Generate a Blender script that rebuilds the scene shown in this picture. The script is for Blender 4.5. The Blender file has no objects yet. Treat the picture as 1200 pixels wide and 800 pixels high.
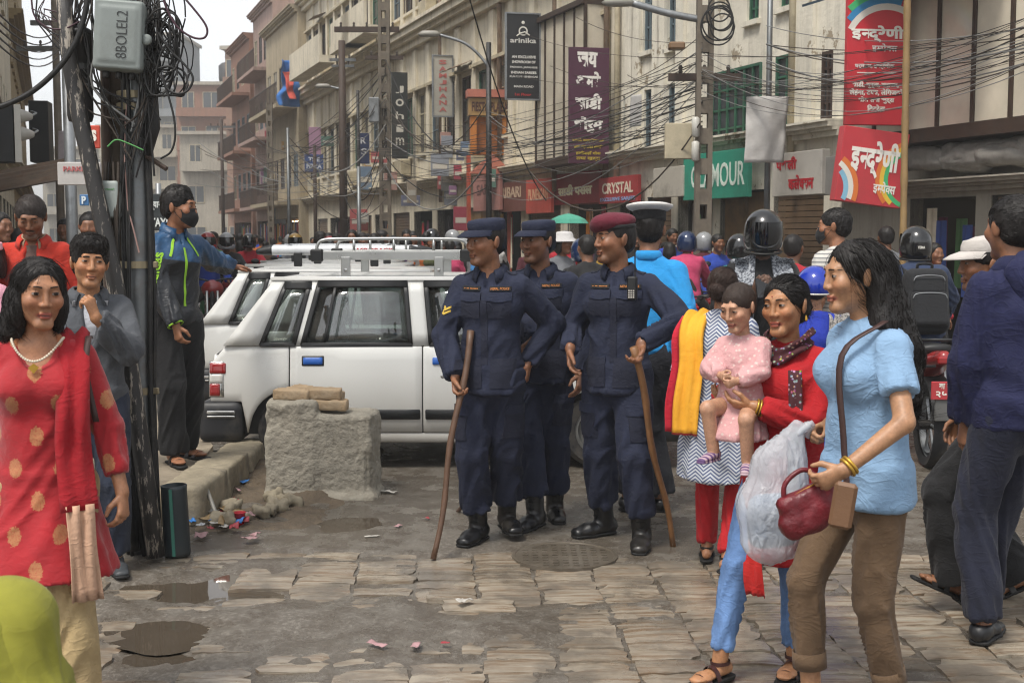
import bpy, bmesh, math, random, time
import numpy as np
from mathutils import Vector, Matrix
from mathutils.bvhtree import BVHTree

T0 = time.time()
random.seed(7)
rng = np.random.default_rng(7)
SC = bpy.context.scene
COL = SC.collection
R = math.radians

# ------------------------------------------------------------------ camera, sky, sun, exposure
FPX, CAMZ, PITCH = 1450.0, 1.6, math.atan(120 / 1450.0)
cam = bpy.data.cameras.new('camera')
cam.sensor_width = 36.0
cam.lens = 36.0 * FPX / 1200.0
cam.clip_start, cam.clip_end = 0.1, 2000
cam.dof.use_dof = True
cam.dof.focus_distance = 6.6
cam.dof.aperture_fstop = 8.0
camo = bpy.data.objects.new('camera', cam)
COL.objects.link(camo)
camo.location = (0, 0, CAMZ)
camo.rotation_euler = (math.pi / 2 - PITCH, 0, 0)
SC.camera = camo

SUN_EL, SUN_AZ = R(62), R(215)          # azimuth clockwise from +Y
world = bpy.data.worlds.new('World')
SC.world = world
world.use_nodes = True
wn, wl = world.node_tree.nodes, world.node_tree.links
wn.clear()
w_out = wn.new('ShaderNodeOutputWorld')
w_bg = wn.new('ShaderNodeBackground')
w_hsv = wn.new('ShaderNodeHueSaturation')
w_sky = wn.new('ShaderNodeTexSky')
w_sky.sky_type = 'NISHITA'
w_sky.sun_disc = False
w_sky.sun_elevation = SUN_EL
w_sky.sun_rotation = SUN_AZ
w_sky.air_density = 1.0
w_sky.dust_density = 1.6
w_sky.ozone_density = 1.0
w_hsv.inputs['Saturation'].default_value = 0.16     # a closed, colourless cloud cover
w_bg.inputs['Strength'].default_value = 0.115
wl.new(w_sky.outputs[0], w_hsv.inputs['Color'])
wl.new(w_hsv.outputs[0], w_bg.inputs['Color'])
wl.new(w_bg.outputs[0], w_out.inputs['Surface'])

sun = bpy.data.lights.new('sun', 'SUN')
sun.energy = 1.5
sun.angle = R(14)
sun.color = (1.0, 0.945, 0.86)
suno = bpy.data.objects.new('sun', sun)
COL.objects.link(suno)
_sd = Vector((math.sin(SUN_AZ) * math.cos(SUN_EL), math.cos(SUN_AZ) * math.cos(SUN_EL), math.sin(SUN_EL)))
suno.rotation_euler = _sd.to_track_quat('Z', 'Y').to_euler()
suno.location = (0, 0, 30)

SC.view_settings.view_transform = 'Standard'
SC.view_settings.look = 'None'
SC.view_settings.exposure = 1.15
SC.view_settings.gamma = 1.0
SC.cycles.use_denoising = True
SC.cycles.filter_width = 1.15
SC.cycles.max_bounces = 6
SC.cycles.transparent_max_bounces = 12
SC.cycles.volume_bounces = 0
SC.cycles.caustics_reflective = False
SC.cycles.caustics_refractive = False

# ------------------------------------------------------------------ measuring helpers (photo pixels -> metres at a known depth)
_F = Vector((0, math.cos(PITCH), -math.sin(PITCH)))
_U = Vector((0, math.sin(PITCH), math.cos(PITCH)))
def ray(px, py):
 return Vector((1, 0, 0)) * ((px - 600) / FPX) + _U * ((400 - py) / FPX) + _F
def at(px, py, Y):
 d = ray(px, py)
 return Vector((0, 0, CAMZ)) + d * (Y / d.y)
def gnd(px, py, z=0.0):
 d = ray(px, py)
 return Vector((0, 0, CAMZ)) + d * ((z - CAMZ) / d.z)

# ------------------------------------------------------------------ object helpers
def tag(o, label=None, cat=None, group=None, kind=None):
 if label: o['label'] = label
 if cat: o['category'] = cat
 if group: o['group'] = group
 if kind: o['kind'] = kind
 return o
def empty(name, loc=(0, 0, 0), rz=0.0, label=None, cat=None, group=None, parent=None):
 o = bpy.data.objects.new(name, None)
 COL.objects.link(o)
 o.empty_display_size = 0.1
 o.location = loc
 o.rotation_euler = (0, 0, rz)
 if parent: o.parent = parent
 return tag(o, label, cat, group)
def link(name, me, mt=None, parent=None, smooth=False, loc=None, rot=None):
 o = bpy.data.objects.new(name, me)
 COL.objects.link(o)
 if mt is not None:
  if not isinstance(mt, (list, tuple)): mt = [mt]
  if len(me.materials) == 0:
   for m in mt: me.materials.append(m)
  else:
   for i, m in enumerate(mt):
    o.material_slots[i].link = 'OBJECT'
    o.material_slots[i].material = m
 if smooth: me.shade_smooth()
 if parent: o.parent = parent
 if loc is not None: o.location = loc
 if rot is not None: o.rotation_euler = rot
 return o
def copy_tree(o, parent=None, loc=None, rz=None):
 c = o.copy()
 COL.objects.link(c)
 c.parent = parent
 if loc is not None: c.location = loc
 if rz is not None: c.rotation_euler = (0, 0, rz)
 for ch in list(o.children): copy_tree(ch, c)
 return c

class MB:
 """collects simple solids into one mesh"""
 def __init__(s): s.v, s.f, s.mi = [], [], []
 def _add(s, vs, fs, mi=0):
  b = len(s.v)
  s.v += [tuple(v) for v in vs]
  s.f += [tuple(i + b for i in f) for f in fs]
  s.mi += [mi] * len(fs)
  return s
 def box(s, x0, x1, y0, y1, z0, z1, mi=0, M=None):
  vs = [Vector((x, y, z)) for x in (x0, x1) for y in (y0, y1) for z in (z0, z1)]
  if M is not None: vs = [M @ v for v in vs]
  return s._add(vs, [(0, 1, 3, 2), (4, 6, 7, 5), (0, 4, 5, 1), (2, 3, 7, 6), (0, 2, 6, 4), (1, 5, 7, 3)], mi)
 def bbox(s, c, h, bev=0.01, mi=0, M=None):
  """box with chamfered edges"""
  hx, hy, hz = h
  bev = min(bev, hx * .9, hy * .9, hz * .9)
  vs, idx = [], {}
  for sx in (-1, 1):
   for sy in (-1, 1):
    for sz in (-1, 1):
     for a in range(3):
      p = [sx * hx, sy * hy, sz * hz]
      for k in range(3):
       if k != a: p[k] -= (sx, sy, sz)[k] * bev
      idx[(sx, sy, sz, a)] = len(vs)
      vs.append(Vector(c) + Vector(p))
  if M is not None: vs = [M @ v for v in vs]
  fs = []
  S = (-1, 1)
  for a in range(3):
   b_, c_ = (a + 1) % 3, (a + 2) % 3
   for sa in S:
    q = []
    for (sb, sc_) in ((-1, -1), (1, -1), (1, 1), (-1, 1)):
     k = [0, 0, 0]; k[a], k[b_], k[c_] = sa, sb, sc_
     q.append(idx[(k[0], k[1], k[2], a)])
    fs.append(tuple(q) if sa > 0 else tuple(q[::-1]))
   for sb in S:
    for sc_ in S:
     def g(sa, ax):
      k = [0, 0, 0]; k[a], k[b_], k[c_] = sa, sb, sc_
      return idx[(k[0], k[1], k[2], ax)]
     q = [g(-1, b_), g(1, b_), g(1, c_), g(-1, c_)]
     fs.append(tuple(q) if sb * sc_ > 0 else tuple(q[::-1]))
  for sx in S:
   for sy in S:
    for sz in S:
     q = [idx[(sx, sy, sz, a)] for a in range(3)]
     fs.append(tuple(q) if sx * sy * sz > 0 else tuple(q[::-1]))
  return s._add(vs, fs, mi)
 def tube(s, pts, r, n=8, mi=0, cap=True, r2=None):
  pts = [Vector(p) for p in pts]
  m = len(pts)
  rs = r if isinstance(r, (list, tuple)) else [r + ((r2 if r2 is not None else r) - r) * i / max(1, m - 1) for i in range(m)]
  vs, fs, prev = [], [], None
  for i, p in enumerate(pts):
   t = (pts[min(i + 1, m - 1)] - pts[max(i - 1, 0)])
   t = t.normalized() if t.length > 1e-9 else Vector((0, 0, 1))
   if prev is None:
    u = t.orthogonal().normalized()
   else:
    u = prev - t * prev.dot(t)
    u = u.normalized() if u.length > 1e-6 else t.orthogonal().normalized()
   prev = u
   w = t.cross(u)
   for k in range(n):
    a = 2 * math.pi * k / n
    vs.append(p + (u * math.cos(a) + w * math.sin(a)) * rs[i])
  for i in range(m - 1):
   for k in range(n):
    fs.append((i * n + k, i * n + (k + 1) % n, (i + 1) * n + (k + 1) % n, (i + 1) * n + k))
  if cap:
   fs.append(tuple(range(n))[::-1])
   fs.append(tuple((m - 1) * n + k for k in range(n)))
  return s._add(vs, fs, mi)
 def lathe(s, prof, n=24, sx=1, sy=1, M=None, mi=0, cap=True):
  """profile of (r, z) turned about z"""
  vs, fs = [], []
  for (r, z) in prof:
   for k in range(n):
    a = 2 * math.pi * k / n
    vs.append(Vector((r * sx * math.cos(a), r * sy * math.sin(a), z)))
  if M is not None: vs = [M @ v for v in vs]
  for i in range(len(prof) - 1):
   for k in range(n):
    fs.append((i * n + k, i * n + (k + 1) % n, (i + 1) * n + (k + 1) % n, (i + 1) * n + k))
  if cap:
   if prof[0][0] > 1e-5: fs.append(tuple(range(n))[::-1])
   if prof[-1][0] > 1e-5: fs.append(tuple((len(prof) - 1) * n + k for k in range(n)))
  return s._add(vs, fs, mi)
 def prism(s, poly, y0, y1, M=None, mi=0):
  """polygon in the xz plane pulled along y"""
  n = len(poly)
  vs = [Vector((p[0], y0, p[1])) for p in poly] + [Vector((p[0], y1, p[1])) for p in poly]
  if M is not None: vs = [M @ v for v in vs]
  fs = [tuple(range(n)), tuple(range(2 * n - 1, n - 1, -1))]
  for i in range(n):
   fs.append((i, (i + 1) % n + 0, (i + 1) % n + n, i + n)[::-1])
  return s._add(vs, fs, mi)
 def quad(s, a, b, c, d, mi=0): return s._add([a, b, c, d], [(0, 1, 2, 3)], mi)
 def mesh(s, name='mesh', smooth=False, fix=True):
  me = bpy.data.meshes.new(name)
  me.from_pydata(s.v, [], s.f)
  if any(s.mi): me.polygons.foreach_set('material_index', s.mi)
  if fix:
   bm = bmesh.new(); bm.from_mesh(me)
   bmesh.ops.remove_doubles(bm, verts=bm.verts, dist=1e-6)
   bmesh.ops.recalc_face_normals(bm, faces=bm.faces)
   bm.to_mesh(me); bm.free()
  if smooth: me.shade_smooth()
  return me
 def build(s, name, mt, parent=None, smooth=False, loc=None, rot=None, auto=None):
  me = s.mesh(name, smooth)
  if auto is not None:
   me.shade_smooth()
   me.set_sharp_from_angle(angle=R(auto))
  return link(name, me, mt, parent, False, loc, rot)

def np_mesh(name, V, F, smooth=True, cols=None):
 me = bpy.data.meshes.new(name)
 V = np.asarray(V, dtype=np.float32); F = np.asarray(F, dtype=np.int32)
 me.vertices.add(len(V)); me.vertices.foreach_set('co', V.ravel())
 k = F.shape[1]
 me.loops.add(F.size); me.loops.foreach_set('vertex_index', F.ravel())
 me.polygons.add(len(F))
 me.polygons.foreach_set('loop_start', np.arange(0, F.size, k, dtype=np.int32))
 me.update(calc_edges=True)
 if smooth: me.shade_smooth()
 if cols is not None:
  a = me.color_attributes.new('tint', 'FLOAT_COLOR', 'POINT')
  c4 = np.ones((len(V), 4), dtype=np.float32); c4[:, :3] = cols
  a.data.foreach_set('color', c4.ravel())
 return me
def grid_mesh(name, X, Y, Z, smooth=True, cols=None):
 nu, nv = X.shape
 V = np.stack([X.ravel(), Y.ravel(), Z.ravel()], 1)
 i = np.arange(nu * nv).reshape(nu, nv)
 F = np.stack([i[:-1, :-1].ravel(), i[1:, :-1].ravel(), i[1:, 1:].ravel(), i[:-1, 1:].ravel()], 1)
 return np_mesh(name, V, F, smooth, cols)

# ------------------------------------------------------------------ noise
def _hash(i, j, k, seed):
 h = (i * 374761393 + j * 668265263 + k * 2147483647 + seed * 144665) & 0xffffffff
 h = ((h ^ (h >> 13)) * 1274126177) & 0xffffffff
 h = h ^ (h >> 16)
 return (h & 0xffff).astype(np.float32) / 32767.5 - 1.0
def vnoise(P, seed=0):
 P = np.asarray(P, dtype=np.float32)
 I = np.floor(P).astype(np.int64); f = P - I
 f = f * f * (3 - 2 * f)
 o = 0
 for dx in (0, 1):
  wx = f[..., 0] if dx else 1 - f[..., 0]
  for dy in (0, 1):
   wy = f[..., 1] if dy else 1 - f[..., 1]
   for dz in (0, 1):
    wz = f[..., 2] if dz else 1 - f[..., 2]
    o = o + wx * wy * wz * _hash(I[..., 0] + dx, I[..., 1] + dy, I[..., 2] + dz, seed)
 return o
def fbm(P, seed=0, oct=3):
 o, a, t = 0, 1.0, 0
 P = np.asarray(P, dtype=np.float32)
 for i in range(oct):
  o = o + a * vnoise(P * (2.03 ** i), seed + i * 17); t += a; a *= .5
 return o / t

# ------------------------------------------------------------------ materials
class NT:
 def __init__(s, name):
  s.m = bpy.data.materials.new(name); s.m.use_nodes = True
  s.n, s.l = s.m.node_tree.nodes, s.m.node_tree.links
  s.b = s.n['Principled BSDF']
  s._tc = None
 def new(s, t, **kw):
  n = s.n.new(t)
  for k, v in kw.items(): setattr(n, k, v)
  return n
 def put(s, sock, v):
  if hasattr(v, 'is_output') or isinstance(v, bpy.types.NodeSocket): s.l.new(v, sock)
  elif isinstance(v, (tuple, list)) and len(v) == 3 and sock.type == 'RGBA': sock.default_value = (*v, 1)
  else: sock.default_value = v
 def co(s, kind='Object', scale=(1, 1, 1), loc=(0, 0, 0), rot=(0, 0, 0)):
  if s._tc is None: s._tc = s.new('ShaderNodeTexCoord')
  mp = s.new('ShaderNodeMapping')
  s.l.new(s._tc.outputs[kind], mp.inputs['Vector'])
  mp.inputs['Scale'].default_value = scale
  mp.inputs['Location'].default_value = loc
  mp.inputs['Rotation'].default_value = rot
  return mp.outputs[0]
 def world(s, scale=(1, 1, 1)):
  g = s.new('ShaderNodeNewGeometry'); mp = s.new('ShaderNodeMapping')
  s.l.new(g.outputs['Position'], mp.inputs['Vector']); mp.inputs['Scale'].default_value = scale
  return mp.outputs[0]
 def noise(s, vec, scale=5, detail=4, rough=.55, dist=0.0):
  n = s.new('ShaderNodeTexNoise')
  s.l.new(vec, n.inputs['Vector'])
  n.inputs['Scale'].default_value = scale; n.inputs['Detail'].default_value = detail
  n.inputs['Roughness'].default_value = rough; n.inputs['Distortion'].default_value = dist
  return n.outputs['Fac']
 def vor(s, vec, scale=5, feature='F1', out='Distance', rnd=1.0):
  n = s.new('ShaderNodeTexVoronoi'); n.feature = feature
  s.l.new(vec, n.inputs['Vector']); n.inputs['Scale'].default_value = scale
  n.inputs['Randomness'].default_value = rnd
  return n.outputs[out]
 def ramp(s, fac, lo, hi, a=0.0, b=1.0):
  n = s.new('ShaderNodeMapRange'); n.clamp = True
  s.put(n.inputs[0], fac)
  n.inputs[1].default_value, n.inputs[2].default_value = lo, hi
  n.inputs[3].default_value, n.inputs[4].default_value = a, b
  return n.outputs[0]
 def mix(s, fac, a, b, blend='MIX'):
  n = s.new('ShaderNodeMix'); n.data_type = 'RGBA'; n.blend_type = blend; n.clamp_factor = True
  s.put(n.inputs[0], fac); s.put(n.inputs[6], a); s.put(n.inputs[7], b)
  return n.outputs[2]
 def math(s, op, a, b=0.0, c=0.0):
  n = s.new('ShaderNodeMath'); n.operation = op
  s.put(n.inputs[0], a); s.put(n.inputs[1], b); s.put(n.inputs[2], c)
  return n.outputs[0]
 def sep(s, vec):
  n = s.new('ShaderNodeSeparateXYZ'); s.l.new(vec, n.inputs[0]); return n.outputs
 def rnd(s):
  return s.new('ShaderNodeObjectInfo').outputs['Random']
 def attr(s, name='tint'):
  n = s.new('ShaderNodeAttribute'); n.attribute_name = name; return n.outputs['Color']
 def bump(s, h, strength=.3, dist=.01, nrm=None):
  n = s.new('ShaderNodeBump'); s.l.new(h, n.inputs['Height'])
  n.inputs['Strength'].default_value = strength; n.inputs['Distance'].default_value = dist
  if nrm is not None: s.l.new(nrm, n.inputs['Normal'])
  return n.outputs[0]
 def fin(s, color=None, rough=None, normal=None, **kw):
  if color is not None: s.put(s.b.inputs['Base Color'], color)
  if rough is not None: s.put(s.b.inputs['Roughness'], rough)
  if normal is not None: s.l.new(normal, s.b.inputs['Normal'])
  for k, v in kw.items():
   s.put(s.b.inputs[k.replace('_', ' ')], v)
  return s.m

def lin(hexs):
 hexs = hexs.lstrip('#')
 o = []
 for i in (0, 2, 4):
  c = int(hexs[i:i + 2], 16) / 255.0
  o.append(c / 12.92 if c <= .04045 else ((c + .055) / 1.055) ** 2.4)
 return tuple(o)
_mc = {}
def C(c):
 return lin(c) if isinstance(c, str) else tuple(c)
def mul(c, k): return tuple(min(1, x * k) for x in C(c))
def mat(name, color, rough=.6, metal=0.0, var=.12, scale=6.0, bump=.15, bscale=80.0, bdist=.004, dirt=0.0, dirtcol=(.05, .042, .03), coord='Object', **kw):
 """plain surface with uneven colour, fine relief and grime patches"""
 if name in _mc: return _mc[name]
 t = NT(name); c = C(color)
 v = t.co(coord)
 n1 = t.noise(v, scale, 5, .6)
 col = t.mix(t.ramp(n1, .3, .7), mul(c, 1 - var), mul(c, 1 + var))
 if dirt > 0:
  n2 = t.noise(v, scale * .45, 7, .68)
  col = t.mix(t.math('MULTIPLY', t.ramp(n2, .5, .68), dirt), col, C(dirtcol))
 nrm = t.bump(t.noise(v, bscale, 3), bump, bdist) if bump else None
 rr = t.ramp(n1, .3, .7, max(0, rough - .08), min(1, rough + .08))
 _mc[name] = t.fin(col, rr, nrm, Metallic=metal, **kw)
 return _mc[name]
def cloth(name, color, var=.1, weave=420.0, rough=.9, bump=.25, sheen=.05, fold=0.35):
 if name in _mc: return _mc[name]
 t = NT(name); c = C(color)
 v = t.co('Object')
 n1 = t.noise(v, 9, 4, .6)
 col = t.mix(t.ramp(n1, .3, .7), mul(c, 1 - var), mul(c, 1 + var))
 h = t.math('ADD', t.math('MULTIPLY', t.noise(v, weave, 2), .12), t.noise(t.co('Object', (1, 1, 1.6)), 26, 4, .5, .6))
 cn = t.noise(t.co('Object', (1, 1, 1.5)), 6.5, 2, .5, 1.6)
 cr = t.ramp(t.math('ABSOLUTE', t.math('SUBTRACT', cn, .5)), 0, .05, 1, 0)
 nrm = t.bump(t.math('ADD', h, t.math('MULTIPLY', cr, .28)), fold, .012)
 _mc[name] = t.fin(col, rough, nrm, Sheen_Weight=sheen, Sheen_Roughness=.5)
 return _mc[name]
def paint(name, color, rough=.35, coat=.0, dirt=.25, **kw):
 return mat(name, color, rough, var=.04, scale=3, bump=.03, bscale=150, dirt=dirt, Coat_Weight=coat, **kw)

# ------------------------------------------------------------------ writing
_HALF = {'म': .70, 'न': .66, 'प': .66, 'स': .72, 'ब': .68, 'त': .66, 'ल': .7, 'श': .7, 'क': .62}
def _glyphs(s, bold):
 c = bpy.data.curves.new('lettering', 'FONT')
 c.body = s; c.size = 1.0; c.offset = bold; c.resolution_u = 3
 o = bpy.data.objects.new('lettering', c)
 me = bpy.data.meshes.new_from_object(o)
 bpy.data.objects.remove(o); bpy.data.curves.remove(c)
 return me
def _extent(me):
 n = len(me.vertices)
 if n == 0: return None
 co = np.empty(n * 3, dtype=np.float32); me.vertices.foreach_get('co', co)
 co = co.reshape(-1, 3)
 return co.min(0), co.max(0)
def text_arrays(s, bold=.012):
 """flat glyph outlines filled; Devanagari half letters lose their stem"""
 bm = bmesh.new()
 x = 0.0
 i, run = 0, ''
 runs = []
 while i < len(s):
  if i + 1 < len(s) and s[i + 1] == '्' and s[i] in _HALF:
   if run: runs.append((run, 1.0)); run = ''
   runs.append((s[i], _HALF[s[i]])); i += 2
  else:
   run += s[i]; i += 1
 if run: runs.append((run, 1.0))
 for k, (r_, cut) in enumerate(runs):
  me = _glyphs(r_, bold)
  e = _extent(me)
  if e is None:
   x += .3 * len(r_); bpy.data.meshes.remove(me); continue
  b2 = bmesh.new(); b2.from_mesh(me)
  adv = e[1][0] - 0.004
  if cut < 1:
   bmesh.ops.bisect_plane(b2, geom=b2.verts[:] + b2.edges[:] + b2.faces[:], plane_co=(e[1][0] * cut, 0, 0), plane_no=(1, 0, 0), clear_outer=True)
   adv = e[1][0] * cut
  bmesh.ops.translate(b2, verts=b2.verts, vec=(x, 0, 0))
  b2.to_mesh(me); b2.free()
  bm.from_mesh(me); bpy.data.meshes.remove(me)
  x += adv + (.3 if r_.endswith(' ') else 0)
 bmesh.ops.triangulate(bm, faces=bm.faces)
 bm.verts.index_update()
 V = np.array([v.co[:] for v in bm.verts], dtype=np.float32).reshape(-1, 3)
 F = np.array([[v.index for v in f.verts] for f in bm.faces], dtype=np.int32).reshape(-1, 3)
 bm.free()
 return V, F
def lettering(s, w=None, h=None, mt=None, parent=None, M=None, bold=.012, depth=.004, name='lettering', shear=0.0):
 """writing centred on the local xz plane, facing -y, fitted to width w and height h"""
 V, F = text_arrays(s, bold)
 if len(V) == 0: return None
 lo, hi = V.min(0), V.max(0)
 sx = w / (hi[0] - lo[0]) if w else None
 sy = h / (hi[1] - lo[1]) if h else None
 sx = sx or sy; sy = sy or sx
 X = (V[:, 0] - (lo[0] + hi[0]) / 2) * sx
 Z = (V[:, 1] - (lo[1] + hi[1]) / 2) * sy
 X = X + Z * shear
 n = len(V)
 P = np.concatenate([np.stack([X, np.full(n, -depth), Z], 1), np.stack([X, np.zeros(n), Z], 1)])
 Fa = F
 ed = {}
 for a, b, c in F:
  for e in ((a, b), (b, c), (c, a)): ed[e] = 1
 side = [(b, a, a + n, b + n) for (a, b) in ed if (b, a) not in ed]
 me = bpy.data.meshes.new(name)
 me.from_pydata(P.tolist(), [], [tuple(f) for f in Fa.tolist()] + [tuple(int(q) for q in s_) for s_ in side])
 if M is not None: me.transform(M)
 return link(name, me, mt, parent)

# ------------------------------------------------------------------ distance fields -> one continuous surface (bodies, hair, garments, soft things)
def smin(a, b, k):
 if k <= 0: return np.minimum(a, b)
 h = np.maximum(k - np.abs(a - b), 0) / k
 return np.minimum(a, b) - h * h * k * .25
def A3(v): return np.array([v[0], v[1], v[2]], dtype=np.float32)
class Prim:
 def __init__(s, lo, hi, fn): s.lo, s.hi, s.fn = lo, hi, fn
def rc(p1, r1, p2, r2):
 a, b = A3(p1), A3(p2)
 ab = b - a; L2 = float(ab @ ab) + 1e-12
 def fn(x, y, z):
  px, py, pz = x - a[0], y - a[1], z - a[2]
  t = np.clip((px * ab[0] + py * ab[1] + pz * ab[2]) / L2, 0, 1)
  d = np.sqrt((px - t * ab[0]) ** 2 + (py - t * ab[1]) ** 2 + (pz - t * ab[2]) ** 2)
  return d - (r1 + (r2 - r1) * t)
 m = max(r1, r2)
 return Prim(np.minimum(a, b) - m, np.maximum(a, b) + m, fn)
def sp(c, r): return rc(c, r, (c[0], c[1], c[2] + 1e-4), r)
def el(c, r, M=None):
 """ellipsoid, M = 3x3 whose columns are its axes"""
 c = A3(c); r = A3(r)
 Q = np.array(M, dtype=np.float32) if M is not None else np.eye(3, dtype=np.float32)
 ext = np.sqrt(((Q * r[None, :]) ** 2).sum(1))
 def fn(x, y, z):
  px, py, pz = x - c[0], y - c[1], z - c[2]
  u = px * Q[0, 0] + py * Q[1, 0] + pz * Q[2, 0]
  v = px * Q[0, 1] + py * Q[1, 1] + pz * Q[2, 1]
  w = px * Q[0, 2] + py * Q[1, 2] + pz * Q[2, 2]
  k0 = np.sqrt((u / r[0]) ** 2 + (v / r[1]) ** 2 + (w / r[2]) ** 2)
  k1 = np.sqrt((u / r[0] ** 2) ** 2 + (v / r[1] ** 2) ** 2 + (w / r[2] ** 2) ** 2) + 1e-9
  return k0 * (k0 - 1) / k1
 return Prim(c - ext, c + ext, fn)
def ec(p1, r1, p2, r2, u, flat=False):
 """tapering limb of elliptical section: r = (radius along u, radius across)"""
 a, b = A3(p1), A3(p2)
 ab = b - a; L = float(np.sqrt(ab @ ab)) + 1e-9
 w = ab / L
 u = A3(u); u = u - w * (u @ w); u = u / (np.linalg.norm(u) + 1e-9)
 v = np.cross(w, u)
 def fn(x, y, z):
  px, py, pz = x - a[0], y - a[1], z - a[2]
  h = px * w[0] + py * w[1] + pz * w[2]
  t = np.clip(h / L, 0, 1)
  qa = r1[0] + (r2[0] - r1[0]) * t
  qb = r1[1] + (r2[1] - r1[1]) * t
  pu = (px * u[0] + py * u[1] + pz * u[2])
  pv = (px * v[0] + py * v[1] + pz * v[2])
  over = np.where(h < 0, -h, np.where(h > L, h - L, 0))
  m = np.minimum(qa, qb)
  if flat:
   k0 = np.sqrt((pu / qa) ** 2 + (pv / qb) ** 2) + 1e-9
   k1 = np.sqrt((pu / qa ** 2) ** 2 + (pv / qb ** 2) ** 2) + 1e-9
   d = k0 * (k0 - 1) / k1
   return np.maximum(d, np.maximum(-h, h - L))
  k0 = np.sqrt((pu / qa) ** 2 + (pv / qb) ** 2 + (over / m) ** 2) + 1e-9
  k1 = np.sqrt((pu / qa ** 2) ** 2 + (pv / qb ** 2) ** 2 + (over / m ** 2) ** 2) + 1e-9
  return k0 * (k0 - 1) / k1
 m = max(*r1, *r2)
 return Prim(np.minimum(a, b) - m, np.maximum(a, b) + m, fn)
def bx3(c, h, M=None, rnd=.01):
 c = A3(c); h = A3(h) - rnd
 Q = np.array(M, dtype=np.float32) if M is not None else np.eye(3, dtype=np.float32)
 ext = (np.abs(Q) * (h + rnd)[None, :]).sum(1)
 def fn(x, y, z):
  px, py, pz = x - c[0], y - c[1], z - c[2]
  q = []
  for i in range(3):
   q.append(np.abs(px * Q[0, i] + py * Q[1, i] + pz * Q[2, i]) - h[i])
  out = np.sqrt(sum(np.maximum(a_, 0) ** 2 for a_ in q))
  return out + np.minimum(np.maximum(q[0], np.maximum(q[1], q[2])), 0) - rnd
 return Prim(c - ext, c + ext, fn)

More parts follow.
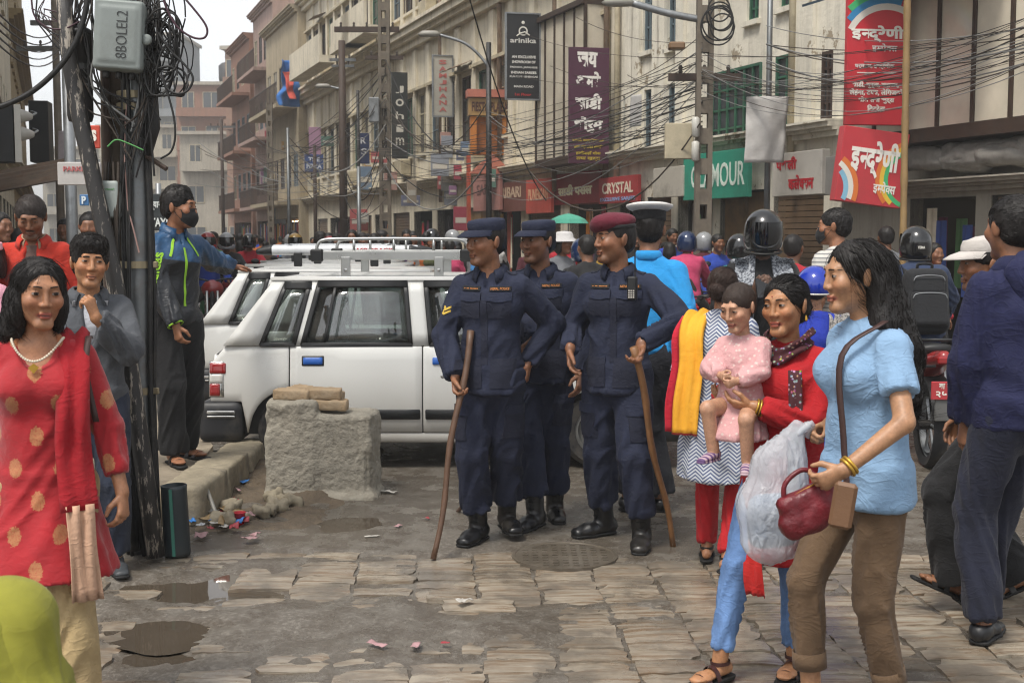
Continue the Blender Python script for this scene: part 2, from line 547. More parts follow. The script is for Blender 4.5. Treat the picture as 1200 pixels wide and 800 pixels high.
def axis(lo, hi, step, fine=()):
 """grid lines from lo to hi, closer together inside the fine intervals (lo, hi, step)"""
 out, x = [], lo
 while x < hi + step:
  out.append(x)
  s_ = step
  for (a, b, q) in fine:
   if x >= a - q and x < b: s_ = min(s_, q)
   elif x < a and x + s_ > a: s_ = min(s_, max(a - x, q))
  x += s_
 return np.array(out, dtype=np.float32)
class Field:
 def __init__(s, xs, ys, zs):
  s.xs, s.ys, s.zs = xs, ys, zs
  s.D = np.full((len(xs), len(ys), len(zs)), .4, dtype=np.float32)
 def _blk(s, p, m):
  sl = []
  for ax, lo, hi in ((s.xs, p.lo[0], p.hi[0]), (s.ys, p.lo[1], p.hi[1]), (s.zs, p.lo[2], p.hi[2])):
   i0 = max(0, int(np.searchsorted(ax, lo - m)) - 1); i1 = min(len(ax), int(np.searchsorted(ax, hi + m)) + 1)
   if i1 - i0 < 1: return None
   sl.append(slice(i0, i1))
  return tuple(sl)
 def _xyz(s, b): return s.xs[b[0]][:, None, None], s.ys[b[1]][None, :, None], s.zs[b[2]][None, None, :]
 def add(s, p, k=.02):
  b = s._blk(p, k + .03)
  if b is None: return s
  s.D[b] = smin(s.D[b], p.fn(*s._xyz(b)), k); return s
 def sub(s, p, k=.01):
  b = s._blk(p, k + .03)
  if b is None: return s
  s.D[b] = -smin(-s.D[b], p.fn(*s._xyz(b)), k); return s
 def cut(s, pt, nrm, lo=None, hi=None, k=.004):
  """remove what lies on the nrm side of a plane (inside the box lo..hi)"""
  p = Prim(A3(lo) if lo is not None else A3((s.xs[0], s.ys[0], s.zs[0])), A3(hi) if hi is not None else A3((s.xs[-1], s.ys[-1], s.zs[-1])), None)
  b = s._blk(p, 0)
  x, y, z = s._xyz(b)
  n = A3(nrm); n = n / np.linalg.norm(n)
  d = (x - pt[0]) * n[0] + (y - pt[1]) * n[1] + (z - pt[2]) * n[2]
  s.D[b] = -smin(-s.D[b], -d + 0 * s.D[b], k); return s
 def net(s):
  D = s.D
  D[0], D[-1] = .4, .4; D[:, 0], D[:, -1] = .4, .4; D[:, :, 0], D[:, :, -1] = .4, .4
  I = D < 0
  cnt = np.zeros(tuple(n - 1 for n in D.shape), dtype=np.int8)
  for a in (0, 1):
   for b in (0, 1):
    for c in (0, 1):
     cnt += I[a:D.shape[0] - 1 + a, b:D.shape[1] - 1 + b, c:D.shape[2] - 1 + c]
  act = np.argwhere((cnt > 0) & (cnt < 8))
  if len(act) == 0: return np.zeros((0, 3), np.float32), np.zeros((0, 4), np.int32)
  idx = np.full(cnt.shape, -1, dtype=np.int32)
  idx[act[:, 0], act[:, 1], act[:, 2]] = np.arange(len(act))
  cor = [(a, b, c) for a in (0, 1) for b in (0, 1) for c in (0, 1)]
  val = {q: D[act[:, 0] + q[0], act[:, 1] + q[1], act[:, 2] + q[2]] for q in cor}
  acc = np.zeros((len(act), 3), np.float32); n = np.zeros(len(act), np.float32)
  for q in cor:
   for ax in range(3):
    if q[ax]: continue
    q2 = list(q); q2[ax] = 1; q2 = tuple(q2)
    a, b = val[q], val[q2]
    m = (a < 0) != (b < 0)
    t = np.where(m, a / np.where(m, a - b, 1), 0)
    p = np.tile(np.array(q, np.float32), (len(act), 1)); p[:, ax] = t
    acc += p * m[:, None]; n += m
  f = acc / n[:, None]
  V = np.empty((len(act), 3), np.float32)
  for ax, g in enumerate((s.xs, s.ys, s.zs)):
   i = act[:, ax]
   V[:, ax] = g[i] + f[:, ax] * (g[i + 1] - g[i])
  Fs = []
  for ax in range(3):
   o = [(1, 2), (2, 0), (0, 1)][ax]
   lo = [slice(None)] * 3; hi = [slice(None)] * 3
   lo[ax] = slice(0, -1); hi[ax] = slice(1, None)
   A_, B_ = I[tuple(lo)], I[tuple(hi)]
   e = np.argwhere(A_ != B_)
   e = e[(e[:, o[0]] > 0) & (e[:, o[1]] > 0) & (e[:, o[0]] < D.shape[o[0]] - 1) & (e[:, o[1]] < D.shape[o[1]] - 1)]
   ins = A_[e[:, 0], e[:, 1], e[:, 2]]
   def g(d0, d1):
    q = e.copy(); q[:, o[0]] -= d0; q[:, o[1]] -= d1
    return idx[q[:, 0], q[:, 1], q[:, 2]]
   quad = np.stack([g(1, 1), g(0, 1), g(0, 0), g(1, 0)], 1)
   quad[~ins] = quad[~ins][:, ::-1]
   Fs.append(quad)
  F = np.concatenate(Fs)
  return V, F[(F >= 0).all(1)]
def field_for(prims, step, pad=.05, fine=((), (), ())):
 lo = np.min([p.lo for p in prims], 0) - pad; hi = np.max([p.hi for p in prims], 0) + pad
 return Field(axis(lo[0], hi[0], step, fine[0]), axis(lo[1], hi[1], step, fine[1]), axis(lo[2], hi[2], step, fine[2]))
def blob(prims, step=.01, k=.02, subs=(), cuts=()):
 f = field_for(prims, step)
 for p in prims: f.add(p, k)
 for p in subs: f.sub(p, .008)
 for c_ in cuts: f.cut(*c_)
 return f.net()
def normals(V, F):
 n = np.cross(V[F[:, 2]] - V[F[:, 0]], V[F[:, 3]] - V[F[:, 1]])
 N = np.zeros_like(V)
 for i in range(4): np.add.at(N, F[:, i], n)
 return N / (np.linalg.norm(N, axis=1, keepdims=True) + 1e-12)
def relax(V, F, it=2, w=.5):
 E = np.concatenate([F[:, [0, 1]], F[:, [1, 2]], F[:, [2, 3]], F[:, [3, 0]]])
 for _ in range(it):
  S = np.zeros_like(V); n = np.zeros(len(V), np.float32)
  np.add.at(S, E[:, 0], V[E[:, 1]]); np.add.at(S, E[:, 1], V[E[:, 0]])
  np.add.at(n, E[:, 0], 1); np.add.at(n, E[:, 1], 1)
  V = V + (S / np.maximum(n, 1)[:, None] - V) * w
 return V

# ------------------------------------------------------------------ people
def rotm(yaw=0, pitch=0, roll=0):
 """yaw turns towards the person's left (+), pitch looks down (+), roll tips to the person's left (+); degrees"""
 return np.array(Matrix.Rotation(R(yaw), 3, 'Z') @ Matrix.Rotation(R(pitch), 3, 'X') @ Matrix.Rotation(R(roll), 3, 'Y'), dtype=np.float32)
def nz(v):
 v = np.asarray(v, dtype=np.float32); return v / (np.linalg.norm(v) + 1e-9)
def ik(a, t, l1, l2, pole):
 a, t = A3(a), A3(t)
 d = t - a; L = np.linalg.norm(d)
 Lm = min(max(L, abs(l1 - l2) + .01), l1 + l2 - .004)
 w = d / (L + 1e-9)
 t = a + w * Lm
 x = (l1 * l1 - l2 * l2 + Lm * Lm) / (2 * Lm)
 h = math.sqrt(max(l1 * l1 - x * x, 0))
 p = A3(pole); p = p - w * (p @ w); p = nz(p)
 return a + w * x + p * h, t
_skin = {}
def skin_mat(name, col):
 if name in _mc: return _mc[name]
 t = NT(name)
 v = t.co('Object')
 n1 = t.noise(v, 30, 4, .6)
 c = t.mix(1.0, t.attr('tint'), t.mix(t.ramp(t.math('ADD', t.math('MULTIPLY', n1, .6), t.math('MULTIPLY', t.noise(v, 110, 3), .4)), .36, .64), (.80, .77, .75), (1.2, 1.17, 1.15)), 'MULTIPLY')
 _mc[name] = t.fin(c, t.ramp(n1, .3, .7, .42, .6), t.bump(t.noise(v, 260, 3), .12, .002), Subsurface_Weight=.12, Subsurface_Radius=(.012, .005, .003), Subsurface_Scale=.4)
 return _mc[name]
SKINMAT = skin_mat('skin', None)
def tint_mat(name, rough=.4, **kw):
 if name in _mc: return _mc[name]
 t = NT(name); _mc[name] = t.fin(t.attr('tint'), rough, **kw); return _mc[name]
EYEMAT = tint_mat('eye_surface', .45, Specular_IOR_Level=.25)
def hair_mat(name, col):
 if name in _mc: return _mc[name]
 t = NT(name); c = C(col)
 v = t.co('Object', (1, 1, .22))
 n1 = t.noise(v, 260, 4, .6); n2 = t.noise(t.co('Object'), 14, 3)
 cc = t.mix(t.ramp(n1, .3, .7), mul(c, .55), mul(c, 1.7))
 _mc[name] = t.fin(cc, t.ramp(n2, .3, .7, .42, .62), t.bump(n1, .6, .004), Specular_IOR_Level=.35)
 return _mc[name]

def catmull(P, k=6):
 P = [Vector(p) for p in P]; Q = [P[0] * 2 - P[1]] + P + [P[-1] * 2 - P[-2]]
 out = []
 for i in range(1, len(Q) - 2):
  for j in range(k):
   t_ = j / k; a, b, c_, d = Q[i - 1:i + 3]
   out.append(.5 * ((2 * b) + (c_ - a) * t_ + (2 * a - 5 * b + 4 * c_ - d) * t_ ** 2 + (3 * b - a - 3 * c_ + d) * t_ ** 3))
 return out + [P[-1]]

class Person:
 def __init__(s, label, loc, yaw=0, H=1.68, sex='m', skin='#a0704f', pose=None, name='person', group=None, fine=.0042, build=1.0, hand_fine=.005, gaze=0.0, eyes=True):
  s.root = empty(name, loc, R(yaw), label, 'person', group)
  s.k = H / 1.70
  s.root.scale = (s.k,) * 3
  s.sex, s.skin, s.fine, s.hf, s.gaze, s.w = sex, tuple(a_ * b_ for a_, b_ in zip(C(skin), (.92, 1.0, 1.08))), fine, hand_fine, gaze, build
  s.eyes = eyes
  s.loc, s.yaw = Vector(loc), R(yaw)
  s.p = p = dict(pose or {})
  for q in 'rl':
   if 'h' + q + 'W' in p: p['h' + q] = s.toL(at(*p['h' + q + 'W']))
   if 'a' + q + 'W' in p:
    w_ = p['a' + q + 'W']; g_ = s.toL(gnd(w_[0], w_[1], s.loc.z)); p['a' + q] = (g_[0], g_[1], .078 + (w_[2] if len(w_) > 2 else 0))
  s.solve(); s.body()
 def toL(s, w):
  """world point -> figure space"""
  d = Vector(w) - s.loc
  return A3((Matrix.Rotation(-s.yaw, 3, 'Z') @ d) / s.k)
 def toW(s, l):
  return s.loc + (Matrix.Rotation(s.yaw, 3, 'Z') @ Vector([float(q) for q in l])) * s.k
 def solve(s):
  p, f = s.p, s.sex == 'f'
  J = s.J = {}
  hd = p.get('hip', (0, 0, 0))
  P = J['P'] = A3((hd[0], hd[1], .935 + hd[2]))
  s.Rp = rotm(p.get('pyaw', 0), p.get('ppitch', 0) * 1.0)
  s.Rt = rotm(p.get('twist', 0), 0, 0) @ rotm(0, p.get('lean', 2), p.get('side', 0))
  sw, hw = (.138, .088) if f else (.156, .085)
  sw *= s.w; J['sw'] = sw
  up = s.Rt @ A3((0, 0, 1))
  up0 = nz(.5 * up + A3((0, 0, .5)))
  J['W'] = P + up0 * .15
  J['Ch'] = J['W'] + up * .19
  J['N'] = J['Ch'] + up * .165
  for q, sg in (('r', -1), ('l', 1)):
   J['H' + q] = P + s.Rp @ A3((sg * hw, 0, -.03))
   sh = J['N'] + s.Rt @ A3((sg * sw, .008, -.066 + p.get('shrug' + q, 0)))
   J['S' + q] = sh
   t = p.get('h' + q)
   if t is None: t = sh + A3((sg * .075, -.05, -.505))
   lm_ = p.get('limb', 1.0)
   J['E' + q], J['Wr' + q] = ik(sh, t, .285 * lm_, .25 * lm_, p.get('e' + q, (sg * .35, .9, -.2)))
   fa = nz(J['Wr' + q] - J['E' + q])
   J['f' + q] = nz(p['f' + q]) if ('f' + q) in p else fa
   n = A3(p.get('n' + q, (-sg * .95, .1, 0)))
   n = n - J['f' + q] * (n @ J['f' + q]); J['n' + q] = nz(n)
   an = p.get('a' + q)
   if an is None: an = (sg * .10, 0, .078)
   J['K' + q], J['A' + q] = ik(J['H' + q], an, .425 * lm_, .42 * lm_, p.get('k' + q, (sg * .12, -1, 0)))
   ya = R(p.get('fd' + q, sg * 12)); pi = R(p.get('fp' + q, 0))
   J['fw' + q] = A3((math.sin(ya) * math.cos(pi), -math.cos(ya) * math.cos(pi), -math.sin(pi)))   # toe direction
  hy, hp, hr = p.get('head', (0, 0, 0))
  s.Rh = rotm(hy, hp, hr)
  s.hs = p.get('hs', 1.0) * (0.97 if f else 1.0)
  J['Hc'] = J['N'] + s.Rt @ A3((0, -.022, .062)) + s.Rh @ A3((0, -.018, .088 * s.hs)) + A3(p.get('hoff', (0, 0, 0)))
 def hd(s, q): return s.J['Hc'] + s.Rh @ (A3(q) * s.hs)
 def head_prims(s):
  h, k, Q = s.hd, s.hs, s.Rh
  f = s.sex == 'f'
  add = [
   (el(h((0, .014, .030)), A3((.0745, .094, .086)) * k, Q), .0),
   (el(h((0, -.022, -.026)), A3((.061 if f else .064, .064, .078)) * k, Q), .025),
   (ec(h((0, -.012, -.045)), ((.052 if f else .056) * k, .05 * k), h((0, -.052, -.092)), ((.026 if f else .032) * k, .024 * k), Q[:, 0]), .025),
   (rc(h((-.014, -.070, -.095)), .015 * k, h((.014, -.070, -.095)), .015 * k), .022),
   (rc(h((-.03, -.078, .030)), .013 * k, h((.03, -.078, .030)), .013 * k), .02),
   (sp(h((-.041, -.064, -.018)), .022 * k), .025), (sp(h((.041, -.064, -.018)), .022 * k), .025),
   (rc(h((0, -.087, .022)), .0070 * k, h((0, -.0985 if f else -.1015, -.025)), (.0096 if f else .0112) * k), .012),
   (sp(h((-.0125, -.093, -.0285)), .0080 * k), .008), (sp(h((.0125, -.093, -.0285)), .0080 * k), .008),
   (rc(h((-.014, -.0872, -.0570)), .0062 * k, h((.014, -.0872, -.0570)), .0062 * k), .008),
   (rc(h((-.011, -.0868, -.0688)), .0066 * k, h((.011, -.0868, -.0688)), .0066 * k), .003),
  ]
  sub = [(sp(h((sg * .032, -.099, .011)), .0165 * k), .014) for sg in (-1, 1)]
  add2 = [(sp(h((sg * .0315, -.0755, .010)), .0135 * k), .006) for sg in (-1, 1)]
  ears = []
  for sg in (-1, 1):
   E_ = Q @ rotm(sg * 22, 0, sg * 8)
   ears.append((el(h((sg * .0775, .012, .000)), A3((.009, .019, .031)) * k, E_), .006))
  return add, sub, add2 + ears
 def hand_prims(s, q):
  J, sg = s.J, (-1 if q == 'r' else 1)
  w, f, n = J['Wr' + q], J['f' + q], J['n' + q]
  t = np.cross(f, n) * (1 if q == 'r' else -1)
  z = (.92 if s.sex == 'f' else 1.0) * s.p.get('handscale', 1.0)
  curl = s.p.get('c' + q, .35)
  out = [ec(w - f * .01, (.026 * z, .020 * z), w + f * .088 * z, (.039 * z, .014 * z), t)]
  for i, (o, L, r) in enumerate(((.029, .072, .0092), (.0095, .080, .0095), (-.010, .074, .0090), (-.0285, .058, .0080))):
   b = w + (f * (.084 - abs(o) * .15) + t * o) * z
   ang = R(curl * (48 + 6 * i)) + R(4)
   spread = t * (o * 1.6)
   pt, a = b, 0
   for j, frac in enumerate((.45, .31, .24)):
    a += ang * (1.0 if j == 0 else (1.25 if j == 1 else .8))
    d = nz(f * math.cos(a) + n * math.sin(a) + spread)
    p2 = pt + d * L * frac * z
    out.append(rc(pt, r * z * (1 - .08 * j), p2, r * z * (.93 - .08 * j))); pt = p2
  tc = s.p.get('t' + q, curl)
  b = w + (f * .028 + t * .024 + n * .006) * z
  d1 = nz(f * .62 + t * (.75 - .35 * tc) + n * (.25 + .5 * tc))
  d2 = nz(f * .85 + t * (.35 - .45 * tc) + n * (.15 + .5 * tc))
  p1 = b + d1 * .046 * z; p2 = p1 + d2 * .034 * z
  out += [rc(b, .0145 * z, p1, .0108 * z), rc(p1, .0106 * z, p2, .0082 * z)]
  return out
 def body(s):
  J, Q, f = s.J, s.Rt, s.sex == 'f'
  ux = Q @ A3((1, 0, 0)); px = s.Rp @ A3((1, 0, 0))
  L = [
   (ec(J['P'] - (0, 0, .06), (.135, .09), J['W'], (.115, .082), px), .03),
   (ec(J['W'], (.115, .082), J['Ch'], (.135 * s.w, .092), ux), .04),
   (ec(J['Ch'], (.135 * s.w, .09), J['N'] - (Q @ A3((0, 0, .05))), (.105, .06), ux), .04),
   (rc(J['N'] - Q @ A3((0, 0, .03)), .047 if f else .058, s.hd((0, .014, -.055)), .043 if f else .051), .03),
  ]
  for q, sg in (('r', -1), ('l', 1)):
   L += [(rc(J['N'] - Q @ A3((0, 0, .048)), .042, J['S' + q] - Q @ A3((sg * .03, 0, .025)), .036), .03),
      (rc(J['S' + q] - A3((0, 0, .02)), .042 if not f else .038, J['E' + q], .039 if not f else .034), .02),
      (rc(J['E' + q], .039 if not f else .034, J['Wr' + q], .0265 if not f else .0235), .012)]
   if not s.p.get('nolegs'):
    L += [(rc(J['H' + q], .066 * s.p.get('fat', 1), J['K' + q], .042 * s.p.get('fat', 1)), .03), (rc(J['K' + q], .042 * s.p.get('fat', 1), J['A' + q], .034 * s.p.get('fat', 1)), .02)]
    A_, w = J['A' + q], J['fw' + q]
    dn = np.cross(nz(np.cross(w, A3((0, 0, 1)))), w) * -1
    if dn[2] > 0: dn = -dn
    L += [(ec(A_ - w * .045 + dn * .04, (.028, .03), A_ + w * .11 + dn * .052, (.038, .018), np.cross(w, dn)), .02),
       (ec(A_ + w * .10 + dn * .053, (.040, .017), A_ + w * .165 + dn * .058, (.034, .011), np.cross(w, dn)), .02)]
  add, sub, add2 = s.head_prims()
  hands = {q: s.hand_prims(q) for q in 'rl'}
  allp = [p for p, k in L] + [p for p, k in add] + [p for h in hands.values() for p in h]
  hp = [p for p, k in add + add2]
  flo = np.min([p.lo for p in hp], 0) - .012; fhi = np.max([p.hi for p in hp], 0) + .012
  fine = [[(flo[i], fhi[i], s.fine)] for i in range(3)]
  for q in 'rl':
   if s.p.get('nofine' + q) or s.hf >= .012: continue
   a = np.min([p.lo for p in hands[q]], 0) - .008; b = np.max([p.hi for p in hands[q]], 0) + .008
   for i in range(3): fine[i].append((a[i], b[i], s.hf))
  F = field_for(allp, max(.017, s.fine * 2.5), .04, fine)
  for p, k in L: F.add(p, k)
  for p, k in add: F.add(p, k)
  for p, k in sub: F.sub(p, k)
  for p, k in add2: F.add(p, k)
  for q in 'rl':
   for i, p in enumerate(hands[q]): F.add(p, .012 if i == 0 else .005)
  V, Fc = F.net()
  q = ((V - J['Hc']) @ s.Rh) / s.hs
  sk = np.array(s.skin, np.float32)
  col = np.tile(sk, (len(V), 1))
  lip = np.clip(1.25 - np.sqrt((q[:, 0] / .026) ** 2 + ((q[:, 2] + .062) / .0105) ** 2), 0, .45) / .45 * (q[:, 1] < -.06)
  lc = np.array(C(s.p['lips']) if 'lips' in s.p else sk * np.array([.72, .46, .44]), np.float32)
  col = col * (1 - .7 * lip[:, None]) + lc * .7 * lip[:, None]
  ck = np.exp(-(((np.abs(q[:, 0]) - .042) / .022) ** 2 + ((q[:, 2] + .022) / .022) ** 2)) * (q[:, 1] < -.02)
  col *= 1 + ck[:, None] * np.array([.10, -.04, -.05], np.float32)
  if not f and s.p.get('stubble', .25) > 0:
   bd = np.clip((-.045 - q[:, 2]) / .03, 0, 1) * (q[:, 1] < .0) * (q[:, 2] > -.13)
   col *= 1 - s.p.get('stubble', .25) * bd[:, None] * np.array([.9, .8, .7], np.float32) * (1 - lip[:, None])
  s.bodyV, s.bodyF = V, Fc
  o = link('body', np_mesh('body', V, Fc, True, col), SKINMAT, s.root)
  s.bodyo = o
  if s.eyes: s.make_eyes()
  return o
 def make_eyes(s):
  for sg in (-1, 1):
   u, v = np.meshgrid(np.linspace(-1, 1, 15), np.linspace(-1, 1, 9), indexing='ij')
   op = s.p.get('open', 1.0)
   hh = (.0054 if s.sex == 'f' else .0046) * op * np.clip(1 - u * u, 0, 1) ** .7 + .0002
   x = u * .0138; z = v * hh + .0012 * u * sg * .6
   Rr = .0143
   y = -np.sqrt(np.maximum(Rr ** 2 - x * x - z * z, 1e-6))
   gx = s.gaze * .006
   d = np.sqrt((x - gx) ** 2 + (z - .0006) ** 2)
   c = np.ones(u.shape + (3,), np.float32) * np.array([.27, .23, .205])
   c[d < .0078] = (.030, .014, .008); c[d < .0028] = (.004, .004, .004)
   c[(v > .72)] = (.012, .009, .008)
   c[np.abs(u) > .9] = (.12, .05, .035)
   Pl = np.stack([x + sg * .0315, y - .0755, z + .010], -1).reshape(-1, 3)
   W = s.J['Hc'] + (Pl * s.hs) @ s.Rh.T
   i = np.arange(15 * 9).reshape(15, 9)
   Fq = np.stack([i[:-1, :-1].ravel(), i[1:, :-1].ravel(), i[1:, 1:].ravel(), i[:-1, 1:].ravel()], 1)
   link('eye', np_mesh('eye', W, Fq, True, c.reshape(-1, 3)), EYEMAT, s.root)
 def bvh(s, V=None, F=None):
  V = s.bodyV if V is None else V; F = s.bodyF if F is None else F
  return BVHTree.FromPolygons([Vector(v) for v in V.tolist()], F.tolist())
 def brows(s, mt, thick=.0042, z0=.030, arch=.004, moustache=None):
  b = s.bvh()
  nrm = Vector((s.Rh @ A3((0, -1, 0))).tolist())
  def strip(cs, hw, name):
   P = []
   for (x, z, w) in cs:
    for k in (-1, 0, 1):
     o = Vector(s.hd((x, -.16, z + k * w)).tolist())
     hit = b.ray_cast(o, -nrm)[0]
     if hit is None: hit = Vector(s.hd((x, -.085, z + k * w)).tolist())
     P.append(hit + nrm * (.0022 if k == 0 else .0006))
   n = len(cs)
   F = []
   for i in range(n - 1):
    for k in range(2): F.append((i * 3 + k, i * 3 + k + 1, i * 3 + k + 4, i * 3 + k + 3))
   link(name, np_mesh(name, [tuple(p) for p in P], F), mt, s.root)
  for sg in (-1, 1):
   cs = [(sg * (.013 + .037 * t), z0 + arch * math.sin(t * 2.3) - .004 * t, thick * (1 - .75 * t ** 2) * .75) for t in [i / 7 for i in range(8)]]
   strip(cs, thick, 'eyebrow')
  mm = mat('mouth_line', (.05, .014, .012), .5, bump=0)
  keep = mt; mt = mm
  strip([(-.023 + .046 * i / 9, -.0624 - .0016 * abs(i / 4.5 - 1) ** 2, .0016 * (1 - .7 * abs(i / 4.5 - 1) ** 2)) for i in range(10)], .002, 'mouth')
  mt = keep
  if moustache:
   cs = [(-.027 + .054 * i / 9, -.0455 - .006 * abs(i / 4.5 - 1) ** 2, moustache * (1 - .6 * abs(i / 4.5 - 1) ** 3)) for i in range(10)]
   strip(cs, .004, 'moustache')

 # ---- hair
 def hair(s, style='short', col='#15110f', step=.0065, shag=.004, seed=1, extra=(), cutz=None, strands=0, hide_top=None):
  h, Q, k = s.hd, s.Rh, s.hs
  def E_(c, r): return el(h(c), A3(r) * k, Q)
  P = [E_((0, .018, .036), (.083, .100, .090))]
  subs, kk = [], .02
  if style == 'short':
   P += [E_((0, .05, -.01), (.070, .06, .06))]
  elif style == 'crop':
   P = [E_((0, .017, .034), (.0785, .0965, .0885)), E_((0, .05, -.01), (.066, .056, .06))]
  elif style == 'quiff':
   P += [E_((0, .05, -.01), (.072, .06, .06)), E_((0, -.03, .088), (.077, .072, .055)), E_((0, .03, .08), (.084, .085, .068))]
  elif style == 'pulled':      # combed back into a knot
   P += [E_((0, .05, -.01), (.074, .068, .065)), E_((0, .118, -.01), (.045, .042, .045))]
  elif style == 'bob':
   P += [E_((0, .055, -.03), (.088, .075, .10)), E_((-.07, .015, -.045), (.028, .05, .075)), E_((.07, .015, -.045), (.028, .05, .075))]
  elif style == 'baby':
   P = [E_((0, .020, .034), (.078, .095, .086))]
  P += [rc(h(a), ra * k, h(b), rb * k) for (a, ra, b, rb) in extra]
  F = field_for(P, step, .03)
  for p in P: F.add(p, kk)
  # the face stays free: a slanted plane from the hairline to behind the ears
  hl = {'baby': .088, 'quiff': .078}.get(style, .072)
  if style in ('short', 'crop', 'quiff', 'baby'):
   F.sub(E_((0, -.20, -.085), (.35, .17, .155)), .02)
   for sg in (-1, 1): F.sub(E_((sg * .088, -.005, -.035), (.03, .045, .045)), .01)
  else:
   F.sub(E_((0, -.150, -.022), (.084, .125, .118)), .015)
  if cutz is not None: F.cut(h((0, 0, cutz)), Q @ A3((0, 0, 1)))
  if hide_top is not None:
   F.cut(h((0, 0, hide_top)), Q @ A3((0, 0, 1)))
  V, Fc = F.net()
  if len(V) == 0: return None
  V = relax(V, Fc, 1)
  N = normals(V, Fc)
  d = fbm(V * np.array([75, 75, 28], np.float32), seed, 2) * shag + fbm(V * 18, seed + 5, 2) * shag * .9
  V = V + N * d[:, None]
  mt = hair_mat('hair_' + col.strip('#'), col)
  o = link('hair', np_mesh('hair', V, Fc), mt, s.root)
  if strands:
   s.strands(V, N, strands, mt, o, style)
  s.hairmat = mt
  return o
 def strands(s, V, N, n, mt, parent, style, L=None, r=.0009, lift=None, flow=None):
  """single locks laid along the hair so that its outline and sheen break up"""
  g = np.random.default_rng(11)
  q = ((V - s.J['Hc']) @ s.Rh) / s.hs
  long_ = style in ('long', 'bob', 'pulled')
  sel = g.choice(len(V), min(n, len(V)), replace=False)
  m = MB()
  lf = lift if lift is not None else (.02 if long_ else .10)
  for i in sel:
   p, nn, qq = V[i], N[i], q[i]
   if style in ('short', 'quiff', 'crop') and qq[2] < .03 and qq[1] < .02: continue
   L_ = (L or (.085 if long_ else .026)) * g.uniform(.6, 1.3)
   if flow is not None: d = A3(flow)
   elif style == 'pulled': d = s.Rh @ A3((-.25 * np.sign(qq[0]) * (qq[1] < 0), .9, -.35))
   elif long_: d = s.Rh @ A3((.35 * np.sign(qq[0]) * (qq[2] > .06), .35 * (qq[2] > .03), -.9))
   elif style == 'quiff': d = s.Rh @ A3((.25, -.55, .55))
   else: d = s.Rh @ A3((.35, -.75, -.1))
   d = d + g.normal(0, .16 if long_ else .30, 3)
   d = nz(d - nn * (d @ nn))
   pts = [tuple(p + d * t_ + nn * (.0012 + lf * t_ * (1 - .5 * t_ / L_) - t_ * t_ / (.26 if long_ else .20))) for t_ in (0, L_ * .5, L_)]
   m.tube(pts, [r * 1.3, r, r * .25], 3, cap=False)
  o = link('hair_lock', m.mesh('hair_lock', fix=False), mt, parent); o['kind'] = 'stuff'
 # ---- garments
 def fold(s, V, F, limbs, freq=15.0, seed=3, base=.35):
  """creases that run across each limb; limbs = (a, b, amplitude at a, amplitude at b)"""
  N = normals(V, F)
  ds, vs = [], []
  for li, (a, b, fa, fb) in enumerate(limbs):
   a, b = A3(a), A3(b)
   ab = b - a; L = np.linalg.norm(ab); w = ab / L
   q = V - a
   h = q @ w; t = np.clip(h / L, 0, 1)
   r_ = q - np.outer(t * L, w)
   ds.append((r_ ** 2).sum(1) + 1e-4)
   u = nz(np.cross(w, A3((.31, .9, .2)))); v = np.cross(w, u)
   rr = np.sqrt((r_ ** 2).sum(1)) + 1e-4
   cu, cv = (r_ @ u) / rr, (r_ @ v) / rr
   P_ = np.stack([h * freq * .66 + cu * 1.9 + cv * .6, cu * 1.1 + 7.3 * li + h * 2.2, cv * 1.1], 1)
   n1 = vnoise(P_, seed); n2 = vnoise(P_ * 2.1 + 5, seed + 3)
   rid = np.exp(-(n1 / .40) ** 2) * 1.35 - .62 + n2 * .15
   vs.append(rid * (fa + (fb - fa) * t))
  W = 1 / np.array(ds) ** 3; W /= W.sum(0)
  d = (W * np.array(vs)).sum(0)
  d = d + vnoise(V * 6, seed + 9) * .003
  return V + N * d[:, None]
 def top(s, mt, name='shirt', loose=.016, sleeve=1.0, hem=-.10, flare=.0, sw=.0, chest=0.0, belly=0.0, neckcut=None, vneck=None, step=.0105, cuff=.0, seed=3, amp=1.0, open_front=False, hood=False, freq=15.0, scoop=None, skirt=None, waves=8):
  """garment for the trunk and arms. sleeve: 1 = to the wrist, .5 = to the elbow. hem = height relative to the pelvis"""
  J, Q, f = s.J, s.Rt, s.sex == 'f'
  l = loose
  ux = Q @ A3((1, 0, 0)); px = s.Rp @ A3((1, 0, 0))
  P = []
  P.append((ec(J['W'], (.122 + l, .090 + l + belly), J['Ch'], (.150 * s.w + l, .104 + l + chest * .4), ux), .05))
  P.append((ec(J['Ch'], (.150 * s.w + l, .103 + l), J['N'] - Q @ A3((0, 0, .045)), (.105, .062 + l * .5), ux), .05))
  P.append((ec(J['P'], (.150 + l + flare * .3, .105 + l + belly), J['W'], (.124 + l, .090 + l + belly), px), .05))
  hp = J['P'] + A3((0, 0, hem))
  wh = (.152 + l + flare, .108 + l + flare * .8)
  P.append((ec(hp, wh, J['P'] + A3((0, 0, .02)), (.150 + l + flare * .3, .105 + l + belly), px, True), .03))
  if skirt:
   sk_h, sk_w, swp = skirt[0], skirt[1], (skirt[2] if len(skirt) > 2 else (0, 0))
   hb = J['P'] + A3((swp[0], swp[1], sk_h)); ht = J['P'] + A3((swp[0] * .1, swp[1] * .1, -.06))
   P.append((ec(hb, sk_w, ht, (wh[0] + .006, wh[1] + .012), px, True), .04))
  if f or chest:
   c_ = max(chest, .02 if f else 0)
   for sg in (-1, 1):
    P.append((el(J['Ch'] + Q @ A3((sg * .072, -.075 - c_ * .6, -.012)), A3((.066, .052 + c_, .068)), Q), .05))
  limbs = [(J['P'] + A3((0, 0, hem)), J['W'], .007 * amp, .006 * amp), (J['W'], J['N'], .006 * amp, .002 * amp)]
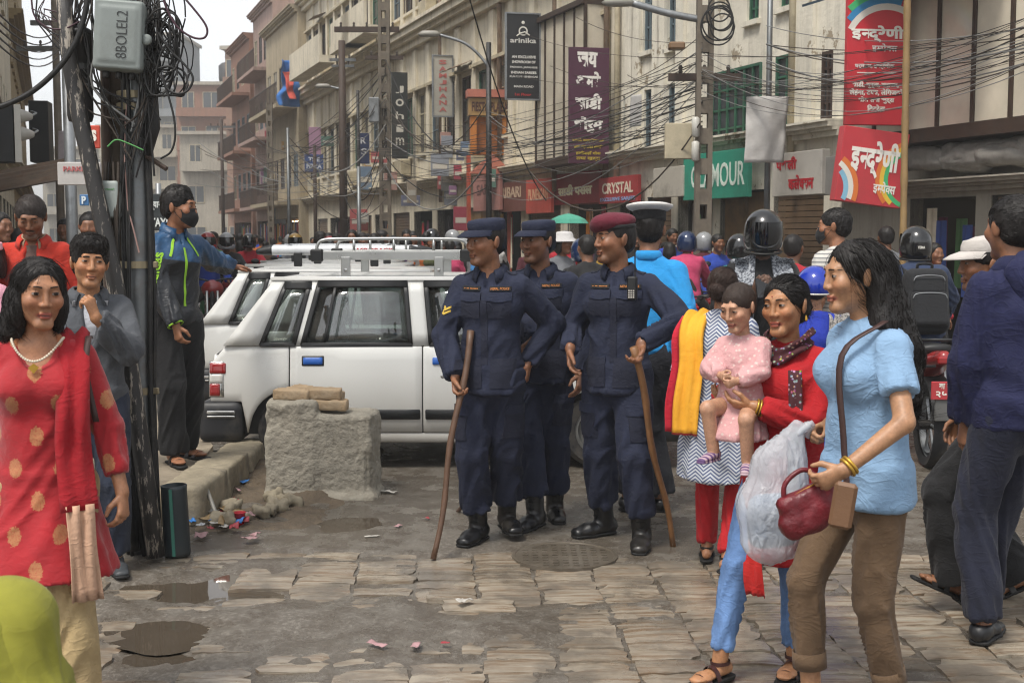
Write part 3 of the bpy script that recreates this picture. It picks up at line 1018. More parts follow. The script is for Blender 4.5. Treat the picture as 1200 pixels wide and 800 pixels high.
  for q, sg in (('r', -1), ('l', 1)):
   Sh, E, W_ = J['S' + q], J['E' + q], J['Wr' + q]
   P.append((rc(J['N'] - Q @ A3((0, 0, .030)), .046 + l * .3, Sh - Q @ A3((sg * .02, 0, .012)), .046 + l * .5), .035))
   e = .046 + l * .9 + sw; w_ = .036 + l * .75 + sw
   if sleeve > .01:
    if sleeve <= .62:
     t = sleeve / .55
     e2 = Sh + (E - Sh) * min(t, 1.0)
     ra, rb = .049 + l * .8 + sw * .5, .054 + l * .9 + sw * (.5 + .5 * t)
     P.append((sp(Sh - A3((0, 0, .012)), ra), .03)); P.append((ec(Sh - A3((0, 0, .012)), (ra, ra), e2, (rb, rb), (.3, .9, .1), True), .02))
     limbs.append((Sh, e2, .003 * amp, .004 * amp))
     s_end = (e2, nz(E - Sh))
    else:
     P.append((rc(Sh - A3((0, 0, .012)), .049 + l * .8 + sw * .5, E, e), .025))
     we = E + (W_ - E) * min(1.0, (sleeve - .5) / .5)
     P.append((ec(E, (e, e), we, (w_, w_), (.3, .9, .1), True), .012)); P.append((sp(E, e), .012))
     limbs.append((Sh, E, .003 * amp, .010 * amp)); limbs.append((E, we, .010 * amp, .007 * amp))
     s_end = (we, nz(W_ - E))
   J['cuff' + q] = s_end if sleeve > .01 else None
  F = field_for([p for p, k in P], step, .04)
  for p, k in P: F.add(p, k)
  nc = neckcut if neckcut is not None else .0
  F.cut(J['N'] + Q @ A3((0, 0, .028 - nc)), Q @ A3((0, -.35, 1)), J['N'] - .12, J['N'] + .16)
  if vneck:
   d_, w_ = vneck
   F.sub(ec(J['N'] + Q @ A3((0, -.20, .06)), (w_, .15), J['N'] + Q @ A3((0, -.20, -d_)), (.006, .13), ux), .008)
  if scoop:
   d_, w_ = scoop
   F.sub(el(J['N'] + Q @ A3((0, -.10, .0)), A3((w_, .12, d_)), Q), .01)
  V, Fc = F.net()
  V = relax(V, Fc, 1)
  V = s.fold(V, Fc, limbs, freq, seed)
  if skirt:
   N = normals(V, Fc); t_ = np.clip((J['P'][2] - V[:, 2]) / -skirt[0], 0, 1) * (np.abs(N[:, 2]) < .7)
   far = np.min([np.linalg.norm(V - J[q], axis=1) for q in ('Er', 'El', 'Wrr', 'Wrl')], 0) > .10
   th = np.arctan2(V[:, 1] - J['P'][1], V[:, 0] - J['P'][0])
   ph = vnoise(np.stack([np.cos(th) * 1.5, np.sin(th) * 1.5, V[:, 2] * 2.0], 1), seed) * 2.4
   V = V + N * (np.sin(th * waves + ph) * .013 * t_ ** 1.1 * far)[:, None]
  s.topV, s.topF = V, Fc
  o = link(name, np_mesh(name, V, Fc), mt, s.root)
  s.topo = o; s._topb = None
  return o
 def topb(s):
  if s._topb is None: s._topb = s.bvh(s.topV, s.topF)
  return s._topb
 def legs(s, mt, name='trousers', loose=.018, hem=.03, flare=.0, step=.0115, amp=1.0, waist=.16, seed=8, knee=0.0, thick=1.0, freq=13.0, cutabs=None):
  J = s.J
  px = s.Rp @ A3((1, 0, 0))
  f = s.sex == 'f'
  l = loose
  P = [(ec(J['P'] - A3((0, 0, .075)), (.142 + l * .8, .108 + l * .8), J['P'] + A3((0, 0, waist)), (.122 + l * .5, .09 + l * .5), px), .04)]
  if f:
   P.append((el(J['P'] + s.Rp @ A3((0, .045, -.06)), (.135 + l * .6, .085 + l * .6, .105)), .05))
  limbs = []
  ends = []
  for q, sg in (('r', -1), ('l', 1)):
   H_, K, A_ = J['H' + q], J['K' + q], J['A' + q]
   dn = nz(A_ - K)
   P.append((rc(H_ - A3((0, 0, .02)), (.090 + l * .7) * thick, K, (.058 + l + knee) * thick), .035))
   e = K + dn * (.42 - hem) if cutabs is None else K + dn * cutabs
   rk, re_ = (.058 + l + knee) * thick, (.045 + l + flare) * thick
   P.append((ec(K, (rk, rk), e, (re_, re_), (1, .2, 0), True), .012)); P.append((sp(K, rk), .012))
   limbs += [(H_, K, .005 * amp, .008 * amp), (K, e, .008 * amp, .009 * amp)]
   ends.append((e, dn))
  F = field_for([p for p, k in P], step, .04)
  for p, k in P: F.add(p, k)
  V, Fc = F.net()
  V = relax(V, Fc, 1)
  V = s.fold(V, Fc, limbs, freq, seed)
  s.legV, s.legF = V, Fc
  return link(name, np_mesh(name, V, Fc), mt, s.root)
 def skirt(s, mt, name='skirt', top=.10, hem=-.45, w0=(.15, .11), w1=(.22, .16), step=.0115, waves=9, amp=.012, seed=4, sweep=(0, 0), split=False, clip=None):
  """a hanging skirt part with vertical folds, heights relative to the pelvis"""
  J = s.J
  a = J['P'] + A3((0, 0, top)); b = J['P'] + A3((sweep[0], sweep[1], hem))
  px = s.Rp @ A3((1, 0, 0))
  m = J['P'] + A3((sweep[0] * .2, sweep[1] * .2, -.05)); wm = (max(w0[0], .165), max(w0[1], .125))
  P = [(ec(a, w0, m, wm, px), .03), (ec(m, wm, b, w1, px), .05)]
  F = field_for([p for p, k in P], step, .05)
  for p, k in P: F.add(p, k)
  F.cut(b, (0, 0, -1), (-.6, -.6, b[2] - .3), (.6, .6, b[2] + .03))
  F.cut(a, (0, 0, 1), (-.6, -.6, a[2] - .03), (.6, .6, a[2] + .3))
  V, Fc = F.net()
  V = relax(V, Fc, 1)
  N = normals(V, Fc)
  t = np.clip((a[2] - V[:, 2]) / (a[2] - b[2]), 0, 1)
  c = J['P'] + np.outer(t, A3((sweep[0], sweep[1], 0)))
  th = np.arctan2(V[:, 1] - c[:, 1], V[:, 0] - c[:, 0])
  ph = vnoise(np.stack([np.cos(th) * 1.5, np.sin(th) * 1.5, V[:, 2] * 2.0], 1), seed) * 2.2
  side = np.abs(N[:, 2]) < .7
  d = (np.sin(th * waves + ph) * amp * t ** 1.2 + fbm(V * np.array([9, 9, 4], np.float32), seed, 2) * .008) * side
  V = V + N * d[:, None]
  s.skV, s.skF = V, Fc
  return link(name, np_mesh(name, V, Fc), mt, s.root)
 def shoe(s, mt, kind='shoe', sole=None, q='rl', name=None, strap=None):
  J = s.J
  for c in q:
   A_, w = J['A' + c], J['fw' + c]
   side = nz(np.cross(w, A3((0, 0, 1)))); dn = -np.cross(side, w)
   if dn[2] > 0: dn = -dn
   def pt(a, b, d): return A_ + w * a + side * b + dn * d
   M3 = np.stack([side, w, -dn], 1)
   if kind == 'boot':
    up = nz(J['K' + c] - A_)
    P = [rc(A_ + up * .15, .056, A_ + dn * .01, .050), ec(pt(-.045, 0, .035), (.040, .040), pt(.10, 0, .042), (.046, .036), side), ec(pt(.10, 0, .045), (.047, .034), pt(.175, 0, .052), (.042, .026), side)]
    V, F = blob(P, .0085, .03, cuts=[(pt(0, 0, .074), dn), (A_ + up * .16, up, A_ + up * .16 - .1, A_ + up * .16 + .12)])
    N = normals(V, F)
    V = V + N * (fbm(V * np.array([14, 14, 34], np.float32), 5, 2) * .004)[:, None]
    o = link('boot', np_mesh('boot', V, F), mt, s.root)
    V, F = blob([ec(pt(-.05, 0, .068), (.043, .02), pt(.09, 0, .068), (.050, .02), side), ec(pt(.09, 0, .068), (.050, .02), pt(.18, 0, .068), (.043, .02), side)], .009, .02, cuts=[(pt(0, 0, .080), dn), (pt(0, 0, .062), -dn)])
    link('sole', np_mesh('sole', V, F), sole, o)
    m = MB()
    for i in range(5):
     h_ = A_ + up * (.10 - .035 * i) + w * (.052 if i < 3 else .052 + .03 * (i - 2)) + dn * (0 if i < 3 else .004)
     m.tube([tuple(h_ - side * .022), tuple(h_ + w * .012), tuple(h_ + side * .022)], .0028, 5)
    m.build('lace', sole, o)['kind'] = 'stuff'
   elif kind == 'shoe':
    P = [ec(pt(-.045, 0, .035), (.036, .036), pt(.08, 0, .048), (.043, .028), side), ec(pt(.08, 0, .048), (.044, .028), pt(.17, 0, .058), (.038, .02), side), rc(A_ + dn * .02, .04, A_ + dn * .03 - w * .02, .042)]
    V, F = blob(P, .009, .02, cuts=[(pt(0, 0, .070), dn), (A_ + dn * .005, -dn, A_ - .1, A_ + .1)])
    o = link('shoe', np_mesh('shoe', V, F), mt, s.root)
    V, F = blob([ec(pt(-.048, 0, .070), (.040, .02), pt(.09, 0, .070), (.046, .02), side), ec(pt(.09, 0, .070), (.046, .02), pt(.176, 0, .070), (.040, .02), side)], .009, .02, cuts=[(pt(0, 0, .080), dn), (pt(0, 0, .062), -dn)])
    link('sole', np_mesh('sole', V, F), sole or mt, o)
   else:      # sandal: a sole, straps over the toes and round the ankle
    th = .032 if kind == 'wedge' else .016
    V, F = blob([ec(pt(-.055, 0, .072), (.038, .03), pt(.09, 0, .074), (.045, .03), side), ec(pt(.09, 0, .074), (.046, .03), pt(.178, 0, .074), (.038, .03), side)], .008, .02, cuts=[(pt(0, 0, .071 + th), dn), (pt(0, 0, .071), -dn)])
    o = link('sandal', np_mesh('sandal', V, F), sole or mt, s.root)
    for (a, hgt, hw, wd) in ((.105, .034, .044, .014), (.045, .012, .041, .013)):
     m = MB()
     ps = []
     for i in range(9):
      an = math.pi * i / 8
      ps.append((a + .012 * math.sin(an), math.cos(an) * hw, .072 - (.072 - hgt) * math.sin(an)))
     vs = []
     for (aa, b, d_) in ps:
      for k in (-1, 1): vs.append(tuple(pt(aa + k * wd, b * 1.04, d_)))
     m._add(vs, [(2 * i, 2 * i + 1, 2 * i + 3, 2 * i + 2) for i in range(8)])
     m.build('strap', mt, o, smooth=True)
    m = MB()
    ring = [A_ + dn * .008 + (w * math.cos(a_) * .046 - w * .004 + side * math.sin(a_) * .040) for a_ in np.linspace(0, 2 * math.pi, 15)]
    vs = []
    for p_ in ring:
     for k in (-1, 1): vs.append(tuple(p_ + dn * k * .008))
    m._add(vs, [(2 * i, 2 * i + 1, 2 * i + 3, 2 * i + 2) for i in range(14)])
    m.build('strap', mt, o, smooth=True)
 def patch(s, mt, name, c, w, h, nrm=(0, -1, 0), bv=None, nu=7, nv=7, off=.004, thick=.004, rot=0.0, shape=None, parent=None, dist=.25):
  """a flat piece of cloth (pocket, badge, tape) laid on the garment; c in figure space"""
  bv = bv or s.topb()
  n = Vector([float(q) for q in nz(nrm)])
  u = Vector((0, 0, 1)).cross(n); u = u.normalized() if u.length > .01 else Vector((1, 0, 0))
  v = n.cross(u)
  cr, sr = math.cos(R(rot)), math.sin(R(rot))
  u, v = u * cr + v * sr, v * cr - u * sr
  c = Vector([float(q) for q in c])
  P0, P1 = [], []
  for i in range(nu):
   for j in range(nv):
    a, b = (i / (nu - 1) - .5) * w, (j / (nv - 1) - .5) * h
    if shape: a, b = shape(a, b, w, h)
    o = c + u * a + v * b
    hit = bv.ray_cast(o + n * dist, -n, dist * 2)[0]
    q = hit if hit is not None else o
    P0.append(q + n * off); P1.append(q - n * thick)
  i = np.arange(nu * nv).reshape(nu, nv); m = nu * nv
  F = [tuple(x) for x in np.stack([i[:-1, :-1].ravel(), i[1:, :-1].ravel(), i[1:, 1:].ravel(), i[:-1, 1:].ravel()], 1).tolist()]
  rim = [i[k, 0] for k in range(nu)] + [i[nu - 1, k] for k in range(1, nv)] + [i[k, nv - 1] for k in range(nu - 2, -1, -1)] + [i[0, k] for k in range(nv - 2, 0, -1)]
  for a, b in zip(rim, rim[1:] + rim[:1]): F.append((int(b), int(a), int(a) + m, int(b) + m))
  me = bpy.data.meshes.new(name); me.from_pydata([tuple(p) for p in P0 + P1], [], F)
  me.shade_smooth(); me.set_sharp_from_angle(angle=R(50))
  return link(name, me, mt, parent or s.root)
 def cloth_text(s, txt, mt, c, w, h, nrm=(0, -1, 0), bv=None, off=.006, rot=0.0, bold=.012, parent=None):
  V, F = text_arrays(txt, bold)
  lo, hi = V.min(0), V.max(0)
  bv = bv or s.topb()
  n = Vector([float(q) for q in nz(nrm)])
  u = Vector((0, 0, 1)).cross(n).normalized(); v = n.cross(u)
  cr, sr = math.cos(R(rot)), math.sin(R(rot))
  u, v = u * cr + v * sr, v * cr - u * sr
  c = Vector([float(q) for q in c])
  X = (V[:, 0] - (lo[0] + hi[0]) / 2) * w / (hi[0] - lo[0]); Z = (V[:, 1] - (lo[1] + hi[1]) / 2) * h / (hi[1] - lo[1])
  out = []
  for a, b in zip(X, Z):
   o = c + u * float(a) + v * float(b)
   hit = bv.ray_cast(o + n * .25, -n, .5)[0]
   out.append((hit if hit is not None else o) + n * off)
  me = bpy.data.meshes.new('lettering'); me.from_pydata([tuple(p) for p in out], [], F.tolist())
  return link('lettering', me, mt, parent or s.root)
 def drape(s, name, mt, path, wid, n=9, folds=2.5, amp=.012, seed=1, thick=.004, parent=None):
  """a length of cloth laid along a path of (centre, width vector)"""
  P = catmull([Vector([float(q) for q in c]) for c in path], 5); Wd = catmull([Vector([float(q) for q in w_]) for w_ in wid], 5)
  V = []
  for i, (c, w_) in enumerate(zip(P, Wd)):
   t_ = (P[min(i + 1, len(P) - 1)] - P[max(i - 1, 0)]).normalized(); nn = w_.cross(t_).normalized()
   for j in range(n):
    u = j / (n - 1) - .5
    V.append(tuple(c + w_ * u + nn * (amp * math.sin(u * folds * 6.28 + seed + i * .06) + amp * .6 * math.sin(i * .5 + j * 1.3 + seed))))
  m_ = len(P); i = np.arange(m_ * n).reshape(m_, n)
  F = np.stack([i[:-1, :-1].ravel(), i[1:, :-1].ravel(), i[1:, 1:].ravel(), i[:-1, 1:].ravel()], 1)
  o = link(name, np_mesh(name, np.array(V, np.float32), F), mt, parent or s.root)
  md = o.modifiers.new('solid', 'SOLIDIFY'); md.thickness = thick; md.offset = 0
  return o
 def collar(s, mt, h=.035, r=.066, spread=.02, open_=.9, name='collar', drop=.0, tilt=-.35, stand=.0):
  """folded collar round the neck, open at the front"""
  J, Q = s.J, s.Rt
  c = J['N'] + Q @ A3((0, .004, .018 - drop))
  rows = [(r * .93, .012 + stand), (r * 1.0, .020 + stand), (r + spread * .6, .004), (r + spread, -h * .6)]
  n = 22
  g0, g1 = -math.pi / 2 + open_ * .45, 1.5 * math.pi - open_ * .45
  vs = []
  for (rr, z) in rows:
   for i in range(n):
    t = i / (n - 1); a = g0 + (g1 - g0) * t
    front = max(0, -math.sin(a))
    zz = z + tilt * .1 * front - front * .012 * (z < 0)
    vs.append(tuple(c + Q @ A3((math.cos(a) * rr * 1.06, math.sin(a) * rr * 1.0 - front * spread * .6, zz))))
  fs = [(k * n + i, k * n + i + 1, (k + 1) * n + i + 1, (k + 1) * n + i) for k in range(3) for i in range(n - 1)]
  me = bpy.data.meshes.new(name); me.from_pydata(vs, [], fs); me.shade_smooth()
  o = link(name, me, mt, s.root)
  md = o.modifiers.new('solid', 'SOLIDIFY'); md.thickness = .006; md.offset = 0
  return o
 # ---- things on heads, in head space
 def hM(s):
  M = Matrix([[float(s.Rh[i][j]) for j in range(3)] for i in range(3)]).to_4x4()
  return Matrix.Translation(Vector([float(q) for q in s.J['Hc']])) @ M @ Matrix.Scale(s.hs, 4)
 def cap(s, mt, name='cap', visor=True, crown=.07, tilt=6, mt2=None, peak=.066, low=.062, flat=True, badge=None, back=False):
  M = s.hM() @ Matrix.Rotation(R(tilt), 4, 'X')
  m = MB()
  top = low + crown
  if flat: prof = [(.081, low - .005), (.084, low + .01), (.085, low + .02), (.0845, top - .014), (.078, top - .003), (.045, top + .003), (.001, top + .001)]
  else: prof = [(.083, low - .005), (.085, low + .01), (.083, low + .03), (.074, low + .05), (.056, top - .012), (.03, top - .002), (.001, top)]
  m.lathe(prof, 28, 1.0, 1.19, M @ Matrix.Translation((0, .012, 0)), cap=False)
  o = m.build(name, mt, s.root, auto=50)
  if visor:
   sg = -1
   m = MB(); n = 13
   vs = []
   for k, (rr, zz, ex) in enumerate(((1.0, low + .006, 0), (1.0, low - .004, peak * .55), (1.0, low - .020, peak), (1.0, low - .025, peak - .002), (1.0, low - .006, 0.0))):
    for i in range(n):
     a = math.pi * (1.08 + .84 * i / (n - 1))
     bx_, by_ = math.cos(a) * .087, math.sin(a) * .104 + .012
     fr = max(0, -math.sin(a)) ** .8
     vs.append(M @ Vector((bx_ * (1 + .03 * ex / .07), by_ - ex * fr, zz - (1 - fr) * .010)))
   m._add(vs, [(k * n + i, k * n + i + 1, (k + 1) * n + i + 1, (k + 1) * n + i) for k in range(4) for i in range(n - 1)])
   m.build('visor', mt2 or mt, o, smooth=True)
  return o
 def helmet(s, mt, visor=None, trim=None, full=True, name='helmet', sz=1.0, open_face=True, stripe=None):
  E_ = lambda c, r: el(s.hd(c), A3(r) * s.hs * sz, s.Rh)
  P = [E_((0, .012, .030), (.120, .140, .128))]
  if full: P.append(E_((0, .0, -.05), (.112, .128, .085)))
  F = field_for(P, .009, .03)
  for p in P: F.add(p, .06)
  F.cut(s.hd((0, 0, -.105 if full else -.03)), s.Rh @ A3((0, 0, -1)))
  F.sub(E_((0, -.155, .00 if full else -.01), (.098, .10, .062 if full else .09)), .012)
  F.sub(E_((0, 0, -.06), (.092, .110, .11)), .01)
  V, Fc = F.net(); V = relax(V, Fc, 1)
  o = link(name, np_mesh(name, V, Fc), mt, s.root)
  if visor:
   g = np.linspace(-1.15, 1.15, 21); hgt = np.linspace(-.055, .075, 7)
   A_, Z_ = np.meshgrid(g, hgt, indexing='ij')
   rr = (.126 - .1 * Z_ ** 2 * 9) * sz
   Pl = np.stack([np.sin(A_) * rr, -np.cos(A_) * rr * 1.16 + .012, Z_ + .012], -1).reshape(-1, 3)
   W = s.J['Hc'] + (Pl * s.hs) @ s.Rh.T
   i = np.arange(21 * 7).reshape(21, 7)
   Fq = np.stack([i[:-1, :-1].ravel(), i[1:, :-1].ravel(), i[1:, 1:].ravel(), i[:-1, 1:].ravel()], 1)
   link('visor', np_mesh('visor', W, Fq), visor, o)
  if trim:
   m = MB()
   n = 28; ps = []
   for i in range(n + 1):
    a = 2 * math.pi * i / n
    ps.append(Vector([float(q) for q in s.hd((math.cos(a) * .113 * sz, math.sin(a) * .128 * sz + .006, -.098 if full else -.028))]))
   m.tube(ps, .007, 6, cap=False)
   m.build('edge_trim', trim, o, smooth=True)
  return o
 def mask(s, mt):
  nu, nv = 15, 9
  P = []
  for i in range(nu):
   for j in range(nv):
    a = (i / (nu - 1) - .5) * 2; t = j / (nv - 1)
    zt = .000 - .012 * a * a; zb = -.112 + .040 * a * a
    z = zb + (zt - zb) * t
    th = a * 1.22
    fr = .103 + .020 * math.sin(math.pi * min(1, t * 1.12)) - .012 * (1 - t)
    P.append(s.hd((math.sin(th) * .0715, -.012 - math.cos(th) * (fr - .010), z)))
  i = np.arange(nu * nv).reshape(nu, nv)
  Fq = np.stack([i[:-1, :-1].ravel(), i[1:, :-1].ravel(), i[1:, 1:].ravel(), i[:-1, 1:].ravel()], 1)
  o = link('face_mask', np_mesh('face_mask', np.array(P, np.float32), Fq), mt, s.root)
  for sg in (-1, 1):
   for z0 in (-.012, -.068):
    m = MB()
    m.tube([tuple(s.hd((sg * .066, -.045, z0))), tuple(s.hd((sg * .075, -.02, z0 * .6))), tuple(s.hd((sg * .081, .014, .002)))], .0018, 4)
    m.build('ear_loop', mt, o)
  return o
 def ring(s, q, mt, name='bangle', r=.033, t=.005, back=.02, n=1):
  J = s.J
  f = nz(J['Wr' + q] - J['E' + q]); u = nz(np.cross(f, A3((.3, .5, .8)))); v = np.cross(f, u)
  for i in range(n):
   m = MB(); c = J['Wr' + q] - f * (back + i * .012)
   m.tube([tuple(c + (u * math.cos(a) + v * math.sin(a)) * r) for a in np.linspace(0, 2 * math.pi, 17)], t, 6, cap=False)
   m.build(name, mt, s.root, smooth=True)

# ------------------------------------------------------------------ the street: ground, paving, pools of water, footway
PUD = []      # (x, y, rx, ry, depth)
def pud(px0, py0, px1, py1, depth=.02):
 a, b = gnd(px0, py0), gnd(px1, py1)
 PUD.append(((a.x + b.x) / 2, (a.y + b.y) / 2, abs(b.x - a.x) / 2 * 1.05, abs(a.y - b.y) / 2 * 1.1, depth))
pud(152, 726, 258, 758); pud(168, 664, 268, 698); pud(240, 662, 280, 690); pud(235, 686, 325, 702, .014); pud(372, 606, 440, 622, .012)
pud(300, 688, 324, 702, .015); pud(600, 640, 730, 664, .010); pud(470, 562, 560, 584, .010); pud(560, 640, 640, 652, .008); pud(160, 757, 220, 775, .012)
STONE_ANG = R(3.4)       # courses run a little off the picture plane
def in_band(x, y): return y + .04 * np.sin(x * 2.1) < 6.22 + .05 * np.sin(x * 5 + 1)
MUD = [(-.75, 5.0, .85, .42, 1.0), (-.1, 5.05, .5, .3, .8), (-1.75, 5.2, .35, .5, .55), (.6, 5.35, .3, .12, .5), (-1.0, 6.05, .8, .16, .7), (.5, 6.1, .8, .12, .5), (-1.9, 5.9, .5, .25, .6), (-2.6, 5.4, .5, 1.2, .6), (0.1, 4.45, .25, .12, .5)]
def ground_z(x, y):
 P = np.stack([x, y, np.zeros_like(x)], -1)
 z = fbm(P * 1.1, 3, 3) * .007 + fbm(P * 9, 8, 3) * .002 * (y < 8)
 band = in_band(x, y)
 mud = np.zeros_like(x)
 for (mx, my, rx, ry, a) in MUD: mud = np.maximum(mud, a * np.exp(-(((x - mx) / rx) ** 2 + ((y - my) / ry) ** 2)))
 rough = fbm(P * 6, 21, 4)
 zb = -.020 + .034 * np.clip(mud * 1.25 + rough * .45 - .12, 0, 1.2) + fbm(P * 30, 4, 2) * .0035
 z = np.where(band, np.minimum(zb, .012), z * np.clip((y - 6.1) * 3, .3, 1))
 for (ux, uy, rx, ry, d) in PUD:
  e = ((x - ux) / rx) ** 2 + ((y - uy) / ry) ** 2
  e = e + rough * .7
  z = z - d * np.clip(1.35 - e, 0, 1)
 return z
xs = np.concatenate([[-400, -120, -40, -16, -8, -5], np.arange(-3.4, 3.6, .03), [4.2, 5, 7, 10, 16, 40, 120, 400]])
ys = np.concatenate([[-60, -10, 0, 2, 2.8], np.arange(3.4, 7.0, .03), np.arange(7.0, 11, .08), [11.5, 12.5, 14, 17, 22, 30, 45, 70, 110, 200, 500]])
GX, GY = np.meshgrid(xs, ys, indexing='ij')
def ground_mat():
 t = NT('wet_street')
 v = t.world()
 n1 = t.noise(v, .9, 6, .62, .4); n2 = t.noise(v, 7, 6, .65); n3 = t.noise(v, 55, 4, .6); n4 = t.noise(v, 240, 2)
 c = t.mix(t.ramp(n1, .35, .65), (.125, .108, .088), (.200, .182, .155))
 c = t.mix(t.ramp(n2, .42, .66), c, (.105, .086, .066))
 c = t.mix(t.math('MULTIPLY', t.ramp(n3, .50, .62), .5), c, (.30, .275, .235))
 c = t.mix(t.math('MULTIPLY', t.ramp(n4, .50, .62), .6), c, (.05, .042, .034))
 wet = t.ramp(t.math('ADD', t.math('MULTIPLY', n1, .6), t.math('MULTIPLY', n2, .5)), .44, .60)
 rough = t.math('ADD', t.math('MULTIPLY', wet, -.42), .56)
 c = t.mix(t.math('MULTIPLY', wet, .55), c, (.070, .055, .040))
 h = t.math('ADD', t.math('MULTIPLY', n3, .6), t.math('MULTIPLY', n4, .4))
 return t.fin(c, rough, t.bump(h, .8, .008), Specular_IOR_Level=.5)
WETM = ground_mat()
g_o = link('ground', grid_mesh('ground', GX, GY, ground_z(GX, GY)), WETM)
tag(g_o, kind='structure')

# setts: split stone with bands along the long side
def stone_mat():
 t = NT('split_stone')
 r1 = t.rnd()
 oi = t.new('ShaderNodeObjectInfo')
 cmb = t.new('ShaderNodeVectorMath'); cmb.operation = 'ADD'
 sc_ = t.new('ShaderNodeVectorMath'); sc_.operation = 'SCALE'; sc_.inputs['Scale'].default_value = 3.7
 t.l.new(oi.outputs['Location'], sc_.inputs[0])
 t.l.new(t.co('Object', (1.2, 16, 16)), cmb.inputs[0]); t.l.new(sc_.outputs[0], cmb.inputs[1])
 v = cmb.outputs[0]
 band = t.noise(v, 2.2, 5, .6, .25); fine = t.noise(v, 9, 4, .6)
 base = t.mix(r1, (.30, .255, .195), (.20, .168, .13))
 pale = t.mix(t.ramp(r1, .55, .95), base, (.36, .31, .24))
 c = t.mix(t.ramp(band, .44, .62), pale, (.17, .115, .07))
 c = t.mix(t.ramp(fine, .56, .72), c, (.36, .32, .26))
 c = t.mix(t.math('MULTIPLY', t.ramp(band, .36, .27), .5), c, (.25, .27, .22))
 w = t.world(); mudn = t.noise(w, 3.2, 6, .66)
 c = t.mix(t.ramp(mudn, .44, .60, .08, .85), c, (.115, .098, .078))
 rough = t.ramp(t.noise(w, 1.4, 5, .6), .42, .62, .16, .55)
 return t.fin(c, rough, t.bump(t.math('ADD', fine, t.math('MULTIPLY', band, 1.5)), .35, .005))
STONEM = stone_mat()
pav = empty('paving', (0, 5.2, 0))
tag(pav, kind='structure')
def sett_mesh(i):
 g = np.random.default_rng(100 + i)
 nx, ny = 7, 4
 X, Y = np.meshgrid(np.linspace(-.5, .5, nx), np.linspace(-.5, .5, ny), indexing='ij')
 X = X * .27; Y = Y * .128
 ed = g.normal(0, .0035, X.shape)
 Y[:, 0] += ed[:, 0]; Y[:, -1] += ed[:, -1]; X[0] += ed[0] * 1.4; X[-1] += ed[-1] * 1.4
 if i % 4 == 0: X[-1, 0] -= .03; Y[-1, 0] += .02
 if i % 5 == 1: X[0, -1] += .035; Y[0, -1] -= .022
 Z = g.normal(0, .0014, X.shape) + (Y / .128) * g.normal(0, .004) + .0018 * np.sin(Y * 90 + i)
 Z[0] -= .004; Z[-1] -= .004; Z[:, 0] -= .003; Z[:, -1] -= .003
 V = np.stack([X.ravel(), Y.ravel(), Z.ravel()], 1).tolist()
 idx = np.arange(nx * ny).reshape(nx, ny)
 F = np.stack([idx[:-1, :-1].ravel(), idx[1:, :-1].ravel(), idx[1:, 1:].ravel(), idx[:-1, 1:].ravel()], 1).tolist()
 rim = [idx[k, 0] for k in range(nx)] + [idx[nx - 1, k] for k in range(1, ny)] + [idx[k, ny - 1] for k in range(nx - 2, -1, -1)] + [idx[0, k] for k in range(ny - 2, 0, -1)]
 n = len(V)
 for k in rim: V.append([V[k][0] * 1.0, V[k][1] * 1.0, -.06])
 m = len(rim)
 for k in range(m): F.append([int(rim[k]), n + k, n + (k + 1) % m, int(rim[(k + 1) % m])])
 me = bpy.data.meshes.new('stone'); me.from_pydata(V, [], [tuple(int(q) for q in f) for f in F])
 bm = bmesh.new(); bm.from_mesh(me); bmesh.ops.recalc_face_normals(bm, faces=bm.faces); bm.to_mesh(me); bm.free()
 me.shade_smooth(); me.set_sharp_from_angle(angle=R(38))
 me.materials.append(STONEM)
 return me
SETTS = [sett_mesh(i) for i in range(14)]
g = np.random.default_rng(5)
nst = 0
for ci in range(-9, 10):
 yy = 3.98 + g.uniform(0, .08)
 while yy < 6.35:
  h_ = g.uniform(.118, .15) * (1.12 if abs(ci) > 5 else 1)
  x = ci * .285 + g.normal(0, .006)
  wx = x * math.cos(STONE_ANG) - (yy - 5.2) * math.sin(STONE_ANG); wy = yy + x * math.sin(STONE_ANG) * .4
  ok = in_band(np.float64(wx), np.float64(wy)) and g.uniform() > .05
  for (ux, uy, rx, ry, d) in PUD:
   if d > .013 and ((wx - ux) / (rx * .9)) ** 2 + ((wy - uy) / (ry * 1.1)) ** 2 < 1: ok = False
  if ok and nst < 298:
   o = bpy.data.objects.new('stone', SETTS[g.integers(14)])
   COL.objects.link(o); o.parent = pav
   lift = -.006 + g.normal(0, .003)
   o.location = (wx, wy - 5.2, lift)
   o.rotation_euler = (g.normal(0, .012), g.normal(0, .008), STONE_ANG * .5 + g.normal(0, .02) + (math.pi if g.uniform() > .5 else 0))
   o.scale = (g.uniform(.97, 1.03), (h_ - .003) / .128, 1)
   nst += 1
  yy += h_
# two slabs broken loose and tilted up
for (px, py, sc, rx, rz) in ((562, 712, 1.15, .10, .02), (530, 700, .8, -.07, -.05)):
 q = gnd(px, py); o = bpy.data.objects.new('stone', SETTS[3]); COL.objects.link(o); o.parent = pav
 o.location = (q.x, q.y - 5.2, .016); o.rotation_euler = (rx, .02, rz); o.scale = (sc, 1, 1)

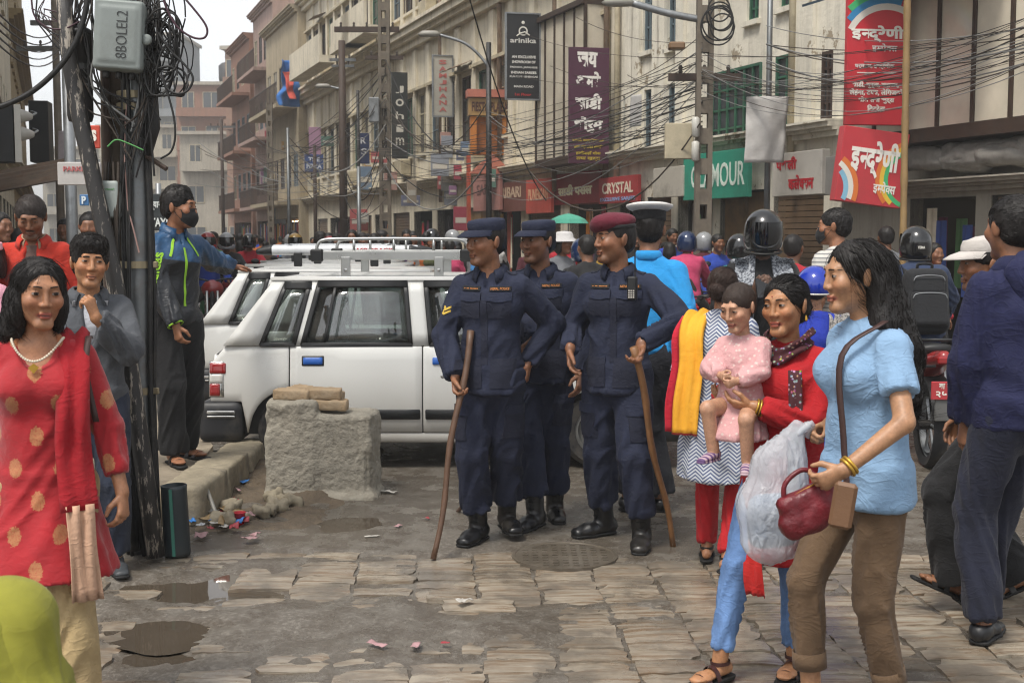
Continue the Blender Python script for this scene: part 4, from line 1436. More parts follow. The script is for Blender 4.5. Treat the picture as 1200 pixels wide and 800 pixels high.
def water_mat():
 t = NT('puddle_water')
 v = t.world()
 return t.fin(t.mix(t.noise(v, 3, 3), (.055, .043, .031), (.085, .068, .05)), .025, t.bump(t.noise(v, 9, 2), .03, .004), IOR=1.33, Specular_IOR_Level=.6)
WATER = water_mat()
for i, (ux, uy, rx, ry, d) in enumerate(PUD):
 if d < .011: continue
 n, rr = 40, 6
 vs, fs = [(0, 0, 0)], []
 for k in range(1, rr + 1):
  for j in range(n):
   a = 2 * math.pi * j / n
   q = k / rr * 1.15 * (1 + .08 * math.sin(3 * a + i) + .05 * math.sin(7 * a + 2 * i))
   vs.append((math.cos(a) * rx * q, math.sin(a) * ry * q, 0))
 for j in range(n): fs.append((0, 1 + j, 1 + (j + 1) % n))
 for k in range(rr - 1):
  for j in range(n): fs.append((1 + k * n + j, 1 + (k + 1) * n + j, 1 + (k + 1) * n + (j + 1) % n, 1 + k * n + (j + 1) % n))
 me = bpy.data.meshes.new('puddle'); me.from_pydata(vs, [], fs)
 base = -.02 if uy < 6.2 else -.002
 zc = float(ground_z(np.array([ux]), np.array([uy]))[0])
 tag(link('puddle', me, WATER, loc=(ux, uy, zc + d * (.62 if uy > 6.2 else .55))), kind='structure')

# manhole cover by the officers' feet
mh = gnd(662, 652)
m = MB()
m.lathe([(.27, -.02), (.27, .003), (.255, .004), (.25, .0), (.001, .0)], 40)
for i in range(-5, 6):
 for j in range(-5, 6):
  if i * i + j * j < 22: m.box(i * .05 - .014, i * .05 + .014, j * .05 - .009, j * .05 + .009, .001, .0045)
o = m.build('manhole_cover', mat('cast_iron', '#5f574c', .4, .2, .25, 9, .3, 90, dirt=.9, dirtcol=(.15, .13, .105)), loc=(mh.x, mh.y + .03, .001))
tag(o, 'round cast iron manhole cover set in the wet street', 'manhole cover')
o['kind'] = 'thing'

# ---- raised footway with kerb stones
CONC = mat('old_concrete', '#877c6b', .85, var=.22, scale=5, bump=.55, bscale=35, bdist=.012, dirt=.65, dirtcol=(.075, .06, .045))
KERB = mat('kerb_stone', '#8d836f', .8, var=.25, scale=7, bump=.6, bscale=28, bdist=.012, dirt=.7, dirtcol=(.06, .05, .038))
FZ = .20
def slab(x0, x1, y0, y1, z0, z1, nx, ny, amp=.012, seed=1):
 """rough top with dropped edges"""
 X, Y = np.meshgrid(np.linspace(x0, x1, nx), np.linspace(y0, y1, ny), indexing='ij')
 P = np.stack([X, Y, np.zeros_like(X)], -1)
 Z = z1 + fbm(P * 6, seed, 3) * amp
 V = np.stack([X.ravel(), Y.ravel(), Z.ravel()], 1).tolist()
 idx = np.arange(nx * ny).reshape(nx, ny)
 F = [tuple(int(q) for q in f) for f in np.stack([idx[:-1, :-1].ravel(), idx[1:, :-1].ravel(), idx[1:, 1:].ravel(), idx[:-1, 1:].ravel()], 1)]
 rim = [idx[k, 0] for k in range(nx)] + [idx[nx - 1, k] for k in range(1, ny)] + [idx[k, ny - 1] for k in range(nx - 2, -1, -1)] + [idx[0, k] for k in range(ny - 2, 0, -1)]
 n = len(V)
 for k in rim: V.append([V[k][0], V[k][1], z0])
 for k in range(len(rim)): F.append((int(rim[k]), n + k, n + (k + 1) % len(rim), int(rim[(k + 1) % len(rim)])))
 me = bpy.data.meshes.new('slab'); me.from_pydata(V, [], F); return me
_pm = slab(-9, -1.98, 6.95, 70, -.1, FZ - .01, 40, 90, .02)
for v_ in _pm.vertices: v_.co.x -= .372 * max(0, v_.co.y - 8.2) + .0
fw = link('pavement', _pm, CONC)
tag(fw, kind='structure')
def kerb(x, y, lx, ly, rz=0.0, h=FZ + .015, seed=1):
 P = [bx3((0, 0, h / 2 - .05), (lx / 2, ly / 2, h / 2 + .05), None, .025)]
 V, F = blob(P, .025, 0)
 N = normals(V, F)
 V = V + N * (fbm(V * 14 + seed * 3, seed, 3) * .012)[:, None]
 link('kerb_stone', np_mesh('kerb_stone', V, F), KERB, fw, loc=(x, y, 0), rot=(0, 0, rz))
for i in range(3): kerb(-1.86, 7.05 + i * .62 + .1, .26, .60, .03 * (i - 1), FZ + .02 - .012 * i, i)
for i in range(5): kerb(-2.26 - i * .56, 6.86 + .02 * (i % 2), .53, .24, .02 * (i % 3 - 1), FZ + .01 * (i % 2), 9 + i)

# earth bank in the gutter between kerb and car
EARTH = mat('gutter_dirt', '#5d5142', .9, var=.3, scale=8, bump=.8, bscale=40, bdist=.015, dirt=.6, dirtcol=(.03, .025, .02))
X, Y = np.meshgrid(np.linspace(-1.78, -.95, 40), np.linspace(6.6, 9.4, 90), indexing='ij')
P = np.stack([X, Y, np.zeros_like(X)], -1)
edge = np.clip(np.minimum((X + 1.78) * 30, (-.95 - X) * 4), 0, 1) * np.clip((Y - 6.6) * 3, 0, 1)
Z = (.02 + .06 * np.clip((Y - 7.2), 0, 1) + fbm(P * 5, 31, 4) * .05) * edge - .012
tag(link('dirt_bank', grid_mesh('dirt_bank', X, Y, Z), EARTH), 'trodden earth and silt in the gutter beside the kerb', 'dirt', kind='stuff')

# ---- broken masonry block with loose bricks
bq = gnd(372, 584)
BLK = mat('rubble_plaster', '#8f897c', .92, var=.2, scale=9, bump=.8, bscale=30, bdist=.02, dirt=.45, dirtcol=(.12, .10, .075))
blk = empty('masonry_block', (bq.x, bq.y + .02, 0), R(-3), 'broken plastered masonry block with loose bricks laid on top', 'block')
P = [bx3((-.165, .17, .26), (.165, .19, .34), None, .03), bx3((.14, .17, .21), (.20, .18, .31), None, .03), bx3((0, .15, -.02), (.37, .22, .05), None, .04)]
F = field_for(P, .012, .06)
for p in P: F.add(p, .03)
V, Fc = F.net(); N = normals(V, Fc)
rg = fbm(V * 9, 5, 4); bite = np.clip(fbm(V * 4.2 + 3, 9, 2) - .12, 0, 1)
top_ = np.clip((V[:, 2] - .42) * 6, 0, 1) + (np.abs(V[:, 0]) > .3) * .8
V = V + N * (rg * (.006 + .018 * top_) - bite * (.012 + .05 * top_) + (np.abs(fbm(V * 13, 14, 2)) < .035) * -.006)[:, None]
link('rubble_core', np_mesh('rubble_core', V, Fc), BLK, blk)
BRK = mat('pale_brick', '#9a8468', .9, var=.25, scale=12, bump=.6, bscale=50, bdist=.008, dirt=.5, dirtcol=(.25, .22, .17))
def brick_mesh(seed):
 V, F = blob([bx3((0, 0, 0), (.115, .055, .034), None, .008)], .011, 0)
 V = V + normals(V, F) * (fbm(V * 22 + seed * 7, seed, 3) * .007)[:, None]
 me = np_mesh('brick', V, F); me.materials.append(BRK); return me
BRM = [brick_mesh(i) for i in range(4)]
for i, (x, y, z, rz) in enumerate(((.06, .10, .57, .05), (-.17, .09, .636, -.08), (.02, .11, .640, .06), (.05, .24, .60, 1.5), (-.16, .24, .635, 1.4))):
 link('brick', BRM[i % 4], None, blk, loc=(x, y + .0, z), rot=(.02 * i, .015, rz))

# ---- litter
LIT = [('white_paper', '#b4b0a8', 'paper_scrap'), ('brown_card', '#8a7350', 'card_scrap'), ('blue_plastic', '#3478c0', 'plastic_bag'), ('red_wrapper', '#96323a', 'plastic_wrapper'), ('pink_wrapper', '#a88486', 'plastic_wrapper'), ('grey_plastic', '#a3a6a8', 'plastic_bag')]
def scrap(kind, x, y, z, w, d, amp, seed, label, rz=0.0):
 nm, colr, on = LIT[kind]
 n = 9
 X, Y = np.meshgrid(np.linspace(-.5, .5, n), np.linspace(-.5, .5, n), indexing='ij')
 P = np.stack([X * w, Y * d, np.zeros_like(X)], -1)
 Z = np.abs(fbm(P * 22 + seed, seed, 3)) * amp * 2 + .002
 Xs = X * w + fbm(P * 15, seed + 4, 2) * w * .22; Ys = Y * d + fbm(P * 15, seed + 8, 2) * d * .3
 me = grid_mesh(on, Xs, Ys, Z)
 o = link(on, me, mat('litter_' + nm, colr, .55, var=.18, scale=30, bump=.3, dirt=.5), loc=(x, y, z), rot=(0, 0, rz))
 o.modifiers.new('solid', 'SOLIDIFY').thickness = .0015
 return tag(o, label, 'litter', 'litter scraps on the ground')
lit = [  # px, py, z, kind, w, d, amp, label
 (226, 533, .12, 0, .18, .2, .05, 'crumpled white paper strip fallen beside the sandalled foot'), (232, 548, .08, 0, .26, .2, .06, 'long white plastic sheet lying down the dirt bank'), (243, 556, .05, 2, .12, .1, .05, 'crumpled bright blue plastic bag in the gutter'),
 (253, 563, .05, 5, .1, .1, .04, 'clear grey plastic wrap next to the blue bag'), (256, 546, .1, 3, .04, .03, .012, 'small red sweet wrapper on the earth bank'), (262, 532, .1, 0, .55, .16, .03, 'white plastic sheet trodden into earth under the bumper'),
 (222, 612, .02, 2, .07, .05, .03, 'small turquoise blue wrapper by the black pipe'), (236, 628, .015, 4, .12, .06, .02, 'flattened pale pink wrapper at the foot of the kerb'), (268, 600, .03, 1, .2, .1, .02, 'torn brown cardboard piece in the gutter rubbish'),
 (255, 610, .03, 1, .18, .1, .03, 'split bamboo coloured card under the red cup'), (247, 602, .03, 0, .08, .06, .03, 'white paper ball in the gutter rubbish'), (263, 618, .02, 0, .07, .04, .012, 'folded white paper by the gutter mouth'),
 (414, 581, .004, 3, .03, .02, .012, 'tiny red wrapper at the foot of masonry block'), (455, 577, .004, 0, .12, .05, .012, 'torn white paper strip beside masonry block'), (436, 629, .004, 0, .09, .02, .008, 'thin white paper strip flat on wet asphalt'),
 (468, 617, .004, 4, .05, .03, .01, 'pale peach paper scrap lying on asphalt'), (501, 608, .004, 3, .045, .02, .012, 'red plastic clip lying beside the walking stick'), (440, 756, .012, 4, .08, .03, .008, 'faded pink wrapper pressed into the mud'),
 (522, 754, .012, 3, .04, .015, .008, 'dark red wrapper lying on muddy stones'), (545, 705, .03, 0, .07, .04, .02, 'white tissue caught on the loose stone slab'), (487, 757, .012, 4, .06, .03, .008, 'small beige pink scrap near the muddy stones'), (130, 646, .02, 3, .09, .06, .04, 'crushed red drinks packet behind the kerb')]
for i, (px, py, z, k_, w, d, amp, lb) in enumerate(lit):
 q = gnd(px, py, z); scrap(k_, q.x, q.y, z + .004, w, d, amp, 40 + i, lb, i * .7)
q = gnd(281, 617, .0)
m = MB(); m.lathe([(.026, 0), (.033, .07), (.036, .072), (.033, .074), (.030, .068), (.024, .004)], 20)
tag(m.build('paper_cup', mat('cup_red', '#b3202c', .5), loc=(q.x, q.y, .01), smooth=True), 'small red paper cup standing in the gutter rubbish', 'cup')
m = MB(); q = gnd(258, 618, .0); q2 = gnd(240, 567, .2)
m.tube([(q.x, q.y, .02), (q2.x, q2.y, .2)], .012, 7)
tag(m.build('metal_pipe', mat('grey_pipe', '#8b8880', .5, .4), smooth=True), 'thin grey pipe leaning from the gutter onto the kerb', 'pipe')
for i in range(14):
 gg = np.random.default_rng(300 + i)
 x, y = gg.uniform(-1.74, -1.2), gg.uniform(6.75, 7.5)
 s_ = gg.uniform(.025, .07)
 V, F = blob([bx3((0, 0, 0), (s_, s_ * gg.uniform(.6, .9), s_ * .55), rotm(gg.uniform(0, 90), 15, 10), s_ * .1)], s_ * .3, 0)
 V = V + normals(V, F) * (fbm(V / s_ * 1.4 + i * 5, i, 2) * s_ * .5)[:, None]
 o = link('stone_lump', np_mesh('stone_lump', V, F, False), KERB, loc=(x, y, s_ * .3 + .02), rot=(0, 0, i))
 tag(o, 'lump of broken stone among the gutter rubbish', 'stone', 'broken stone lumps in the gutter')

gg = np.random.default_rng(61)
nm_ = ('white paper', 'brown card', 'blue plastic', 'red plastic', 'pink plastic', 'grey plastic')
for i in range(22):
 px, py = gg.uniform(226, 300), gg.uniform(545, 632)
 k_ = int(gg.integers(6)); q = gnd(px, py, .03)
 scrap(k_, q.x, q.y, .03 + .05 * max(0, q.y - 7.2), gg.uniform(.03, .09), gg.uniform(.02, .06), gg.uniform(.01, .04), 400 + i, 'scrap of %s in the gutter rubbish heap' % nm_[k_], i)

# ------------------------------------------------------------------ the row of houses on the far side of the street
FD = Vector((-.372, 1, 0)).normalized()          # along the row, away from us
FN = Vector((-FD.y, FD.x, 0))                     # out of the facade, towards the street
FO = Vector((10.8 - .372 * 12, 12, 0))
FRZ = math.atan2(FD.y, FD.x)
def onF(px, py, out=0.0):
 """photo pixel -> (s, z) on the facade plane pushed out by `out`"""
 o = Vector((0, 0, CAMZ)); d = ray(px, py)
 t = (FO + FN * out - o).dot(FN) / d.dot(FN)
 p = o + d * t
 return (p - FO).dot(FD), p.z
def sF(px, out=0.0): return onF(px, 280, out)[0]
def plaster(name, col, stain=.5, streak=(.10, .085, .065), peel=None):
 if name in _mc: return _mc[name]
 t = NT(name); c = C(col)
 w = t.world()
 n1 = t.noise(w, .8, 6, .65)
 vs_ = t.noise(t.world((3.2, 3.2, .28)), 1.5, 6, .68)
 col_ = t.mix(t.ramp(n1, .3, .7), mul(c, .84), mul(c, 1.10))
 col_ = t.mix(t.math('MULTIPLY', t.ramp(vs_, .48, .72), stain), col_, streak)
 n3 = t.noise(w, 3.5, 7, .7)
 col_ = t.mix(t.math('MULTIPLY', t.ramp(n3, .56, .68), stain * .8), col_, mul(c, .45))
 if peel:
  col_ = t.mix(t.math('MULTIPLY', t.ramp(t.noise(w, 1.7, 5, .7), .60, .63), .85), col_, C(peel))
 _mc[name] = t.fin(col_, .9, t.bump(t.math('ADD', t.noise(w, 18, 4), n3), .35, .02))
 return _mc[name]
CREAM = plaster('cream_plaster', '#d8cfba', .40)
WHITEW = plaster('lime_wash', '#ded8c8', .36, peel='#8f8068')
PINK = plaster('pink_plaster', '#9c8278', .6)
GREYP = plaster('grey_render', '#a39c8f', .45)
BRICKW = plaster('red_brickwork', '#8a6452', .45)
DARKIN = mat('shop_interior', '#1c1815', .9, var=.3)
WOODD = mat('dark_timber', '#3a2a20', .7, var=.3, scale=10, bump=.4, dirt=.3)
GREENW = mat('green_paint', '#2b5a45', .55, var=.25, scale=10, bump=.3, dirt=.45)
BLUEW = mat('blue_grey_paint', '#5b6b73', .6, var=.2, dirt=.4)
CREAMW = mat('cream_paint', '#b3a88e', .6, var=.15, dirt=.35)
STEEL = mat('galvanised_steel', '#8d9092', .45, .6, .15, 7, .2, dirt=.45)
RUST = mat('rusty_tin', '#7d6a58', .7, .3, .3, 6, .4, dirt=.6, dirtcol=(.12, .05, .02))
def glass_mat(name, c=(.03, .035, .04), rough=.08):
 if name in _mc: return _mc[name]
 t = NT(name)
 n = t.noise(t.world(), 1.6, 4)
 _mc[name] = t.fin(t.mix(n, mul(c, .6), mul(c, 1.8)), t.ramp(n, .3, .7, rough, rough + .12), t.bump(t.noise(t.world(), 2.5, 2), .05, .02), Specular_IOR_Level=.7)
 return _mc[name]
GLASS = glass_mat('window_glass')

class House:
 """a piece of the row: local x runs along the facade, y points into the street, z up"""
 def __init__(s, s0, s1, h, mt, label, name='terraced_house', out=0.0, cat='building', depth=6.0, group=None):
  p = FO + FD * s0 + FN * out
  s.root = empty(name, p, FRZ, label, cat, group)
  s.s0, s.L, s.h, s.mt, s.out, s.depth = s0, s1 - s0, h, mt, out, depth
  s.holes, s.z0 = [], 0.0
 def uv(s, px, py):
  a, z = onF(px, py, s.out); return a - s.s0, z
 def rect(s, px0, py0, px1, py1):
  a, za = s.uv(px0, py0); b, zb = s.uv(px1, py1)
  _, z2 = s.uv((px0 + px1) / 2, py0); _, z3 = s.uv((px0 + px1) / 2, py1)
  return min(a, b), max(a, b), min(z2, z3), max(z2, z3)
 def window(s, u0, u1, z0, z1, frame=None, kind='sash', rows=3, cols=2, deep=.16, shutters=False, sill=True, glass=None):
  s.holes.append((u0, u1, z0, z1))
  fm = frame or WOODD
  m = MB(); t = .045
  y = -deep
  m.box(u0, u0 + t, y, y + .06, z0, z1); m.box(u1 - t, u1, y, y + .06, z0, z1)
  m.box(u0 + t, u1 - t, y, y + .06, z1 - t, z1); m.box(u0 + t, u1 - t, y, y + .06, z0, z0 + t)
  for i in range(1, cols):
   x = u0 + (u1 - u0) * i / cols; m.box(x - .022, x + .022, y + .004, y + .05, z0 + t, z1 - t)
  for i in range(1, rows):
   z = z0 + (z1 - z0) * i / rows; m.box(u0 + t, u1 - t, y + .008, y + .044, z - .016, z + .016)
  w = m.build('window', fm, s.root)
  MB().box(u0 + .02, u1 - .02, y + .012, y + .022, z0 + .02, z1 - .02).build('pane', glass or GLASS, w)
  if sill: MB().box(u0 - .06, u1 + .06, -.02, .07, z0 - .08, z0 - .003).build('sill', s.mt, w)
  if shutters:
   for sg, x in ((-1, u0), (1, u1)):
    m = MB(); wv = min(.45, (u1 - u0) * .5)
    M = Matrix.Translation((x, .02, 0)) @ Matrix.Rotation(sg * R(-62 if sg > 0 else -62), 4, 'Z')
    for k in range(3):
     zz = z0 + (z1 - z0) * k / 3
     m.box(0 if sg > 0 else -wv, wv if sg > 0 else 0, 0, .03, zz + .01, zz + (z1 - z0) / 3 - .01, M=M)
     m.box(.05 if sg > 0 else -wv + .05, wv - .05 if sg > 0 else -.05, .03, .042, zz + .06, zz + (z1 - z0) / 3 - .06, M=M)
    m.build('shutter', fm, w)
  return w
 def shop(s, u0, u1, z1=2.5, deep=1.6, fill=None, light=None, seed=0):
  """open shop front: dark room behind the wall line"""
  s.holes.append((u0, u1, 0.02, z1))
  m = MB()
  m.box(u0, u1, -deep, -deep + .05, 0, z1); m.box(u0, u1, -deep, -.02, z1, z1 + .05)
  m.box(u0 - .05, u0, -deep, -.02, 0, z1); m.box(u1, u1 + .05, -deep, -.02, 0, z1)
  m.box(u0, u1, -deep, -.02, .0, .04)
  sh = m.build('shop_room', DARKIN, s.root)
  gg = np.random.default_rng(seed + 50)
  if fill == 'shutter':
   m = MB(); z = .05
   while z < z1 - .05:
    m.box(u0 + .02, u1 - .02, -.12, -.10 + .02, z, z + .075); z += .085
   m.build('roller_shutter', mat('shutter_brown', '#6f5a45', .55, .2, .2, 5, .2, dirt=.5), s.root)
  elif fill == 'doors':
   n = max(2, int((u1 - u0) / .5))
   for i in range(n):
    a = u0 + (u1 - u0) * i / n; b = u0 + (u1 - u0) * (i + 1) / n
    m = MB(); m.box(a + .01, b - .01, -.14, -.10, .05, z1 - .03)
    m.box(a + .07, b - .07, -.10, -.085, .15, z1 * .45); m.box(a + .07, b - .07, -.10, -.085, z1 * .52, z1 - .12)
    m.build('door', mat('door_ochre', '#7a6040', .6, var=.25, dirt=.4), s.root)
  else:
   cols = ['#b02a30', '#3a4f8f', '#c27a2c', '#557a4c', '#8f8a84', '#d8cdb8', '#6d2f4a', '#2f2b33', '#b8556a', '#c9a23a']
   n = int((u1 - u0) / .17)
   for i in range(n):
    if gg.uniform() < .25: continue
    a = u0 + .05 + (u1 - u0 - .1) * i / n; hgt = gg.uniform(.7, 1.2); top = z1 - .1 - gg.uniform(0, .25)
    X, Z = np.meshgrid(np.linspace(0, .19, 8), np.linspace(0, hgt, 8), indexing='ij')
    Y = .03 * np.sin(X * 60 + i) * (1 - Z / hgt * .6) - .12 - gg.uniform(0, .35)
    me = grid_mesh('hung_garment', X + a, Y, top - hgt + Z)
    c_ = cols[gg.integers(len(cols))]
    link('hung_garment', me, cloth('goods_' + c_.strip('#'), c_), sh)
  if light:
   me = MB().box(u0 + .3, u1 - .3, -deep * .7, -deep * .7 + .05, z1 - .1, z1 - .06)
   lm = NT('shop_tube_' + str(seed)); lm.fin((1, .8, .5), .5, Emission_Color=(*light, 1), Emission_Strength=6.0)
   me.build('tube_lamp', lm.m, sh)
 def box(s, name, u0, u1, y0, y1, z0, z1, mt=None, parent=None):
  return MB().box(u0, u1, y0, y1, z0, z1).build(name, mt or s.mt, parent or s.root)
 def cornice(s, z, proj=.28, h=.36, name='cornice', u0=None, u1=None):
  u0 = 0.0 if u0 is None else u0; u1 = s.L if u1 is None else u1
  m = MB()
  for (a, b, p) in ((0, .34, .35), (.34, .55, .6), (.55, .85, .85), (.85, 1, 1)):
   m.box(u0, u1, .002, proj * p, z + h * a, z + h * b - .002)
  return m.build(name, s.mt, s.root)
 def finish(s, roof=True):
  us = sorted({0.0, s.L} | {max(0, min(s.L, q)) for h in s.holes for q in h[:2]})
  zs_ = sorted({0.0, s.h} | {max(0, min(s.h, q)) for h in s.holes for q in h[2:]})
  m = MB()
  for i in range(len(us) - 1):
   for j in range(len(zs_) - 1):
    uc, zc = (us[i] + us[i + 1]) / 2, (zs_[j] + zs_[j + 1]) / 2
    if us[i + 1] - us[i] < 1e-4 or zs_[j + 1] - zs_[j] < 1e-4: continue
    if any(h[0] < uc < h[1] and h[2] < zc < h[3] for h in s.holes): continue
    m.quad((us[i], 0, zs_[j]), (us[i + 1], 0, zs_[j]), (us[i + 1], 0, zs_[j + 1]), (us[i], 0, zs_[j + 1]))
  for (a, b, c_, d) in s.holes:
   y = -.22
   m.quad((a, 0, c_), (a, 0, d), (a, y, d), (a, y, c_)); m.quad((b, 0, c_), (b, y, c_), (b, y, d), (b, 0, d))
   m.quad((a, 0, d), (b, 0, d), (b, y, d), (a, y, d)); m.quad((a, 0, c_), (a, y, c_), (b, y, c_), (b, 0, c_))
   if c_ > .1: m.quad((a, y, c_), (a, y, d), (b, y, d), (b, y, c_))
  D_ = -s.depth
  m.quad((0, 0, 0), (0, D_, 0), (0, D_, s.h), (0, 0, s.h)); m.quad((s.L, 0, 0), (s.L, 0, s.h), (s.L, D_, s.h), (s.L, D_, 0))
  m.quad((0, 0, s.h), (s.L, 0, s.h), (s.L, D_, s.h), (0, D_, s.h)); m.quad((0, D_, 0), (s.L, D_, 0), (s.L, D_, s.h), (0, D_, s.h))
  me = m.mesh('wall', fix=False)
  bm = bmesh.new(); bm.from_mesh(me); bmesh.ops.remove_doubles(bm, verts=bm.verts, dist=1e-5); bm.to_mesh(me); bm.free()
  link('wall', me, s.mt, s.root)
  return s

# -- house beside the red vertical sign: glazed bay over a shop
h1 = House(sF(1330), sF(988), 8.5, GREYP, 'grey house with a glazed upper bay and tarpaulin bundles over its shop', 'shop_house')
u0, u1, za, zb = h1.rect(1330, 143, 1068, 20)
def bay(h, u0, u1, z0, z1, n, proj, mt, curtain=None):
 b = MB()
 b.box(u0, u1, .0, proj, z0 - .16, z0 - .002); b.box(u0, u1, .0, proj + .06, z1, z1 + .10)
 for i in range(n + 1):
  x = u0 + (u1 - u0 - .05) * i / n; b.box(x, x + .05, proj - .06, proj, z0, z1)
 for x in (u0, u1 - .05): b.box(x, x + .05, 0.02, proj - .06, z0, z0 + .06); 
 o = b.build('glazed_bay', mt, h.root)
 for i in range(n):
  x0 = u0 + (u1 - u0 - .05) * i / n + .05; x1 = u0 + (u1 - u0 - .05) * (i + 1) / n
  MB().box(x0 + .002, x1 - .002, proj - .035, proj - .027, z0, z1).build('pane', glass_mat('bay_glass_reflection_tint', (.50, .45, .36), .04), o)  # cream reflection and cream curtains are painted into the pane colour
 for x in (u0 + .02, u1 - .03): MB().box(x, x + .008, .03, proj - .06, z0 + .06, z1).build('pane', glass_mat('bay_glass_reflection_tint'), o)
 return o
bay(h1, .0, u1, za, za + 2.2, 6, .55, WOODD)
h1.shop(u1 - 1.25, u1 - .05, 2.1, 1.8, None, (1.0, .75, .45), 3)
h1.shop(u1 - 2.6, u1 - 1.5, 2.1, 1.8, 'shutter', None, 4)
h1.shop(.2, u1 - 2.9, 2.1, 1.6, None, None, 5)
h1.cornice(2.16, .5, .14, 'ledge')
h1.finish()
for i in range(3):      # rolled tarpaulins on the ledge over the shop
 q0, q1 = onF(1095 + 48 * i, 190, .5)
 V, F = blob([ec((-.62, 0, 0), (.12, .15), (.62, 0, .03), (.14, .16), (0, 1, 0))], .03, .02)
 V = V + normals(V, F) * (fbm(V * np.array([2.4, 7, 7], np.float32) + i * 4, 40 + i, 4) * .07)[:, None]
 p = FO + FD * q0 + FN * .32
 o = link('rolled_tarpaulin', np_mesh('rolled_tarpaulin', V, F), mat('tarp_grey', '#83807a', .5, var=.25, scale=6, bump=.4, dirt=.5), loc=(p.x, p.y, 2.52), rot=(0, 0, FRZ))
 tag(o, 'grey rolled tarpaulin bundle lying on the ledge over the shop', 'tarpaulin', 'rolled tarpaulins on the shop ledge')
aw = MB(); 
for i in range(2):
 q = FO + FD * (sF(1180) + i * .01)
u_, _ = onF(1130, 0)
p = FO + FD * u_ + FN * .5
m = MB(); m.prism([(-1.4, 0), (1.3, 0), (1.3, .03), (-1.4, .03)], 0, .9, Matrix.Rotation(R(-18), 4, 'X'))
o = m.build('tin_awning', mat('blue_tin', '#5d7183', .5, .3, .2, 4, .2, dirt=.4), loc=(p.x, p.y, 4.72), rot=(0, 0, FRZ))
tag(o, 'pale sheet awning jutting over the glazed bay', 'awning')

# -- old white house with green windows
h2 = House(sF(986), sF(722), 9.5, WHITEW, 'old peeling whitewashed house with narrow windows and green carved shutters', 'town_house')
for (a, b, c_, d, kd) in ((754, -26, 764, 60, 0), (783, -30, 792, 56, 0), (730, 112, 738, 176, 0), (755, 105, 765, 178, 0), (782, 98, 792, 178, 0), (876, -20, 889, 24, 1), (833, 80, 890, 172, 4), (909, 64, 932, 165, 2), (963, 60, 975, 140, 3), (914, -40, 930, 8, 1)):
 u0, u1, z0, z1 = h2.rect(a, c_ * 0 + b, c_, d)
 h2.window(u0, u1, z0, z1, (BLUEW, GREENW, GREENW, WOODD, GREENW)[kd], rows=4 if kd >= 2 else 3, cols=6 if kd == 4 else 2, shutters=(kd == 4), deep=.06 if kd >= 2 else .10)
for px in (741, 748, 772, 778, 800, 940, 951):     # pilasters
 u0, u1, z0, z1 = h2.rect(px - 3, -60, px + 3, 190)
 h2.box('pilaster', u0, u1, .003, .07, 3.1, 6.9)
h2.cornice(3.0, .30, .22, 'ledge')
h2.cornice(6.9, .34, .4)
q = h2.L
for k, (a, b, f_) in enumerate(((.06, .24, 'shutter'), (.27, .46, 'doors'), (.49, .66, None), (.69, .82, 'shutter'), (.85, .98, None))):
 h2.shop(q * a, q * b, 2.35, 1.5, f_, (1, .6, .25) if k == 2 else None, 20 + k)
for px in (934, 716 + 12):
 u0, _ = h2.uv(px, 100)
 MB().tube([(u0, .09, 2.4), (u0, .09, 8.5)], .055, 8).build('downpipe', CREAMW, h2.root, smooth=True)
h2.finish()

# -- long palace-like front, storeys divided by a moulded cornice
h3 = House(sF(722), sF(362), 11.6, CREAM, 'long cream neoclassical front with moulded cornice and rows of narrow windows', 'palace_front')
ncol = 22
for i in range(ncol):
 u = .9 + (h3.L - 1.8) * i / (ncol - 1)
 for (z0, z1) in ((4.05, 5.75), (8.25, 9.85)):
  if z0 < 5 and (i in (1, 2, 3)): continue
  gg = (i * 7 + int(z0)) % 5
  w_ = h3.window(u - .48, u + .48, z0, z1, (BLUEW, WOODD, CREAMW, WOODD, GREENW)[gg], rows=3, cols=2, shutters=(gg == 3), deep=.08)
  MB().box(u - .62, u + .62, .004, .16, z1 + .10, z1 + .18).build('lintel', CREAMW, w_)
  for sg in (-1, 1): MB().box(u + sg * .55 - .05, u + sg * .55 + .05, .004, .06, z0, z1 + .10).build('jamb', CREAMW, w_)
  if gg == 1:
   X, Y = np.meshgrid(np.linspace(u - .62, u + .62, 9), np.linspace(0, 1, 4), indexing='ij')
   link('window_hood', grid_mesh('window_hood', X, .02 + Y * .55, z1 + .34 - Y * .22 + .012 * np.sin(X * 30)), RUST, w_)
  if gg == 4: MB().bbox((u + .2, .20, z0 - .35), (.36, .16, .24), .02).build('cooling_unit', CREAMW, w_)
 if i < ncol - 1:
  um = u + (h3.L - 1.8) / (ncol - 1) / 2
  h3.box('pilaster', um - .16, um + .16, .003, .08, 3.3, 7.05)
  h3.box('pilaster', um - .14, um + .14, .003, .07, 7.75, 10.9)
h3.cornice(7.1, .5, .6)
h3.cornice(3.05, .3, .22, 'ledge')
h3.cornice(10.9, .55, .55, 'parapet')
q = h3.L
k = 0; u = .4
while u < q - 2.4:
 h3.shop(u, u + 1.9, 2.4, 1.5, (None, 'shutter', None, 'doors', None)[k % 5], (1, .62, .3) if k % 3 == 0 else None, 60 + k)
 u += 2.35; k += 1
for px in (716, 655, 590, 520, 449):
 u0, _ = h3.uv(px, 100)
 MB().tube([(u0, .1, 2.6), (u0, .1, 11)], .06, 6).build('downpipe', RUST, h3.root, smooth=True)
